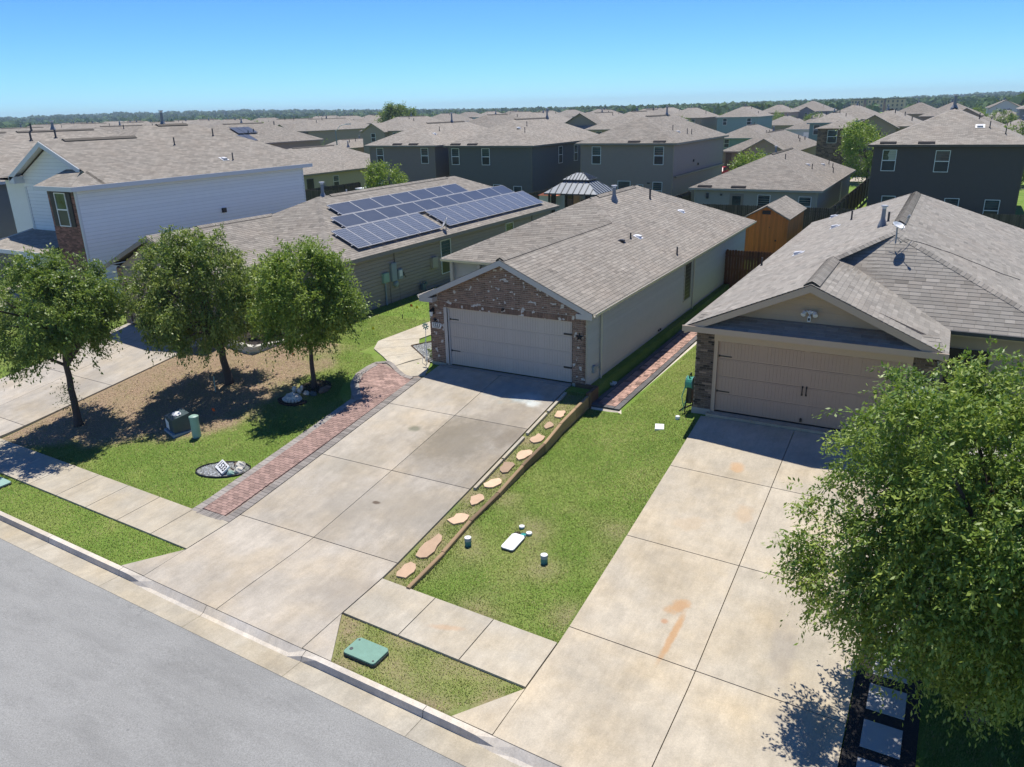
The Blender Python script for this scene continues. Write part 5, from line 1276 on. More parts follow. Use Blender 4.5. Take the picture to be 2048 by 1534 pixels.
# ================================================================ generic houses
def near_house(name, label, x0, x1, y0, y1, h, mat, trim, over=.42, pitch=SL, ex=.17, z0=-.1, ridge_along=None, grp=None, vents=True, cat='house'):
    """hipped house; returns (root, roof, on(x,y)->z)"""
    xc, yc = (x0+x1)/2, (y0+y1)/2
    t = thing(name, label, cat, (xc, yc, z0), grp); a0, a1, b0, b1 = x0-over, x1+over, y0-over, y1+over; ze = h
    W, D = a1-a0, b1-b0; mb = MB()
    if D >= W:
        r = W/2; zr_ = ze+pitch*r; R0, R1 = (xc, b0+r, zr_), (xc, b1-r, zr_)
        roof_face(mb, [(a0, b0, ze), (a1, b0, ze), R0], (1, 0, 0)); roof_face(mb, [(a1, b0, ze), (a1, b1, ze), R1, R0], (0, 1, 0)); roof_face(mb, [(a1, b1, ze), (a0, b1, ze), R1], (1, 0, 0)); roof_face(mb, [(a0, b1, ze), (a0, b0, ze), R0, R1], (0, 1, 0))
    else:
        r = D/2; zr_ = ze+pitch*r; R0, R1 = (a0+r, yc, zr_), (a1-r, yc, zr_)
        roof_face(mb, [(a0, b0, ze), (a1, b0, ze), R1, R0], (1, 0, 0)); roof_face(mb, [(a1, b0, ze), (a1, b1, ze), R1], (0, 1, 0)); roof_face(mb, [(a1, b1, ze), (a0, b1, ze), R0, R1], (1, 0, 0)); roof_face(mb, [(a0, b1, ze), (a0, b0, ze), R0], (0, 1, 0))
    mb.face([(a0, b0, ze-.16), (a0, b1, ze-.16), (a1, b1, ze-.16), (a1, b0, ze-.16)])
    rf = mb.build('roof', m_shingle_tex, t)
    mb = MB(); q = [(a0, b0), (a1, b0), (a1, b1), (a0, b1)]
    for i in range(4):
        (p, q_), (r_, s_) = q[i], q[(i+1) % 4]; mb.face([(p, q_, ze-.16), (r_, s_, ze-.16), (r_, s_, ze-.004), (p, q_, ze-.004)])
    mb.build('fascia', trim, t)
    mb = MB(); lap(mb, (x0, y0, 0), (1, 0, 0), (0, -1, 0), x1-x0, z0, h-.16, ex); lap(mb, (x1, y0, 0), (0, 1, 0), (1, 0, 0), y1-y0, z0, h-.16, ex); lap(mb, (x0, y0, 0), (0, 1, 0), (-1, 0, 0), y1-y0, z0, h-.16, ex); lap(mb, (x0, y1, 0), (1, 0, 0), (0, 1, 0), x1-x0, z0, h-.16, ex)
    for (cx, cy) in ((x0, y0), (x1, y0), (x0, y1), (x1, y1)): mb.box((cx-.05, cy-.05, z0), (cx+.05, cy+.05, h-.16)) if ex < .3 else None
    mb.build('wall', mat, t)
    def on(x, y): return ze+pitch*min(x-a0, a1-x, y-b0, b1-y, r)
    if D >= W: ridge_vent(rf, (xc, b0+r+.6, zr_), (xc, b1-r-.6, zr_), w=.15, mat=m_shingle_tex) if b1-b0-2*r > 2 else None
    return t, rf, on, (a0, a1, b0, b1, zr_)
mA = simple('siding_brown_taupe', (.275, .215, .175), .7, .06, 3); mB_ = simple('siding_dark_green_grey', (.155, .145, .12), .7, .06, 3); mC = simple('siding_warm_grey_brown', (.32, .255, .205), .7, .06, 3)
mD = simple('siding_charcoal', (.115, .09, .073), .7, .06, 3); mE = simple('siding_sage_grey', (.38, .36, .30), .7, .06, 3); mF = simple('siding_cream', (.5, .43, .3), .7, .06, 3); mG = simple('siding_tan_far', (.34, .265, .205), .7, .06, 3)
mH = simple('siding_teal_grey', (.19, .29, .29), .7, .06, 3); mI = simple('siding_slate', (.2, .21, .23), .7, .06, 3); mJ = simple('siding_pale_blue_grey', (.4, .45, .46), .7, .06, 3); mK = simple('siding_offwhite', (.6, .6, .57), .7, .06, 3)
DN = dict(u=(1, 0, 0), n=(0, -1, 0))
def eave_vents(rf, xs, y, z):
    for x in xs:
        mb = MB(); mb.obox((x, y, z), (1, 0, 0), (0, 1, SL), Vector((0, -SL, 1)).normalized(), (-.55, .55), (.1, .32), (.0, .07)); mb.build('slot_vent', m_blackmulch, rf)
A, rA, oA, bA = near_house('two_storey_house', 'brown taupe two storey house seen from behind, left of the dark green one', -53.3, -45.25, 65.5, 82, 5.5, mA, m_trim_sol)
for x, z, w, h in ((-52.0, 3.75, .88, 1.5), (-46.43, 3.75, .88, 1.5), (-52.3, .95, .88, 1.5), (-46.5, .6, .88, 1.5)): window(A, (x, 65.48, z), DN['u'], DN['n'], w, h)
window(A, (-49.45, 65.48, 1.5), DN['u'], DN['n'], .75, .95, mid=False); eave_vents(rA, (-49.6, -47.6), 65.1, 5.5); pipe_vent(rA, -47.6, 70, oA(-47.6, 70), .4); box_vent(rA, (-47, 68.2, oA(-47, 68.2)+.02), (0, 1, 0), (-1, 0, SL)); flue(rA, -49.3, 75, bA[4], .9)
B, rB, oB, bB = near_house('two_storey_house', 'dark green grey two storey house behind the solar panel roof', -43.2, -34.2, 65.0, 82, 5.5, mB_, mB_)
for x, z in ((-42.47, 3.72), (-39.07, 3.72), (-37.9, .45), (-35.7, .35)): window(B, (x, 64.98, z), DN['u'], DN['n'], .88, 1.52)
for y in (71.0, 74.6): window(B, (-34.18, y, 3.55), (0, 1, 0), (1, 0, 0), .88, 1.6)
eave_vents(rB, (-42.3, -40.4), 64.6, 5.5); pipe_vent(rB, -36.2, 67.5, oB(-36.2, 67.5), .45); pipe_vent(rB, -37.3, 70, oB(-37.3, 70), .45); box_vent(rB, (-37.0, 67.8, oB(-37, 67.8)+.02), (0, 1, 0), (-1, 0, SL)); flue(rB, -38.6, 77, bB[4], .9)
Cc, rC, oC, bC = near_house('two_storey_house', 'warm grey brown two storey house behind the metal roofed gazebo', -30.0, -21.4, 66.7, 83, 5.62, mC, m_trim_sol)
for x, z in ((-28.5, 3.8), (-22.68, 3.8), (-22.7, .85)): window(Cc, (x, 66.68, z), DN['u'], DN['n'], .88, 1.52)
window(Cc, (-25.8, 66.68, .9), DN['u'], DN['n'], 1.2, 1.5); window(Cc, (-24.3, 66.68, 1.4), DN['u'], DN['n'], .6, .7, mid=False)
mb = MB(); mb.box((-21.36, 67.0, 2.72), (-21.15, 82.9, 2.86)); mb.box((-21.36, 66.72, -.1), (-21.1, 68.2, 2.6)) if False else None; mb.build('belly_band', m_trim_sol, Cc)
mb = MB(); mb.box((-21.36, 72.5, 3.7), (-21.28, 72.7, 3.9)); mb.box((-21.36, 74.0, 3.3), (-21.28, 74.2, 3.5)); mb.box((-23.65, 66.6, 2.2), (-23.4, 66.68, 2.3)); mb.build('wall_vent', m_black, Cc)
eave_vents(rC, (-24.9, -22.6), 66.3, 5.62)
for (x, y) in ((-23.0, 71.2), (-22.2, 73), (-22.0, 73.7)): pipe_vent(rC, x, y, oC(x, y), .45)
box_vent(rC, (-22.6, 71.6, oC(-22.6, 71.6)+.02), (0, 1, 0), (-1, 0, SL), m_silver); flue(rC, -25.7, 77.5, bC[4], .8)
Dd, rD, oD, bD = near_house('two_storey_house', 'charcoal two storey house seen from behind at the right edge', -5.6, 3.95, 65.3, 82, 5.55, mD, mD)
for x, z, c in ((-4.52, 3.65, 1), (-1.05, 3.62, 0), (-4.2, .35, 0), (-.03, .3, 0), (2.5, .27, 0)): window(Dd, (x, 65.28, z), DN['u'], DN['n'], .95, 1.52, curtain=bool(c))
eave_vents(rD, (-4.7, -2.2), 64.9, 5.55); pipe_vent(rD, 1.6, 67.2, oD(1.6, 67.2), .45); pipe_vent(rD, 2.6, 66.3, oD(2.6, 66.3), .45); pipe_vent(rD, .9, 70.5, oD(.9, 70.5), .45); box_vent(rD, (1.0, 67.4, oD(1, 67.4)+.02), (1, 0, 0), (0, 1, SL), m_silver, .4); flue(rD, -.9, 73.5, bD[4], .95, .11)
E, rE, oE, bE = near_house('bungalow', 'sage grey single storey house behind the orange shed', -17.8, -8.7, 61.4, 80.5, 2.52, mE, mE)
for x, z, w, h in ((-12.48, .95, .95, 1.15), (-9.52, .6, .9, 1.45)): window(E, (x, 61.38, z), DN['u'], DN['n'], w, h, mid=(h > 1.2))
mb = MB(); mb.box((-15.05, 61.33, -.1), (-14.0, 61.39, 2.1)); dr = mb.build('back_door', m_trim_sol, E)
mb = MB(); mb.box((-14.85, 61.32, .9), (-14.2, 61.335, 1.95)); mb.build('pane', m_glass, dr)
mb = MB(); mb.box((-8.68, 74.0, .0), (-8.62, 74.6, 2.0)); mb.build('side_window', m_white, E); mb = MB(); mb.box((-15.8, 61.3, 1.95), (-15.65, 61.39, 2.08)); mb.box((-16.9, 61.28, 1.7), (-16.7, 61.38, 2.1)); mb.build('wall_light', m_dark, E)
eave_vents(rE, (-17.0, -14.4), 61.0, 2.52)
for (x, y) in ((-12.3, 67.5), (-10.4, 69), (-9.6, 75), (-10.1, 76.2), (-9.2, 72.5)): pipe_vent(rE, x, y, oE(x, y), .4)
box_vent(rE, (-10.9, 70, oE(-10.9, 70)+.02), (0, 1, 0), (-1, 0, SL), m_silver); box_vent(rE, (-10.3, 74.2, oE(-10.3, 74.2)+.02), (0, 1, 0), (-1, 0, SL), m_silver); flue(rE, -13.3, 68.5, bE[4]-.3, .75)
F, rF, oF, bF = near_house('bungalow', 'cream single storey house with a long plain roof left of the brown taupe house', -72, -61.7, 62.5, 81, 2.55, mF, m_trim_sol, z0=-.1)
window(F, (-61.68, 69.3, .75), (0, 1, 0), (1, 0, 0), .95, 1.3); mb = MB(); mb.box((-61.7, 64.6, -.1), (-61.6, 65.6, 2.0)); mb.build('back_door', m_black, F)
mb = MB(); mb.box((-61.65, 66.8, .4), (-61.3, 67.6, 1.0)); mb.build('porch_shelf', m_dark, F); flue(rF, -66.9, 78, bF[4]-.3, .6)

# ---------------------------------------------------------------- vegetation
def leafquads(cent, dirs, size, asp=.42, rg=rng):
    n = len(cent); d = dirs/np.linalg.norm(dirs, axis=1, keepdims=True)
    a = rg.normal(size=(n, 3))*.5+np.array([-.12, .25, 1.]); s = np.cross(d, a); s /= np.linalg.norm(s, axis=1, keepdims=True)+1e-9
    L = (size*rg.uniform(.7, 1.3, n))[:, None]
    p0 = cent; p2 = cent+d*L; m = cent+d*L*.5; nn = np.cross(d, s)
    p1 = m+s*L*asp*.5+nn*L*.06; p3 = m-s*L*asp*.5+nn*L*.06
    return np.stack([p0, p1, p2, p3], 1)
def crown(name, parent, c, rad, nclump, ntwig, nleaf, leaf, mat, seed, rc=.5, droop=.3, tw=.32, shell=.6, flat=1., gaps=True):
    rg = np.random.default_rng(seed); c = np.array(c); rad = np.array(rad)
    # clump centres, kept irregular
    u = rg.normal(size=(nclump*3, 3)); u /= np.linalg.norm(u, axis=1, keepdims=True)
    lob = 1+.16*np.sin(u[:, 0]*3.1+seed)+.14*np.sin(u[:, 1]*4.3+seed*1.7)+.12*np.sin(u[:, 2]*5+u[:, 0]*3)
    r = (rg.uniform(0, 1, len(u))**(1/4.2))*(1-shell*.0)
    k = r > shell*rg.uniform(.3, 1.2, len(u)); u, r, lob = u[k][:nclump], r[k][:nclump], lob[k][:nclump]
    cc = c+u*rad*(r*lob)[:, None]*.92
    cc[:, 2] = np.maximum(cc[:, 2], c[2]-rad[2]*.86)
    n = len(cc); ct = rg.uniform(-.22, .24, n)
    idx = np.repeat(np.arange(n), ntwig); o = cc[idx]+rg.normal(size=(len(idx), 3))*rc*.30
    out = (o-c)/rad; out /= np.linalg.norm(out, axis=1, keepdims=True)+1e-9
    d = out*.75+rg.normal(size=o.shape)*.55; d[:, 2] = d[:, 2]*flat-droop*.4; d /= np.linalg.norm(d, axis=1, keepdims=True)
    L = tw*rg.uniform(.5, 1.35, len(o)); long = rg.uniform(0, 1, len(o)) < .06; L[long] *= 1.9
    tt = np.tile(np.linspace(.12, 1, nleaf), len(o)); ii = np.repeat(np.arange(len(o)), nleaf); tt = tt+rg.uniform(-.04, .04, len(tt))
    p = o[ii]+d[ii]*(L[ii]*tt)[:, None]; p[:, 2] -= droop*L[ii]*tt**2
    td = d[ii].copy(); td[:, 2] -= 2*droop*tt
    ld = td*.6+rg.normal(size=td.shape)*.62; p += rg.normal(size=p.shape)*leaf*.35
    Q = leafquads(p, ld, leaf, .42, rg)
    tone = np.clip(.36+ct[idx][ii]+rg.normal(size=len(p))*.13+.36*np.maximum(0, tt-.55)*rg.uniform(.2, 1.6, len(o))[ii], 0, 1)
    o_ = wpos(parent)
    Q -= np.array(o_)
    ob = quads(name, Q, mat, tone, None, parent); return ob, cc
def tree(name, label, base_, th, c, rad, nclump, ntwig, nleaf, leaf, mat, seed, r0=.11, group=None, lean=(0, 0), limbs=14, cat='tree', **k):
    t = thing(name, label, cat, base_, group)
    ob, cc = crown('crown', t, c, rad, nclump, ntwig, nleaf, leaf, mat, seed, **k)
    rg = random.Random(seed); b = Vector(base_); top = Vector((b.x+lean[0], b.y+lean[1], b.z+th)); mb = MB()
    pts = [b+Vector((0, 0, -.15)), b+Vector((0, 0, .12))]; n = 5
    for i in range(1, n+1): f = i/n; pts.append(b.lerp(top, f)+Vector((rg.uniform(-.03, .03), rg.uniform(-.03, .03), 0)))
    cz = Vector(c); pts.append(top.lerp(cz, .6)+Vector((.05, .02, 0)))
    mb.tube(pts, [r0*1.5, r0*1.12]+[r0*(1-.06*i) for i in range(n)]+[r0*.4], 9)
    mb.build('trunk', m_bark, t, smooth=True)
    mb = MB()
    for i in range(limbs):
        e = Vector(cc[rg.randrange(len(cc))]); s = top.lerp(cz, rg.uniform(0, .5)) if rg.random() < .7 else top
        m = s.lerp(e, .5)+Vector((rg.uniform(-.15, .15), rg.uniform(-.15, .15), rg.uniform(.05, .25)))
        mb.tube([s, m, e], [r0*.5, r0*.28, r0*.1], 5)
    if limbs: mb.build('limb', m_bark, t, smooth=True)
    return t
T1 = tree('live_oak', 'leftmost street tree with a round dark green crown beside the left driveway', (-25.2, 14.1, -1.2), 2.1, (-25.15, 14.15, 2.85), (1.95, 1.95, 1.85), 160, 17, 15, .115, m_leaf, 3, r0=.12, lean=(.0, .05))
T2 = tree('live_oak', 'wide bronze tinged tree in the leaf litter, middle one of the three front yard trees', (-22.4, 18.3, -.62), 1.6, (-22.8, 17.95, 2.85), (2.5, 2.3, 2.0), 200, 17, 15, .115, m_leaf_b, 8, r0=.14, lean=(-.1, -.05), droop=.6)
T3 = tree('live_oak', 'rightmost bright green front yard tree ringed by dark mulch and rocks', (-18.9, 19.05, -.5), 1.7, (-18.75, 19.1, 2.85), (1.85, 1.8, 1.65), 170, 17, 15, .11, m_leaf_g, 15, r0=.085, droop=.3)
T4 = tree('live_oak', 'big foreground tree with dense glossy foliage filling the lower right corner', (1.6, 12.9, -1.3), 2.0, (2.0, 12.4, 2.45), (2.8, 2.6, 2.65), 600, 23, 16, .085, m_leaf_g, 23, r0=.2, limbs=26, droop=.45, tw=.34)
mb = MB()
rg = np.random.default_rng(77); a = rg.uniform(0, 6.28, 260); pp = np.stack([-25.4+rg.normal(size=260)*.22, 14.05+rg.normal(size=260)*.2, -1.2+rg.uniform(.5, 1.5, 260)], 1)
quads('sprout', leafquads(pp-np.array([-25.2, 14.1, -1.2]), rg.normal(size=(260, 3)), .09, .4, rg), m_leaf, rg.uniform(.2, .7, 260), None, T1)
def shrub(label, x, y, z, r, h, seed, mat=None, n=26, tw=10, nl=9, leaf=.12, group=None, name='shrub'):
    t = thing(name, label, 'shrub', (x, y, z), group); crown('foliage', t, (x, y, z+h*.5), (r, r, h*.55), n, tw, nl, leaf, mat or m_leaf_g, seed, rc=r*.35, tw=r*.35, droop=.2)
    mb = MB(); mb.tube([(x, y, z-.1), (x, y, z+h*.6)], [.05, .02], 6); mb.build('stem', m_bark, t); return t

# ---------------------------------------------------------------- yard things
def rockmesh(mb, x, y, z, rx, ry, rz, seed, nu=9, nv=6):
    rg = random.Random(seed); vs = []; fs = []
    for j in range(1, nv):
        for i in range(nu):
            th = 2*math.pi*i/nu; ph = math.pi*j/nv; k = rg.uniform(.78, 1.12)
            vs.append((x+rx*k*math.sin(ph)*math.cos(th), y+ry*k*math.sin(ph)*math.sin(th), z+rz*k*math.cos(ph)))
    vs += [(x, y, z+rz*.95), (x, y, z-rz)]; T = len(vs)-2
    for j in range(nv-2):
        for i in range(nu): a = j*nu+i; b = j*nu+(i+1) % nu; fs.append((a, a+nu, b+nu, b))
    for i in range(nu): fs.append((T, i, (i+1) % nu)); q = (nv-2)*nu; fs.append((T+1, q+(i+1) % nu, q+i))
    mb.raw(vs, fs)
def rock(label, x, y, z, rx, ry, rz, mat, seed, group=None):
    mb = MB(); rockmesh(mb, x, y, z+rz*.5, rx, ry, rz, seed); return tag(mb.build('rock', mat), label, 'rock', group)
def gravel(name, poly, mat, zf, n, s, seed, extra=None):
    rg = random.Random(seed); mb = MB(); xs = [p[0] for p in poly]; ys = [p[1] for p in poly]; pc = ccw(poly)
    mb.tone = 0; mb.face([(x, y, zf(x, y)+.012) for x, y in pc], -.5)
    k = 0
    while k < n:
        x, y = rg.uniform(min(xs), max(xs)), rg.uniform(min(ys), max(ys))
        if any((pc[i][0]-pc[i-1][0])*(y-pc[i-1][1])-(pc[i][1]-pc[i-1][1])*(x-pc[i-1][0]) < 0 for i in range(len(pc))): continue
        k += 1; r = s*rg.uniform(.5, 1.2); z = zf(x, y)+.01; a = rg.uniform(0, 3); c, q = math.cos(a)*r, math.sin(a)*r; t = rg.choice((.9, .4, .1, -.3, -.6))
        mb.raw([(x+c, y+q, z), (x-q*.7, y+c*.7, z), (x-c, y-q, z), (x+q*.7, y-c*.7, z), (x, y, z+r*.7)], [(0, 1, 4), (1, 2, 4), (2, 3, 4), (3, 0, 4)], t)
    return mb.build(name, mat, kind='stuff')
# utility boxes
tb = thing('utility_cabinet', 'dark blue-green utility cabinet with whitish patches in the leaf litter', 'utility box', (-21.25, 15.1, -1.1), rz=R(-18))
mb = MB(); mb.box((-.42, -.36, -.05), (.42, .36, .07)); mb.build('pad', m_greybox, tb, local=True)
mdc = simple('cabinet_green', (.055, .085, .09), .5, .2)
mb = MB(); mb.raw([(-.34, -.28, .07), (.34, -.28, .07), (.34, .28, .07), (-.34, .28, .07), (-.34, -.30, .55), (.34, -.30, .55), (.34, .28, .66), (-.34, .28, .66)], [(4, 5, 6, 7), (0, 1, 5, 4), (1, 2, 6, 5), (2, 3, 7, 6), (3, 0, 4, 7)]); mb.build('housing', mdc, tb, local=True)
mb = MB(); n = 9; mb.raw([(.02+.2*math.cos(k*.698)*(1+.25*(k % 2)), -.02+.13*math.sin(k*.698), .608+.14*.13*math.sin(k*.698)*1.5+.012) for k in range(n)], [tuple(range(n))]); mb.raw([(-.3, -.302, .15), (-.02, -.302, .12), (.0, -.303, .4), (-.28, -.304, .48)], [(0, 1, 2, 3)]); mb.build('worn_label', m_whitep, tb, local=True)
pd = thing('utility_pedestal', 'pale green round utility pedestal beside the dark cabinet', 'utility pedestal', (-20.3, 15.0, -1.08))
mb = MB(); mb.tube([(-20.3, 15, -1.12), (-20.3, 15, -.42)], .14, 16); mb.build('body', m_green_ped, pd, smooth=False)
mb = MB(); mb.tube([(-20.3, 15, -.43), (-20.3, 15, -.37), (-20.3, 15, -.34)], [.155, .15, .09], 16); mb.build('cap', m_green_ped, pd)
# number stone on its gravel island
el = [(-17.78+.86*math.cos(t*.3927)*math.cos(.35)-.42*math.sin(t*.3927)*math.sin(.35), 13.82+.86*math.cos(t*.3927)*math.sin(.35)+.42*math.sin(t*.3927)*math.cos(.35)) for t in range(16)]
gravel('gravel', el, m_gravel, zg, 900, .028, 5)
mb = MB(); mb.tube([(x, y, zg(x, y)+.03) for x, y in el+[el[0]]], .025, 5, cap=False); tag(mb.build('garden_edging', m_black), 'black edging round the oval gravel bed with the number board', 'edging')
nb = thing('number_board', 'white tilted board numbered 1533 on an oval gravel bed in the left lawn', 'number sign', (-17.85, 13.85, -1.2))
ux = Vector((.92, -.39, -.02)).normalized(); up = Vector((.39, .80, .62)).normalized(); nn = ux.cross(up)
Pb = Vector((-18.10, 13.80, -1.17)); mb = MB(); mb.obox(Pb, ux, up, nn, (0, .60), (0, .30), (-.05, 0)); mb.build('board', m_whitep, nb)
M4 = Matrix((ux, up, nn)).transposed().to_4x4(); M4.translation = Pb+ux*.3+up*.15+nn*.003; text_obj(nb, '1533', .27, M4, m_black)
mb = MB(); a, b = Pb+ux*.55+up*.28, Pb+ux*.05+up*.28
mb.tube([a-nn*.05, a-nn*.05+Vector((.1, .2, -.25))], .02, 5); mb.tube([b-nn*.05, b-nn*.05+Vector((.1, .2, -.25))], .02, 5); mb.build('prop', m_rock_d, nb)
for i, (x, y, r, m, l) in enumerate(((-17.35, 14.12, .17, m_rock, 'white rock behind the number board on the gravel bed'), (-17.2, 13.9, .15, m_rock, 'pale rock at the right end of the gravel bed'), (-17.33, 13.72, .12, m_green_ped, 'greenish rock right of the number board'), (-17.55, 14.15, .1, m_rock_d, 'small dark rock just behind the number board'))): rock(l, x, y, zg(x, y), r, r*.9, r*.8, m, 40+i)
# tree 3 ring
gravel('mulch', [(-18.9+.62*math.cos(t*.5236), 19.08+.55*math.sin(t*.5236)) for t in range(12)], m_soil, zg, 200, .03, 8)
rock('brown log shaped rock at the right of the tree ring', -18.32, 18.95, zg(-18.3, 19), .14, .32, .11, m_rock_d, 51)
rock('tan rock in front of the tree ring', -18.78, 18.52, zg(-18.8, 18.5), .16, .11, .1, m_rock, 52)
rock('blue dark rock in front of the tree ring', -18.5, 18.56, zg(-18.5, 18.6), .18, .11, .09, mdc, 53)
fb = thing('stone_fountain', 'white stone shell fountain with small figures beside the right front yard tree', 'garden ornament', (-18.95, 18.1, -.62))
mb = MB(); rockmesh(mb, -18.95, 18.0, -.55, .34, .26, .17, 61, 12, 7)
for k in range(9): a = k*.35+3.3; mb.tube([(-18.95, 18.05, -.36), (-18.95+.36*math.cos(a), 18.0+.3*math.sin(a), -.6)], [.03, .05], 6)
mb.build('basin', m_rock, fb)
mb = MB(); rockmesh(mb, -19.1, 18.28, -.35, .09, .08, .13, 62); rockmesh(mb, -18.9, 18.3, -.38, .08, .07, .12, 63); rockmesh(mb, -18.82, 18.36, -.28, .07, .06, .1, 64); mb.build('figure', m_rock, fb)
mb = MB(); mb.prism([(-18.95+.62*math.cos(t*.4488), 18.0+.38*math.sin(t*.4488)) for t in range(14)], -.72, zg(-18.95, 18)+.03); mb.build('mulch_base', m_soil, fb)
# marker flags
for i, (x, y, m, l) in enumerate(((-21.33, 28.2, m_flag_o, 'small orange marker flag in the side lawn near the taupe wall'), (-20.87, 28.0, m_flag_y, 'small yellow orange marker flag in the side lawn'), (-20.43, 24.27, m_flag_y, 'yellow marker flag in the sunny side lawn'), (-21.4, 20.6, m_flag_o, 'small red marker flag in the litter near the bright green tree'), (-20.9, 16.2, m_flag_o, 'small red marker flag in the shade behind the pale green pedestal'))):
    z = zg(x, y); f = thing('marker_flag', l, 'marker flag', (x, y, z), 'small marker flags in the left lawn'); mb = MB(); mb.tube([(x, y, z-.05), (x, y, z+.32)], .005, 4); mb.build('wire', m_dark, f)
    mb = MB(); mb.raw([(x, y, z+.2), (x+.13, y+.02, z+.21), (x+.12, y-.02, z+.31), (x, y, z+.32)], [(0, 1, 2, 3), (3, 2, 1, 0)]); mb.box((x, y-.002, z+.2), (x+.12, y+.002, z+.31)); mb.build('flag', m, f)
mb = MB(); mb.tube([(-20.81, 26.87, -.1), (-20.81, 26.87, .12)], .02, 5); tag(mb.build('stake', m_dark), 'short dark stake in the side lawn', 'stake')
mb = MB(); mb.tube([(-22.35, 17.6, zg(-22.4, 17.6)), (-22.33, 17.6, zg(-22.4, 17.6)+.6)], .02, 5); tag(mb.build('stake', m_green_ped), 'thin pale stake beside the middle tree trunk', 'stake')
# limestone planter under the trees by the left driveway
pt_ = thing('stone_planter', 'low limestone block planter between the left driveway and the solar house lawn', 'planter', (-24, 21.3, -.3))
cs = [(-26.3, 21.6), (-25.4, 20.85), (-23.5, 20.5), (-22.9, 22.2), (-22.7, 23.8)]
for row in range(3):
    pr_ = resample(cs, .5+.07*row)
    for (a, b) in zip(pr_, pr_[1:]):
        d = Vector((b[0]-a[0], b[1]-a[1], 0)); L = d.length; d.normalize(); mb = MB(); z0 = -.42+row*.14
        mb.obox((a[0], a[1], 0), d, Vector((-d.y, d.x, 0)), (0, 0, 1), (.005, L-.005), (-.02+rnd(.02), .2), (z0+.003, z0+.137)); mb.build('stone_block', m_rock, pt_)
mb = MB(); mb.prism([(-26.2, 21.7), (-25.3, 21.0), (-23.6, 20.7), (-23.05, 22.2), (-22.9, 24.4), (-26.2, 24.4)], -.5, -.02); mb.build('soil', m_soil, pt_)
shrub('grey green shrub inside the limestone planter', -24.3, 22.2, -.05, .7, .9, 71, m_leaf_b)
shrub('pale shrub at the back of the limestone planter', -25.3, 23.2, -.05, .6, .8, 72, m_leaf)
shrub('yellowish shrub in front of the white house porch', -39.2, 20.6, -.2, 1.3, 1.6, 73, m_leaf_b, 40)
# lawn utility covers
def boxlid(name, x, y, w, d, h, ang, mat, label, cat, z=None, rim=None):
    z = zg(x, y) if z is None else z; s = (zg(x, y+.3)-zg(x, y-.3))/.6; u = Vector((math.cos(ang), math.sin(ang), 0)); v = Vector((-math.sin(ang), math.cos(ang), s)).normalized(); n = u.cross(v)
    t = thing(name, label, cat, (x, y, z)); mb = MB(); P = Vector((x, y, z)); c = .06
    poly = [(-w/2+c, -d/2), (w/2-c, -d/2), (w/2-c*.3, -d/2+c*.3), (w/2, -d/2+c), (w/2, d/2-c), (w/2-c, d/2), (-w/2+c, d/2), (-w/2, d/2-c), (-w/2, -d/2+c), (-w/2+c*.3, -d/2+c*.3)]
    for (z0, z1, k, mm, nmn) in ((-.08, h*.6, 1.0, rim or m_dark, 'box'), (h*.6, h, .97, mat, 'lid')):
        mb = MB(); m = len(poly); vs = [P+u*(a*k)+v*(b*k)+n*z0 for a, b in poly]+[P+u*(a*k)+v*(b*k)+n*z1 for a, b in poly]
        mb.raw(vs, [tuple(range(m))[::-1], tuple(range(m, 2*m))]+[(i, (i+1) % m, m+(i+1) % m, m+i) for i in range(m)]); mb.build(nmn, mm, t)
    return t, P, u, v, n
t, P, u, v, n = boxlid('valve_box', -8.02, 14.0, .36, .62, .07, -.05, m_whitep, 'white rectangular valve box cover in the right lawn', 'valve box')
t, P, u, v, n = boxlid('utility_vault', -8.92, 9.56, .82, .52, .1, -.03, m_green_lid, 'weathered green utility vault lid in the grass strip by the curb', 'utility vault')
for a, b in ((-.33, .18), (.33, -.18), (-.3, -.1)):
    mb = MB(); q = P+u*a+v*b+n*.1; mb.tube([q, q+n*.006], .022 if b != -.1 else .04, 10); mb.build('bolt', m_dark, t)
boxlid('utility_vault', -23.75, 10.45, .95, .55, .08, -.05, m_green_ped, 'pale green utility lid at the left edge beside the sidewalk', 'utility vault')
def cyl(name, x, y, r, h, label, cat, capmat=m_whitep, body=m_teal_d, hole=True):
    z = zg(x, y); t = thing(name, label, cat, (x, y, z)); mb = MB(); mb.tube([(x, y, z-.05), (x, y, z+h*.62)], r*.95, 16); mb.build('pipe', body, t)
    mb = MB(); mb.tube([(x, y, z+h*.62), (x, y, z+h*.97), (x, y, z+h)], [r, r, r*.94], 16); mb.build('cap', m_greybox if h > .15 else capmat, t)
    mb = MB(); mb.tube([(x, y, z+h), (x, y, z+h+.012)], r*.97, 16); mb.build('cover', capmat, t)
    if hole: mb = MB(); mb.tube([(x, y, z+h+.01), (x, y, z+h+.018)], .014, 8); mb.build('plug', m_dark, t)
cyl('cleanout_pipe', -9.02, 13.55, .085, .2, 'white capped teal pipe standing beside the timber edging', 'cleanout pipe'); cyl('cleanout_pipe', -7.02, 13.66, .085, .2, 'white capped teal pipe alone in the right lawn near the second driveway', 'cleanout pipe', hole=False)
cyl('irrigation_box', -8.12, 14.62, .07, .05, 'low white round cap behind the white valve box', 'cleanout cap'); cyl('irrigation_box', -7.83, 14.45, .075, .05, 'low white round cap right of the teal ring', 'cleanout cap')
z = zg(-7.92, 14.34); rt = thing('meter_ring', 'small open teal ring touching the white valve box', 'pipe ring', (-7.92, 14.34, z)); mb = MB(); mb.tube([(-7.93, 14.34, z-.02), (-7.93, 14.34, z+.06)], .07, 16, cap=False); mb.build('rim', m_whitep, rt); mb = MB(); mb.tube([(-7.93, 14.34, z-.02), (-7.93, 14.34, z+.045)], .066, 16); mb.build('inside', m_teal, rt)
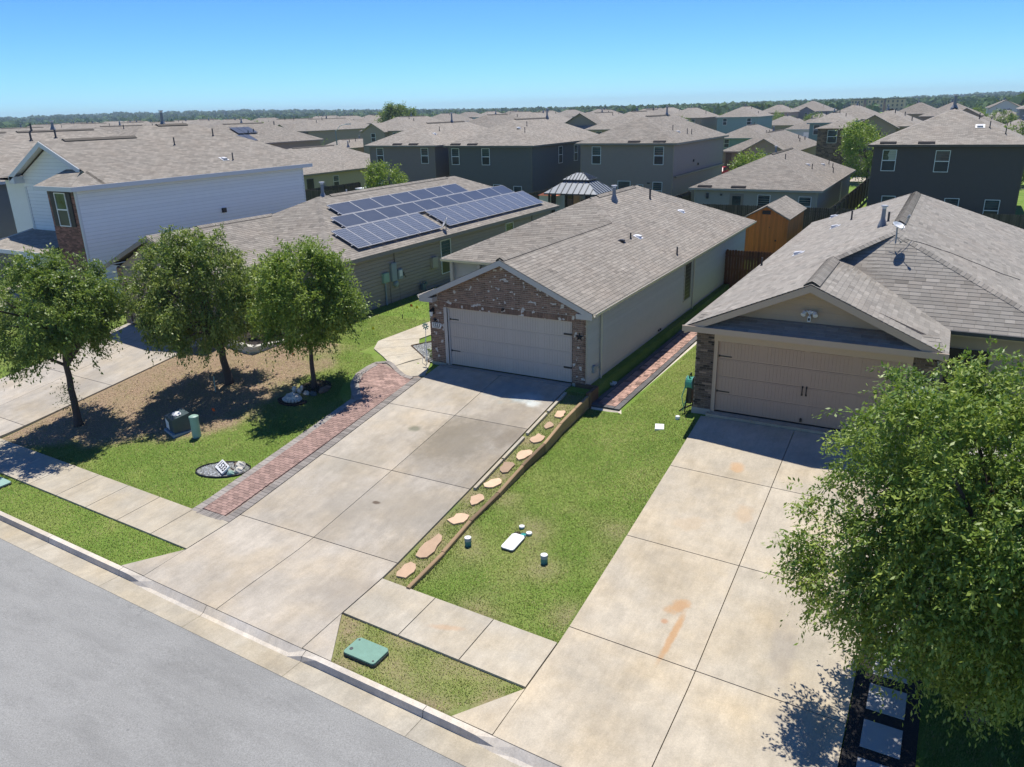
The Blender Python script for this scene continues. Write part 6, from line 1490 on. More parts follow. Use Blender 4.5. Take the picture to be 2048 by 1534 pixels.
z = zg(-8.12, 14.37); mb = MB(); mb.tube([(-8.12, 14.38, z-.01), (-8.12, 14.38, z+.016)], .09, 12); tag(mb.build('open_pipe_hole', m_soil), 'dark open hole at the corner of the white valve box', 'hole')
z = zg(-6.6, 20.4); mb = MB(); mb.obox((-6.6, 20.4, z), (.95, .3, 0), (-.3, .95, .08), (0, -.08, 1), (-.13, .13), (-.17, .17), (-.02, .035)); tag(mb.build('valve_box', m_whitep), 'small white rectangular lid in the right lawn near the hose reel', 'valve box')
z = zg(-6.24, 20.97); mb = MB(); mb.tube([(-6.24, 20.97, z-.02), (-6.24, 20.97, z+.08), (-6.24, 20.97, z+.095)], [.07, .07, .05], 12); tag(mb.build('sprinkler_head', m_whitep), 'small white round cap in the lawn by the tan brick pier', 'sprinkler')
# hose reel
hr = thing('hose_reel', 'dark hose cart with green hose beside the left brick pier of the tan house', 'hose reel', (-6.1, 21.5, -.08))
mb = MB(); mb.tube([(-6.15, 21.35, -.08), (-6.12, 21.4, .5), (-6.08, 21.5, 1.12)], .02, 6); mb.tube([(-6.03, 21.75, -.08), (-6.03, 21.7, .6), (-6.08, 21.6, 1.12)], .02, 6); mb.tube([(-6.2, 21.3, .05), (-6.0, 21.8, .05)], .025, 6); mb.tube([(-6.3, 21.28, -.05), (-6.15, 21.35, .1)], .025, 6); mb.box((-6.13, 21.4, .2), (-5.99, 21.72, .75)); mb.build('frame', m_black, hr)
mb = MB()
for k in range(6):
    xo = -6.16+k*.03; pts = [(xo, 21.55+.19*math.cos(t*.3927), .82+.17*math.sin(t*.3927)) for t in range(17)]; mb.tube(pts, .014, 5, cap=False)
mb.tube([(-6.18, 21.4, .75), (-6.26, 21.35, .4), (-6.2, 21.36, .1), (-6.12, 21.3, .3), (-6.2, 21.3, -.02)], .014, 6); mb.build('hose', m_hose, hr)
mb = MB(); mb.tube([(-6.19, 21.55, .82), (-6.16, 21.55, .82)], .2, 14); mb.tube([(-6.0, 21.55, .82), (-5.98, 21.55, .82)], .2, 14); mb.build('reel', m_teal_d, hr)
# corner bed by the garage: gravel triangle and windmill stick
gravel('gravel', [(-17.75, 23.4), (-15.95, 22.0), (-15.85, 22.1), (-15.85, 25.5), (-17.2, 24.5)], m_gravel, lambda x, y: -.03, 1400, .032, 9)
mb = MB(); mb.tube([(-15.95, 21.98, -.0), (-17.78, 23.4, .0), (-17.25, 24.5, 0)], .03, 5); tag(mb.build('garden_edging', m_timber_end), 'brown edging of the gravel triangle left of the brick garage', 'edging')
wm = thing('garden_windmill', 'thin white garden windmill stand at the left corner of the brick garage', 'garden ornament', (-16.05, 21.95, -.03))
mb = MB(); mb.tube([(-16.05, 21.95, -.05), (-16.0, 21.97, 1.3)], .012, 5); mb.tube([(-16.2, 21.9, -.05), (-16.02, 21.96, .9)], .01, 5); mb.tube([(-15.92, 21.85, -.05), (-16.02, 21.96, .9)], .01, 5); mb.build('stand', m_whitep, wm)
mb = MB()
for k in range(8): a = k*.785; mb.obox((-16.0, 21.95, 1.35), (math.cos(a), .1, math.sin(a)), (-math.sin(a), 0, math.cos(a)), (0, -1, 0), (.03, .14), (-.02, .03), (0, .006))
mb.build('blade', m_green_ped, wm)
shrub('dark green potted plant in the gravel left of the garage corner', -16.1, 22.55, 0, .22, .55, 81, m_leaf, 14, 8, 8, .06)
rock('white rock in the gravel left of the garage corner', -16.15, 22.15, 0, .1, .1, .09, m_rock, 82)

# ---------------------------------------------------------------- fences
def fence(p0, p1, h, mat, label, z=-.3, group=None, wd=.14, stuff=False, backside=True):
    p0, p1 = Vector((*p0, 0)), Vector((*p1, 0)); d = p1-p0; L = d.length; d.normalize(); nrm = Vector((d.y, -d.x, 0)); t = thing('wood_fence', label, 'fence', (p0.x, p0.y, z), group)
    n = int(L/wd); js_ = MB()
    protos = None
    for i in range(n):
        hh = h+rnd(.015); tn_ = rnd(.35); mb = js_ if stuff else MB(); a = i*wd+.004; b = (i+1)*wd-.004; P = p0+Vector((0, 0, z)); q = [(a, 0), (b, 0), (b, hh-.04), (b-.03, hh), (a+.03, hh), (a, hh-.04)]
        vs = [P+d*x+Z3*y+nrm*.0 for x, y in q]+[P+d*x+Z3*y+nrm*.018 for x, y in q]; m = 6
        mb.raw(vs, [tuple(range(m)), tuple(range(m, 2*m))[::-1]]+[((k+1) % m, k, m+k, m+(k+1) % m) for k in range(m)], tn_)
        if not stuff: mb.build('picket', mat, t)
    if stuff: js_.build('picket', mat, t, kind='stuff')
    k = 0.
    while k <= L+.01:
        mb = MB(); P = p0+d*k-nrm*.06; mb.obox(P, d, nrm, Z3, (-.045, .045), (-.045, .045), (z-.1, z+h-.08)); mb.build('post', mat, t); k += 2.44 if L > 3 else L
    for f in (.15, .5, .85):
        mb = MB(); mb.obox(p0-nrm*.02, d, nrm, Z3, (0, L), (-.018, .018), (z+h*f-.04, z+h*f+.04)); mb.build('rail', mat, t)
    return t
fence((-9.65, 39.4), (-5.95, 39.4), 2.0, m_wood_red, 'short red stained board fence between the middle house and the tan house', z=-.3)
fence((-6.6, 39.5), (-6.6, 57), 1.85, m_wood_old, 'weathered fence running back beside the cedar shed', z=-.2, stuff=True)
fence((-33, 57.5), (-6.6, 57.5), 1.85, m_wood_old, 'long dark back fence behind the gazebo and the shed', z=-.1, stuff=True)
fence((-6.6, 57.5), (8, 57.5), 1.85, m_wood_old, 'dark back fence in front of the charcoal house', z=-.1, stuff=True)
fence((-20.8, 46), (-20.8, 57.5), 1.85, m_wood_old, 'grey side fence left of the gazebo yard', z=-.1, stuff=True)
fence((-60, 57.5), (-33, 57.5), 1.85, m_wood_old, 'long dark back fence behind the solar house and white house', z=-.1, stuff=True)
fence((-34, 40), (-34, 57.5), 1.85, m_wood_old, 'side fence between the solar house and the white house yards', z=-.1, stuff=True)
fence((-55.5, 66), (-55.5, 57.5), 1.85, m_wood_old, 'old side fence with mossy boards in front of the cream house', z=-.1, stuff=True)
fence((-19.6, 66), (-19.6, 57.5), 1.85, m_wood_old, 'dark fence between the grey brown and sage houses', z=-.1, stuff=True)
fence((-7.2, 84), (-7.2, 57.5), 1.85, m_wood_old, 'dark side fence between the sage house and the charcoal house', z=-.1, stuff=True)
fence((-32.2, 72), (-32.2, 57.5), 1.85, m_wood_old, 'side fence between the dark green and grey brown houses', z=-.1, stuff=True)
# cedar shed
sh = thing('garden_shed', 'orange cedar garden shed with pale shingle gable roof behind the tan house', 'shed', (-9.4, 49.8, -.2))
def plankwall(name, P, u, n, L, z0, ztop, mat, w=.145):
    wall = MB(); k = 0.; P = Vector(P); u = Vector(u); n = Vector(n); first = True; root = None
    while k < L-.01:
        a, b = k+.004, min(k+w, L)-.004; mb = MB(); mb.tone = rnd(.22); za, zb = ztop(a), ztop(b)
        vs = [P+u*a+Z3*z0, P+u*b+Z3*z0, P+u*b+Z3*zb, P+u*a+Z3*za]; vs2 = [q+n*.02 for q in vs]; fl = u.cross(Z3).dot(n) > 0
        fs = [(4, 5, 6, 7), (1, 0, 4, 5), (2, 1, 5, 6), (3, 2, 6, 7), (0, 3, 7, 4)]
        mb.raw(vs+vs2, fs if fl else [f[::-1] for f in fs]); mb.build('plank', mat, name); k += w
y0, y1, xa, xb, ze_, zp_ = 47.25, 52.5, -10.6, -8.15, 2.3, 3.02
w_ = MB(); w_.raw([(xa, y0, -.2), (xb, y0, -.2), (xb, y0, ze_), ((xa+xb)/2, y0, zp_-.08), (xa, y0, ze_)], [(0, 1, 2, 3, 4)]); w_.box((xa, y0+.01, -.2), (xb-.01, y1, ze_-.02)); w_ = w_.build('wall', m_shed_wood, sh)
plankwall(w_, (xa, y0, 0), (1, 0, 0), (0, -1, 0), xb-xa, -.2, lambda a: ze_+(zp_-ze_)*(1-abs(a-(xb-xa)/2)/((xb-xa)/2))-.06, m_shed_wood); plankwall(w_, (xb, y0, 0), (0, 1, 0), (1, 0, 0), y1-y0, -.2, lambda a: ze_-.05, m_shed_wood)
mb = MB(); mb.box((-9.62, y0-.05, 2.5), (-9.15, y0-.015, 2.72)); mb.build('gable_vent', m_plum, sh)
mb = MB(); mb.tube([(-8.75, y0-.02, 1.0), (-8.75, y0-.07, 1.0)], .05, 8); mb.tube([(-9.15, y0-.02, 1.75), (-9.15, y0-.04, 1.75)], .03, 8); mb.build('door_latch', m_black, sh)
mb = MB(); xc_ = (xa+xb)/2
roof_face(mb, [(xb+.15, y0-.2, ze_-.04), (xb+.15, y1+.2, ze_-.04), (xc_, y1+.2, zp_), (xc_, y0-.2, zp_)], (0, 1, 0)); roof_face(mb, [(xa-.15, y0-.2, ze_-.04), (xa-.15, y1+.2, ze_-.04), (xc_, y1+.2, zp_), (xc_, y0-.2, zp_)], (0, 1, 0)); rs = mb.build('roof', m_shingle_tex, sh)
rs.modifiers.new('s', 'SOLIDIFY').thickness = .06
sV = Vector((-(xb+.15-xc_), 0, zp_-ze_+.04)); sl_ = sV.length
shingles(rs, (xb+.15, y0-.2, ze_-.03), (0, 1, 0), sV, [[(0, 0), (y1-y0+.4, 0), (y1-y0+.4, sl_), (0, sl_)]], limit=80)
# gazebo
gz_ = thing('gazebo', 'dark gazebo with a two tier ribbed metal roof behind the middle house', 'gazebo', (-24.4, 53.8, -.1))
m_rib = simple('pale_metal_roof', (.24, .265, .285), .5, .12, metal=.1); m_rib_d = simple('dark_metal_rib', (.06, .07, .075), .4, .1, metal=.2)
def metal_hip(x0, x1, y0, y1, z0, z1, top, name):
    """hip frustum with standing ribs; top=(x0,x1,y0,y1)"""
    tx0, tx1, ty0, ty1 = top; mb = MB()
    C0 = [(x0, y0, z0), (x1, y0, z0), (x1, y1, z0), (x0, y1, z0)]; C1 = [(tx0, ty0, z1), (tx1, ty0, z1), (tx1, ty1, z1), (tx0, ty1, z1)]
    for i in range(4):
        j = (i+1) % 4; A, B_, C_, D_ = map(Vector, (C0[i], C0[j], C1[j], C1[i])); n = 9 if (B_-A).length > 3.6 else 8
        for k in range(n):
            # vertical strips clipped to the trapezoid
            ed = (B_-A).normalized(); L = (B_-A).length; s0, s1 = L*k/n, L*(k+1)/n; hL = (D_-A).dot(ed); hR = (C_-A).dot(ed)
            up_ = (D_-A)-ed*hL
            def tmax(s): return min(1, s/hL if hL > 1e-6 else 1, (L-s)/(L-hR) if L-hR > 1e-6 else 1)
            q = [A+ed*s0, A+ed*s1, A+ed*s1+up_*tmax(s1), A+ed*s0+up_*tmax(s0)]; mb.cur = 0; mb.face(q, 0)
            if 0 < k: 
                t_ = tmax(s0); nn_ = ed.cross(up_).normalized(); mb.cur = 1; mb.obox(A+ed*s0, ed, up_.normalized(), nn_, (-.035, .035), (0, up_.length*t_), (.0, .035))
    mb.cur = 0; mb.face(C1); mb.cur = 1; mb.face([(x, y, z0-.02) for x, y, _ in C0][::-1])
    for i in range(4):
        a, b = C0[i], C0[(i+1) % 4]; mb.face([(a[0], a[1], z0-.1), (b[0], b[1], z0-.1), (b[0], b[1], z0), (a[0], a[1], z0)])
    return mb.build(name, [m_rib, m_rib_d], gz_)
metal_hip(-26.4, -22.2, 52, 55.6, 2.78, 3.6, (-25.2, -23.4, 53.2, 54.4), 'lower_roof'); metal_hip(-25.35, -23.25, 53.05, 54.6, 3.68, 4.1, (-24.65, -23.95, 53.7, 54.0), 'upper_roof')
for (x, y) in ((-26.1, 52.3), (-22.5, 52.3), (-26.1, 55.3), (-22.5, 55.3)):
    mb = MB(); mb.box((x-.06, y-.06, -.1), (x+.06, y+.06, 2.7)); mb.build('post', m_black, gz_)
for (x, w) in ((-25.75, .28), (-23.0, .3)):
    mb = MB()
    for k in range(4): mb.tube([(x-w/2+k*w/3, 52.35, 2.65), (x-w/2+k*w/3*.7, 52.33+.03*(k % 2), 1.2), (x-w/2+k*w/3, 52.35, 0)], [.07, .04, .09], 6)
    mb.build('curtain', m_black, gz_)
ms = thing('storage_shed', 'small pale storage shed with a coral red roof beside the gazebo', 'shed', (-27.2, 55, -.1)); mb = MB(); mb.box((-27.9, 54.2, -.1), (-26.5, 55.8, 2.35)); mb.build('wall', mK, ms)
mb = MB(); mb.raw([(-28, 54.1, 2.35), (-26.4, 54.1, 2.35), (-26.4, 55.9, 2.35), (-28, 55.9, 2.35), (-27.2, 54.3, 2.7), (-27.2, 55.7, 2.7)], [(0, 1, 4), (1, 2, 5, 4), (2, 3, 5), (3, 0, 4, 5), (3, 2, 1, 0)]); mb.build('roof', m_orange_roof, ms)
mb = MB(); mb.box((-27.6, 54.17, 1.5), (-27.4, 54.2, 1.7)); mb.box((-26.9, 54.17, -.05), (-26.88, 54.2, 2.3)); mb.build('door_latch', m_black, ms)
mb = MB(); mb.box((-26.1, 56.6, -.1), (-25.6, 56.9, 2.3)); tag(mb.build('wooden_panel', simple('tan_wood', (.45, .26, .13), .7, .2, 3)), 'tan wooden panel behind the gazebo posts', 'panel')
pv = MB(); pv.tube([(-29.5, 50.5, -.1), (-29.5, 50.5, 1.9), (-27.2, 49.2, 1.9), (-27.2, 49.2, -.1)], .04, 8); pv.tube([(-27.2, 49.2, 1.9), (-26.6, 49.5, .2)], .035, 8); tag(pv.build('pipe_frame', m_whitep), 'white plastic pipe frame in the yard behind the solar house', 'pipe frame')
shrub('small bright plant beside the white pipe frame', -25.6, 50.2, -.1, .6, 1.6, 91, m_leaf_g, 14)
dish(-22.4, 47.4, 1.2, .3, 'small dish lying behind the far corner of the solar house', (.2, -1, .6), m_satgrey)
tree('leafy_tree', 'broad leaved bright green tree behind the solar house ridge', (-44.4, 56.5, -.1), 2.2, (-44.4, 56.2, 2.7), (2.2, 2.0, 1.6), 55, 12, 10, .2, m_leaf_g, 101, r0=.09, tw=.5)
mb = MB(); mb.box((-49.3, 57.9, 1.9), (-46.4, 59.6, 2.0)); mb.box((-49.2, 58, -.1), (-49.1, 58.1, 1.9)); mb.box((-46.6, 58, -.1), (-46.5, 58.1, 1.9)); tag(mb.build('patio_cover', m_whitep), 'flat pale patio cover behind the fence left of the bright green tree', 'patio cover')

# ---------------------------------------------------------------- the streets and houses beyond
for (a, b, nm_) in ((88, 97, 'road'), (177, 186, 'road'), (256, 265, 'road')):
    mb = MB(); mb.face([(-600, a, -.5), (60, a, -.5), (60, b, -.5), (-600, b, -.5)]); mb.build('road', simple('far_street', (.36, .355, .35), .9, .1, .3))['kind'] = 'structure'
    for q in (a-3.2, b+1.8):
        mb = MB(); mb.box((-600, q, -.56), (60, q+1.3, -.42)); mb.build('sidewalk', m_conc_l)['kind'] = 'structure'
    mb = MB(); mb.box((-600, a-.25, -.56), (60, a, -.38)); mb.box((-600, b, -.56), (60, b+.25, -.38)); mb.build('curb', m_conc_l)['kind'] = 'structure'
mb = MB()
def gable_front(t, x0, x1, yf, depth, ze, pitch, wallm, trim, stone=False):
    xc = (x0+x1)/2; zp = ze+pitch*(x1-x0)/2; o = .35; mb = MB()
    roof_face(mb, [(x1+o, yf-o, ze-pitch*o), (x1+o, yf+depth, ze-pitch*o), (xc, yf+depth, zp), (xc, yf-o, zp)], (0, 1, 0)); roof_face(mb, [(x0-o, yf-o, ze-pitch*o), (x0-o, yf+depth, ze-pitch*o), (xc, yf+depth, zp), (xc, yf-o, zp)], (0, 1, 0))
    g = mb.build('gable_roof', m_shingle_tex, t); g.modifiers.new('s', 'SOLIDIFY').thickness = .12
    mb = MB(); mb.raw([(x0, yf, ze), (x1, yf, ze), (xc, yf, zp-.08)], [(0, 1, 2)]); mb.box((x0, yf, -.2), (x1, yf+depth*.6, ze)); return mb.build('front_wall', wallm, t)
EXP = []   # footprints used by the explicit houses
def far_house(label, x0, x1, yf, two, mat, trim, depth=17, gable=None, gmat=None, wins=True, back=False, shut=False, garage=None, ex=9):
    ze = 5.5 if two else 2.6; nm = 'two_storey_house' if two else 'bungalow'
    t, rf, on, bb = near_house(nm, label, x0, x1, yf, yf+depth, ze, mat, trim, ex=ex, z0=-.5, over=.4); EXP.append((x0, x1, yf, yf+depth))
    if gable:
        ga, gb = gable; gable_front(t, ga, gb, yf-1.2, 5, ze, .55, gmat or mat, trim)
        window(t, ((ga+gb)/2, yf-1.22, 3.6 if two else .9), (1, 0, 0), (0, -1, 0), 1.0, 1.5, shutters=shut)
    if wins:
        for f in (.2, .8):
            x = x0+(x1-x0)*f
            if gable and gable[0]-.6 < x < gable[1]+.6: continue
            window(t, (x, yf-.02, 3.7 if two else .9), (1, 0, 0), (0, -1, 0), .95, 1.5)
    if garage:
        mb = MB(); mb.box((garage[0], yf-.08, -.4), (garage[1], yf-.02, 1.9)); mb.build('garage_door', m_white, t)
    for k in range(3): 
        x, y = x0+(x1-x0)*random.uniform(.3, .9), yf+depth*random.uniform(.2, .8); pipe_vent(rf, x, y, on(x, y), .5, .06)
    flue(rf, (x0+x1)/2-.3, yf+depth*.5, bb[4], .55, .08); return t, rf, on
# explicit ones
f1, rf1, on1 = far_house('tan and brick two storey house with front gable, left of the street lamp', -124.5, -115.5, 123, True, mG, mG, 22, gable=(-124.3, -119.2), shut=True, wins=False)
mb = MB(); mb.box((-118.9, 122.4, -.5), (-115.6, 123.0, 5.2)); mb.build('brick_bay', m_brick_r, f1); window(f1, (-117.4, 122.38, 3.6), (1, 0, 0), (0, -1, 0), 1.0, 1.5)
far_house('dark flanked two storey house just left of the tan and brick gabled one', -137, -127.5, 126, True, mA, mA, 22)
f3, _, _ = far_house('brown two storey house with two nested dark front gables right of the street lamp', -97.5, -88, 118, True, mG, mA, 19, gable=(-96.5, -91.5), gmat=mG)
far_house('small hipped bungalow behind the street lamp', -104.5, -99, 113.5, False, mF, mF, 18)
f9, _, _ = far_house('tan two storey house with a broad gable and brick strip behind the dark green house', -60.5, -51.5, 125, True, mG, mG, 18, gable=(-60, -51.8), gmat=mG)
mb = MB(); mb.box((-58.2, 123.5, 2.0), (-52, 123.78, 5.4)); mb.build('brick_band', m_brick_r, f9); mb = MB(); roof_face(mb, [(-58.4, 122.9, 5.3), (-51.8, 122.9, 5.3), (-51.8, 123.8, 5.8), (-57.8, 123.8, 5.8)], (1, 0, 0)); mb.build('pent_roof', m_shingle_tex, f9)
f10, r10, on10 = far_house('tan bungalow with a low front gable and recessed dark porch above the red car', -28, -18.9, 109, False, mG, mG, 21, gable=(-25.5, -19.5), gmat=mG, wins=False)
mb = MB(); mb.box((-27.6, 108.8, -.5), (-26.9, 108.98, 2.4)); mb.box((-25.9, 107.6, -.5), (-25.0, 107.78, 2.4)); mb.build('brick_pier', m_brick_r, f10)
far_house('teal sided two storey house behind the tan bungalow', -40, -31.5, 151, False, mH, mH, 17)
f11, _, _ = far_house('two storey house with a rough stone bay and tan gable behind the sage bungalow', -12.6, -5.2, 111.5, True, mG, mG, 17, gable=(-12.4, -7.3), gmat=mG, shut=True, wins=False)
mb = MB(); mb.box((-16.4, 110.4, -.5), (-12.4, 114, 5.4)); sb_ = mb.build('stone_bay', m_mortar_r, f11)
br = []; z = -.5; k = 0
while z < 5.35:
    x = -16.5+(k % 2)*.15
    while x < -12.3: w__ = random.uniform(.25, .5); br.append((x+.01, z+.008, x+w__-.01, z+.142, round(random.uniform(-.5, .6)*6)/6+.01, 0)); x += w__
    z += .15; k += 1
lay('stone', [simple('rubble_stone', (.17, .115, .085), .9, .3, 8, .3, tone=True)], sb_, (0, 110.4, 0), (1, 0, 0), (0, 0, 1), [[(-16.4, -.5), (-12.4, -.5), (-12.4, 5.35), (-16.4, 5.35)]], br, lambda b: random.uniform(.01, .05), 0)
mb = MB(); roof_face(mb, [(-16.8, 110, 5.35), (-12.1, 110, 5.35), (-12.5, 112, 6.1), (-14.6, 112, 6.1)], (1, 0, 0)); roof_face(mb, [(-16.8, 110, 5.35), (-14.6, 112, 6.1), (-14.6, 116, 6.1), (-16.8, 116, 5.35)], (0, 1, 0)); mb.build('bay_roof', m_shingle_tex, f11)
window(f11, (-14.6, 110.38, 3.55), (1, 0, 0), (0, -1, 0), 1.15, 1.6); mb = MB(); mb.box((-12.4, 109.9, 2.2), (-7.2, 110.4, 2.75)); mb.build('porch_roof', m_plum, f11)
far_house('pale green two storey house peeking out behind the stone bay house', -21.2, -15.8, 134, True, mH, mH, 15)
f13, _, _ = far_house('grey bungalow with a bright white garage door near the white parked car', -36.5, -27.5, 198, False, mJ, mJ, 17, garage=(-32.5, -28.2), wins=False)
f14, _, _ = far_house('large grey brown two storey house in front of the bright far field', -54, -40, 290, True, mI, mI, 18, gable=(-50, -44.5), gmat=mI)
f15, _, _ = far_house('white two storey house with three small windows at the far right', 5.5, 14.5, 292, True, mK, mK, 16, gable=(6, 14), gmat=mK, wins=False)
for k in range(3): window(f15, (8.9+k*1.3, 290.77, 3.3), (1, 0, 0), (0, -1, 0), .8, 1.6)
far_house('slate blue two storey house cut by the right edge of the picture', 12, 22, 247, True, mI, mI, 16)
far_house('two storey house with a tall front gable just behind the charcoal house roof', -7.5, 2.5, 172, True, mC, mC, 18, gable=(-2.5, 2.4), gmat=mC)
far_house('teal bungalow with a dark porch between the gabled roofs', -15, -8.2, 246, False, mH, mH, 16)
far_house('blue grey hipped bungalow roof at the far left beside a green tree', -168, -158, 152, False, mI, mI, 16)
# row one, further left
far_house('grey two storey house cut by the left edge next to the white house', -58.2, -47.6, 24, True, simple('siding_mid_grey', (.25, .25, .25), .7, .05, 3), m_trim_w, 17, wins=False, ex=.175)
far_house('second grey roofed house beyond the left edge house', -71, -61, 26, True, mG, mG, 16, wins=False)
far_house('third house of the front row at the far left', -84, -74, 27, False, mG, mG, 16, wins=False)
for i, (xa_, two, m_) in enumerate(((-84, True, mA), (-96, False, mG), (-108, True, mC), (-120, False, mG), (-132, True, mG))):
    far_house(['brown', 'low tan', 'grey brown', 'another low tan', 'tall tan'][i]+' house behind the white house, '+['nearest', 'second', 'third', 'fourth', 'farthest'][i]+' from the cream bungalow', xa_, xa_+9.4, 64.5, two, m_, m_, 17)
mb = MB(); mb.obox((-50, 27.5, 5.9+.45*1.9), (0, 1, 0), Vector((-1, 0, .447)).normalized(), Vector((.447, 0, 1)).normalized(), (0, 5), (0, 1.7), (.1, .14)) if False else None
# filler rows copied from prototypes
protos = []
pm = [(mG, 'tan'), (mC, 'grey brown'), (mA, 'brown'), (mI, 'slate'), (mJ, 'pale blue'), (mK, 'off-white'), (mH, 'teal')]
def proto(two, mat, gable):
    n0 = len(EXP); t, rf, on = far_house('x', -4.7, 4.7, -8.5, two, mat, mat, 17, gable=(-4.3, .6) if gable else None, gmat=mat, wins=True); EXP[:] = EXP[:n0]
    return t
def copy_tree(o, parent=None):
    c = o.copy(); COL.objects.link(c)
    if parent is not None: c.parent = parent
    for ch in o.children: copy_tree(ch, c)
    return c
for two in (True, False):
    for (m_, nmc) in pm: protos.append((two, nmc, proto(two, m_, random.random() < .5), [0]))
rows = [(117.5, 'first', -210, -30), (159, 'second', -270, 8), (204, 'third', -330, 16), (239, 'fourth', -340, 20), (277, 'fifth', -330, 24), (318, 'sixth', -300, 0), (352, 'seventh', -200, -60)]
ORD = ['first', 'second', 'third', 'fourth', 'fifth', 'sixth', 'seventh', 'eighth', 'ninth', 'tenth', 'eleventh', 'twelfth']
count = {}
def visible(x, y, z=4):
    d = np.array([x, y, z])-CAM; dz = d@AF
    if dz < 1: return False
    u = 1024+1542*(d@AR)/dz; return -60 < u < 2110
for (yc, rn, xl, xr) in rows:
    x = xr
    while x > xl:
        jy = random.uniform(-1.5, 1.5)+(.0006*(x+40)**2 if x < -40 else 0)*.35; y = yc+jy
        if visible(x, y) and not (yc > 300 and x > -170) and math.hypot(x, y) < 385 and not any(a-9 < x < b+9 and c-7 < y < d+7 for a, b, c, d in EXP):
            two = random.random() < (.5 if yc < 300 else .8); cand = [p for p in protos if p[0] == two]; wts = [7, 4, 3, 1.2, .8, 1.2, 1] if True else None
            p = random.choices(cand, wts)[0]
            key = (rn, p[1], two); count[key] = count.get(key, 0)+1; k = count[key]
            o = p[2] if p[3][0] == 0 else copy_tree(p[2]); p[3][0] += 1
            o.location = (x, y, -.4); o.rotation_euler[2] = math.pi if rn in ('second', 'fourth', 'sixth') else 0
            o['label'] = f"{p[1]} {'two storey house' if two else 'bungalow'}, {ORD[k-1]} of its colour from the right, {rn} far row"; o['group'] = 'far houses in rows'
        x -= 12.3+random.uniform(-.6, 1.2)
for p in protos:
    if p[3][0] == 0:
        for c in list(p[2].children_recursive): bpy.data.objects.remove(c)
        bpy.data.objects.remove(p[2])
# dark solar panels on the roof behind the white house
for (nm_, y0_, n_, d0, lbl) in (('a', 66.5, 4, .5, 'dark solar panels low on the brown roof seen above the white house'), ('b', 69.5, 3, 2.6, 'dark solar panels near the ridge of the brown roof above the white house')):
    t = thing('solar_array', lbl, 'solar panels', (-75, y0_, 6)); V_ = Vector((-1, 0, SL)).normalized(); P_ = Vector((-74.2, 0, 5.5))+V_*d0
    for k in range(n_): mb = MB(); mb.obox(P_, (0, 1, 0), V_, Vector((SL, 0, 1)).normalized(), (y0_+k*1.05, y0_+k*1.05+1.0), (0, 1.65), (.12, .17)); mb.build('solar_panel', m_cell_dark, t)
# fences and street trees among the far houses
fence((-110, 101), (-100, 101), 1.7, m_wood_old, 'brown fence below the small bungalow by the street lamp', z=-.5, stuff=True)
for i, (x, y, r, h, l, s_) in enumerate(((-95.0, 98.5, 5.0, 3.6, 'wide rounded shrub in front of the tan and brick gabled house', 1), (-89.3, 100, 2.4, 3.0, 'smaller yellow green shrub right of the wide rounded shrub', 2), (-21.8, 99.5, 2.6, 3.0, 'leafy shrub right of the red car', 3), (-29.5, 99.5, 2.2, 2.6, 'leafy shrub left of the red car beside the grey brown house', 4), (-31.2, 106, 1.6, 4.5, 'tall narrow shrub by the porch of the tan bungalow', 5), (-45.5, 148, 3.4, 4.6, 'dense round tree behind the grey brown house roof', 6))):
    shrub(l, x, y, -.5, r, h, 200+s_, m_leaf_g if i != 1 else m_leaf_b, 60, 10, 9, .3)
tree('street_tree', 'rounded green street tree left of the charcoal house', (-9.0, 100.5, -.5), 2.2, (-9.3, 100.2, 3.6), (2.9, 2.9, 2.9), 90, 12, 10, .26, m_leaf_g, 210, r0=.13, tw=.8, rc=.7)
tree('street_tree', 'dark tree at the right edge behind the charcoal house', (6.8, 100, -.5), 2.2, (6.5, 100, 3.0), (2.8, 2.8, 2.6), 70, 12, 10, .26, m_leaf, 211, r0=.13, tw=.8, rc=.7)
tree('big_tree', 'large solitary dark tree rising above the far roofs left of centre', (-151, 201, -.5), 4, (-150.5, 200, 6.9), (5.3, 5.3, 4.2), 120, 12, 9, .55, m_leaf, 212, r0=.3, tw=1.4, rc=1.2)
tree('big_tree', 'bright round tree behind the far left roofs', (-196, 180, -.5), 3, (-196, 180, 4.2), (6, 6, 3.4), 90, 10, 9, .55, m_leaf_g, 213, r0=.3, tw=1.4, rc=1.2)
far_spots = [(-60, 190), (-75, 148), (-36, 235), (-100, 235), (-130, 190), (-20, 192), (-8, 215), (4, 240), (-70, 268), (-180, 232), (-230, 190), (-215, 268), (8, 228), (-48, 252)]
fc = ['grey brown', 'tan', 'white', 'brown']
for i, (x, y) in enumerate(far_spots):
    tree('street_tree', f'small round far tree, {(ORD+["thirteenth","fourteenth"])[sum(1 for q in far_spots if q[0] < x)]} from the left among the distant roofs', (x, y, -.5), 2, (x, y, 3.4), (2.8, 2.8, 2.6), 34, 9, 8, .4, m_leaf_g if i % 2 else m_leaf, 230+i, r0=.12, tw=.9, rc=.8, group='small trees among the distant roofs', limbs=0)
# driveways to the back street
for (x, l) in ((-8.6, 0), (-24.5, 0), (-120, 0), (-32, 90)):
    mb = MB(); y0_, y1_ = (97, 110) if l == 0 else (186, 198); mb.box((x-2.6, y0_, -.52), (x+2.6, y1_, -.44)); mb.build('driveway', m_conc_l)['kind'] = 'structure'
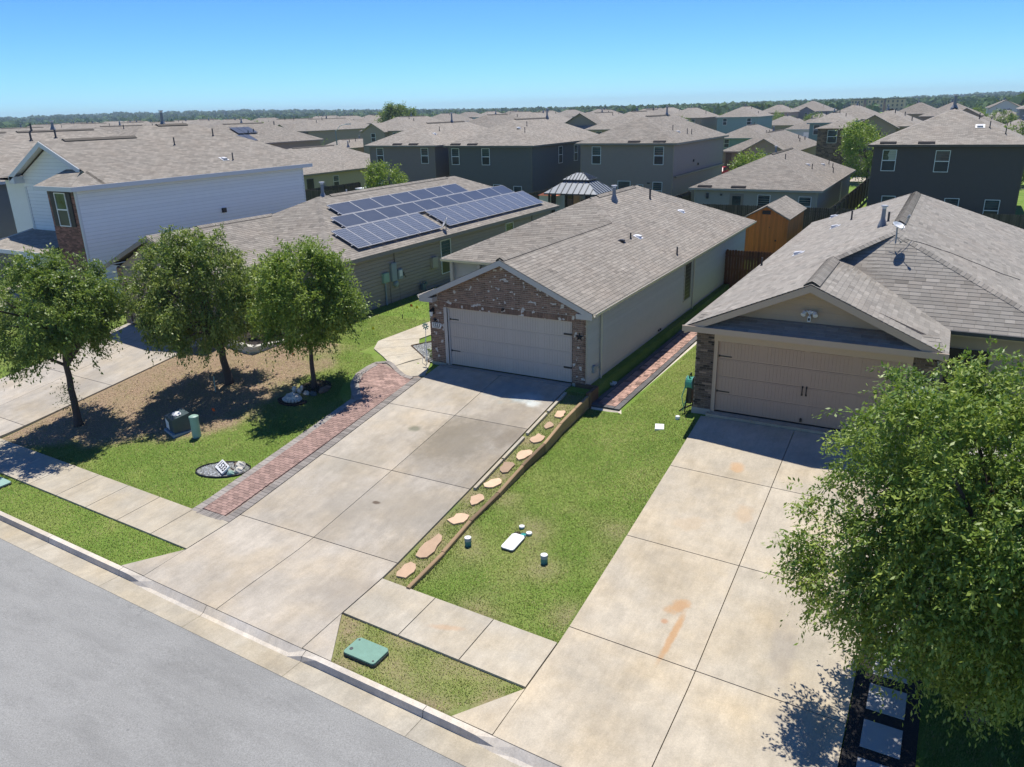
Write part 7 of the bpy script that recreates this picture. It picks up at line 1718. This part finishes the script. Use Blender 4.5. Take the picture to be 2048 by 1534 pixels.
# cars
def car(label, x, y, rz, paint, z=-.5, grp=None):
    t = thing('parked_car', label, 'car', (x, y, z), grp, rz=rz)
    prof = [(-2.25, .35), (-2.28, .75), (-2.05, .95), (-1.5, 1.02), (-.9, 1.45), (.6, 1.48), (1.25, 1.05), (2.05, .9), (2.25, .65), (2.25, .35)]
    mb = MB(); n = len(prof); w = .88
    vs = [(a, -w*(1 if b < 1.1 else .82), b) for a, b in prof]+[(a, w*(1 if b < 1.1 else .82), b) for a, b in prof]
    mb.raw(vs, [tuple(range(n)), tuple(range(n, 2*n))[::-1]]+[((i+1) % n, i, n+i, n+(i+1) % n) for i in range(n)]); mb.build('body', paint, t, local=True)
    mb = MB()
    for s in (-1, 1): mb.raw([(-1.38, s*.885, 1.02), (1.1, s*.885, 1.04), (.55, s*.76, 1.42), (-.85, s*.76, 1.40)], [(0, 1, 2, 3), (3, 2, 1, 0)])
    mb.raw([(-1.5, -.7, 1.045), (-1.5, .7, 1.045), (-.93, .62, 1.44), (-.93, -.62, 1.44)], [(0, 1, 2, 3), (3, 2, 1, 0)]); mb.raw([(1.22, -.7, 1.09), (1.22, .7, 1.09), (.66, .62, 1.47), (.66, -.62, 1.47)], [(0, 1, 2, 3), (3, 2, 1, 0)]); mb.build('window', m_screen, t, local=True)
    for a in (-1.4, 1.4):
        for s in (-1, 1):
            mb = MB(); mb.tube([(a, s*.7, .33), (a, s*.92, .33)], .33, 14); wh = mb.build('wheel', m_rubber, t, local=True); mb = MB(); mb.tube([(a, s*.9, .33), (a, s*.93, .33)], .18, 10); mb.build('rim', m_silver, wh, local=True)
    for s in (-.6, .6): mb = MB(); mb.box((2.2, s-.15, .62), (2.27, s+.15, .75)); mb.build('headlight', m_whitep, t, local=True)
    return t
car('red car parked in front of the tan bungalow with the low gable', -27.0, 103.5, math.pi/2, m_redcar); car('white car parked before the bungalow with the white garage door', -31.6, 190, math.pi/2, m_whitecar)
car('dark car in the shaded driveway of the white house at the far right', 9.5, 283, math.pi/2, m_dark)
# street lamp
lp = thing('street_lamp', 'tall grey street lamp with one bent arm in front of the brown taupe house', 'street lamp', (-84.2, 95.6, -.5))
mb = MB(); mb.tube([(-84.2, 95.6, -.5), (-84.2, 95.6, 6.2)], [.12, .08], 8); mb.build('pole', m_flue, lp)
mb = MB(); mb.tube([(-84.2, 95.6, 6.15), (-83.5, 96, 6.9), (-82.8, 96.4, 7.1)], .05, 6); mb.build('arm', m_silver, lp); mb = MB(); mb.obox((-82.4, 96.6, 7.1), (.87, .5, 0), (-.5, .87, 0), (0, 0, 1), (-.45, .35), (-.14, .14), (-.06, .08)); mb.build('lamp_head', m_silver, lp)

# ---------------------------------------------------------------- horizon: field, woods, hills
mb = MB(); mb.face([(-230, 520, -.45), (-4, 520, -.45), (-8, 760, -.45), (-300, 760, -.45)]); mb.build('field', simple('bright_field', (.27, .37, .075), 1, .12, .02))['kind'] = 'structure'
AZ = [-75, -61.2, -54.4, -46.9, -38, -29.1, -19.5, -11.7, -3.9, 3, 20]; HT = [17, 18, 23, 22, 14, 8, 4, 9, 11, 18, 26]
def htop(az): return float(np.interp(az, AZ, HT))
def zfar(x, y):
    d = math.hypot(x, y); az = math.degrees(math.atan2(x, y)); f = sst(900, 2500, d); return -.6+(htop(az)-6)*f*(1+.05*math.sin(az*1.7)+.04*math.sin(az*4.1))
def hills():
    az = np.radians(np.arange(-80, 25, .75)); ds = np.concatenate([np.linspace(880, 2500, 12), [2700, 3300]]); V = []
    for d in ds:
        for a in az: x, y = d*math.sin(a), d*math.cos(a); V.append((x, y, zfar(x, y)-(40 if d > 3000 else 0)-(.5 if d < 900 else 0)))
    n = len(az); F = [(r*n+c, r*n+c+1, (r+1)*n+c+1, (r+1)*n+c) for r in range(len(ds)-1) for c in range(n-1)]
    t = NT('wooded_hill'); c = t.ramp(t.noise(.012, None, 5, .7), [(.35, (.035, .06, .025)), (.55, (.06, .095, .035)), (.7, (.12, .14, .06))]); t.base(c); t.set(Roughness=1)
    me = bpy.data.meshes.new('hills'); me.from_pydata(V, [], F); me.materials.append(t.m); o = bpy.data.objects.new('hills', me); COL.objects.link(o); o['kind'] = 'structure'
hills()
def wood(name, n, d0, d1, a0, a1, size, nq, mat, seed, label=None, ok=None, z=zfar):
    rg = np.random.default_rng(seed); P = []; T = []
    for _ in range(n):
        a = math.radians(rg.uniform(a0, a1)); d = rg.uniform(d0, d1); x, y = d*math.sin(a), d*math.cos(a)
        if ok and not ok(x, y, math.degrees(a), d): continue
        s = size*rg.uniform(.6, 1.4); c = np.array([x, y, z(x, y)+s*.45]); u = rg.normal(size=(nq, 3)); u /= np.linalg.norm(u, axis=1, keepdims=True)
        p = c+u*np.array([s*.55, s*.55, s*.5])*rg.uniform(.6, 1, (nq, 1)); a1_ = rg.normal(size=(nq, 3)); a1_ /= np.linalg.norm(a1_, axis=1, keepdims=True); b1 = np.cross(a1_, u); b1 /= np.linalg.norm(b1, axis=1, keepdims=True)+1e-9
        L = s*.3; q = np.stack([p-a1_*L, p-b1*L, p+a1_*L, p+b1*L], 1); P.append(q); T.append(np.clip(.4+rg.uniform(-.25, .3)+rg.uniform(-.15, .15, nq), 0, 1))
    o = quads(name, np.concatenate(P), mat, np.concatenate(T), 'stuff')
    return o
wood('woodland', 1900, 780, 900, -25, 6, 7, 26, m_leaf_far, 1)
wood('woodland', 1700, 450, 860, -75, -24, 5.5, 22, m_leaf_far, 2, ok=lambda x, y, a, d: d > 400+110*math.sin(a*.5)+60*math.sin(a*1.9) and not (-46 < a < -24 and d < 560))
wood('woodland', 7000, 900, 2600, -78, 12, 8, 12, m_leaf_far, 3)
wood('woodland', 900, 2440, 2560, -75, 10, 8, 14, m_leaf_far, 4)
wood('woodland', 260, 500, 780, -22, 6, 7, 22, m_leaf_far, 5, ok=lambda x, y, a, d: not (-300 < x < -4 and 515 < y < 765))
for i, (xa_, xb_, l) in enumerate(((-79, -70, 'far tan apartment block, leftmost of three at the edge of the right woods'), (-67, -56, 'far tan apartment block, middle of three at the edge of the woods'), (-54, -42, 'far tan apartment block with small windows, rightmost of three'))):
    t = thing('apartment_building', l, 'apartment building', ((xa_+xb_)/2, 690, -.5)); mb = MB(); mb.box((xa_, 680, -.5), (xb_, 700, 8.6)); mb.build('wall', simple('apartment_tan', (.4, .3, .2), .8, .1, .2), t)
    mb = MB(); mb.box((xa_-.4, 679.6, 8.6), (xb_+.4, 700.4, 9.4)); mb.build('roof', m_shingle_tex, t)
    for fl in range(3):
        for k in range(4): x = xa_+1.3+k*(xb_-xa_-2.6)/3; mb = MB(); mb.box((x-.6, 679.9, .8+fl*2.8), (x+.6, 680.0, 2.4+fl*2.8)); mb.build('window', m_screen, t)

# ---------------------------------------------------------------- air
HZ = 0.00022
if HZ:
    mb = MB(); mb.box((-3600, -500, -4), (2500, 3600, 44)); o = mb.build('haze', m_white); o['kind'] = 'stuff'
    m = bpy.data.materials.new('haze_air'); m.use_nodes = True; nt = m.node_tree; nt.nodes.clear(); oo = nt.nodes.new('ShaderNodeOutputMaterial'); pv = nt.nodes.new('ShaderNodeVolumePrincipled')
    pv.inputs['Density'].default_value = HZ; pv.inputs['Color'].default_value = (.65, .82, 1, 1); pv.inputs['Anisotropy'].default_value = .2; nt.links.new(pv.outputs[0], oo.inputs['Volume'])
    o.data.materials.clear(); o.data.materials.append(m)
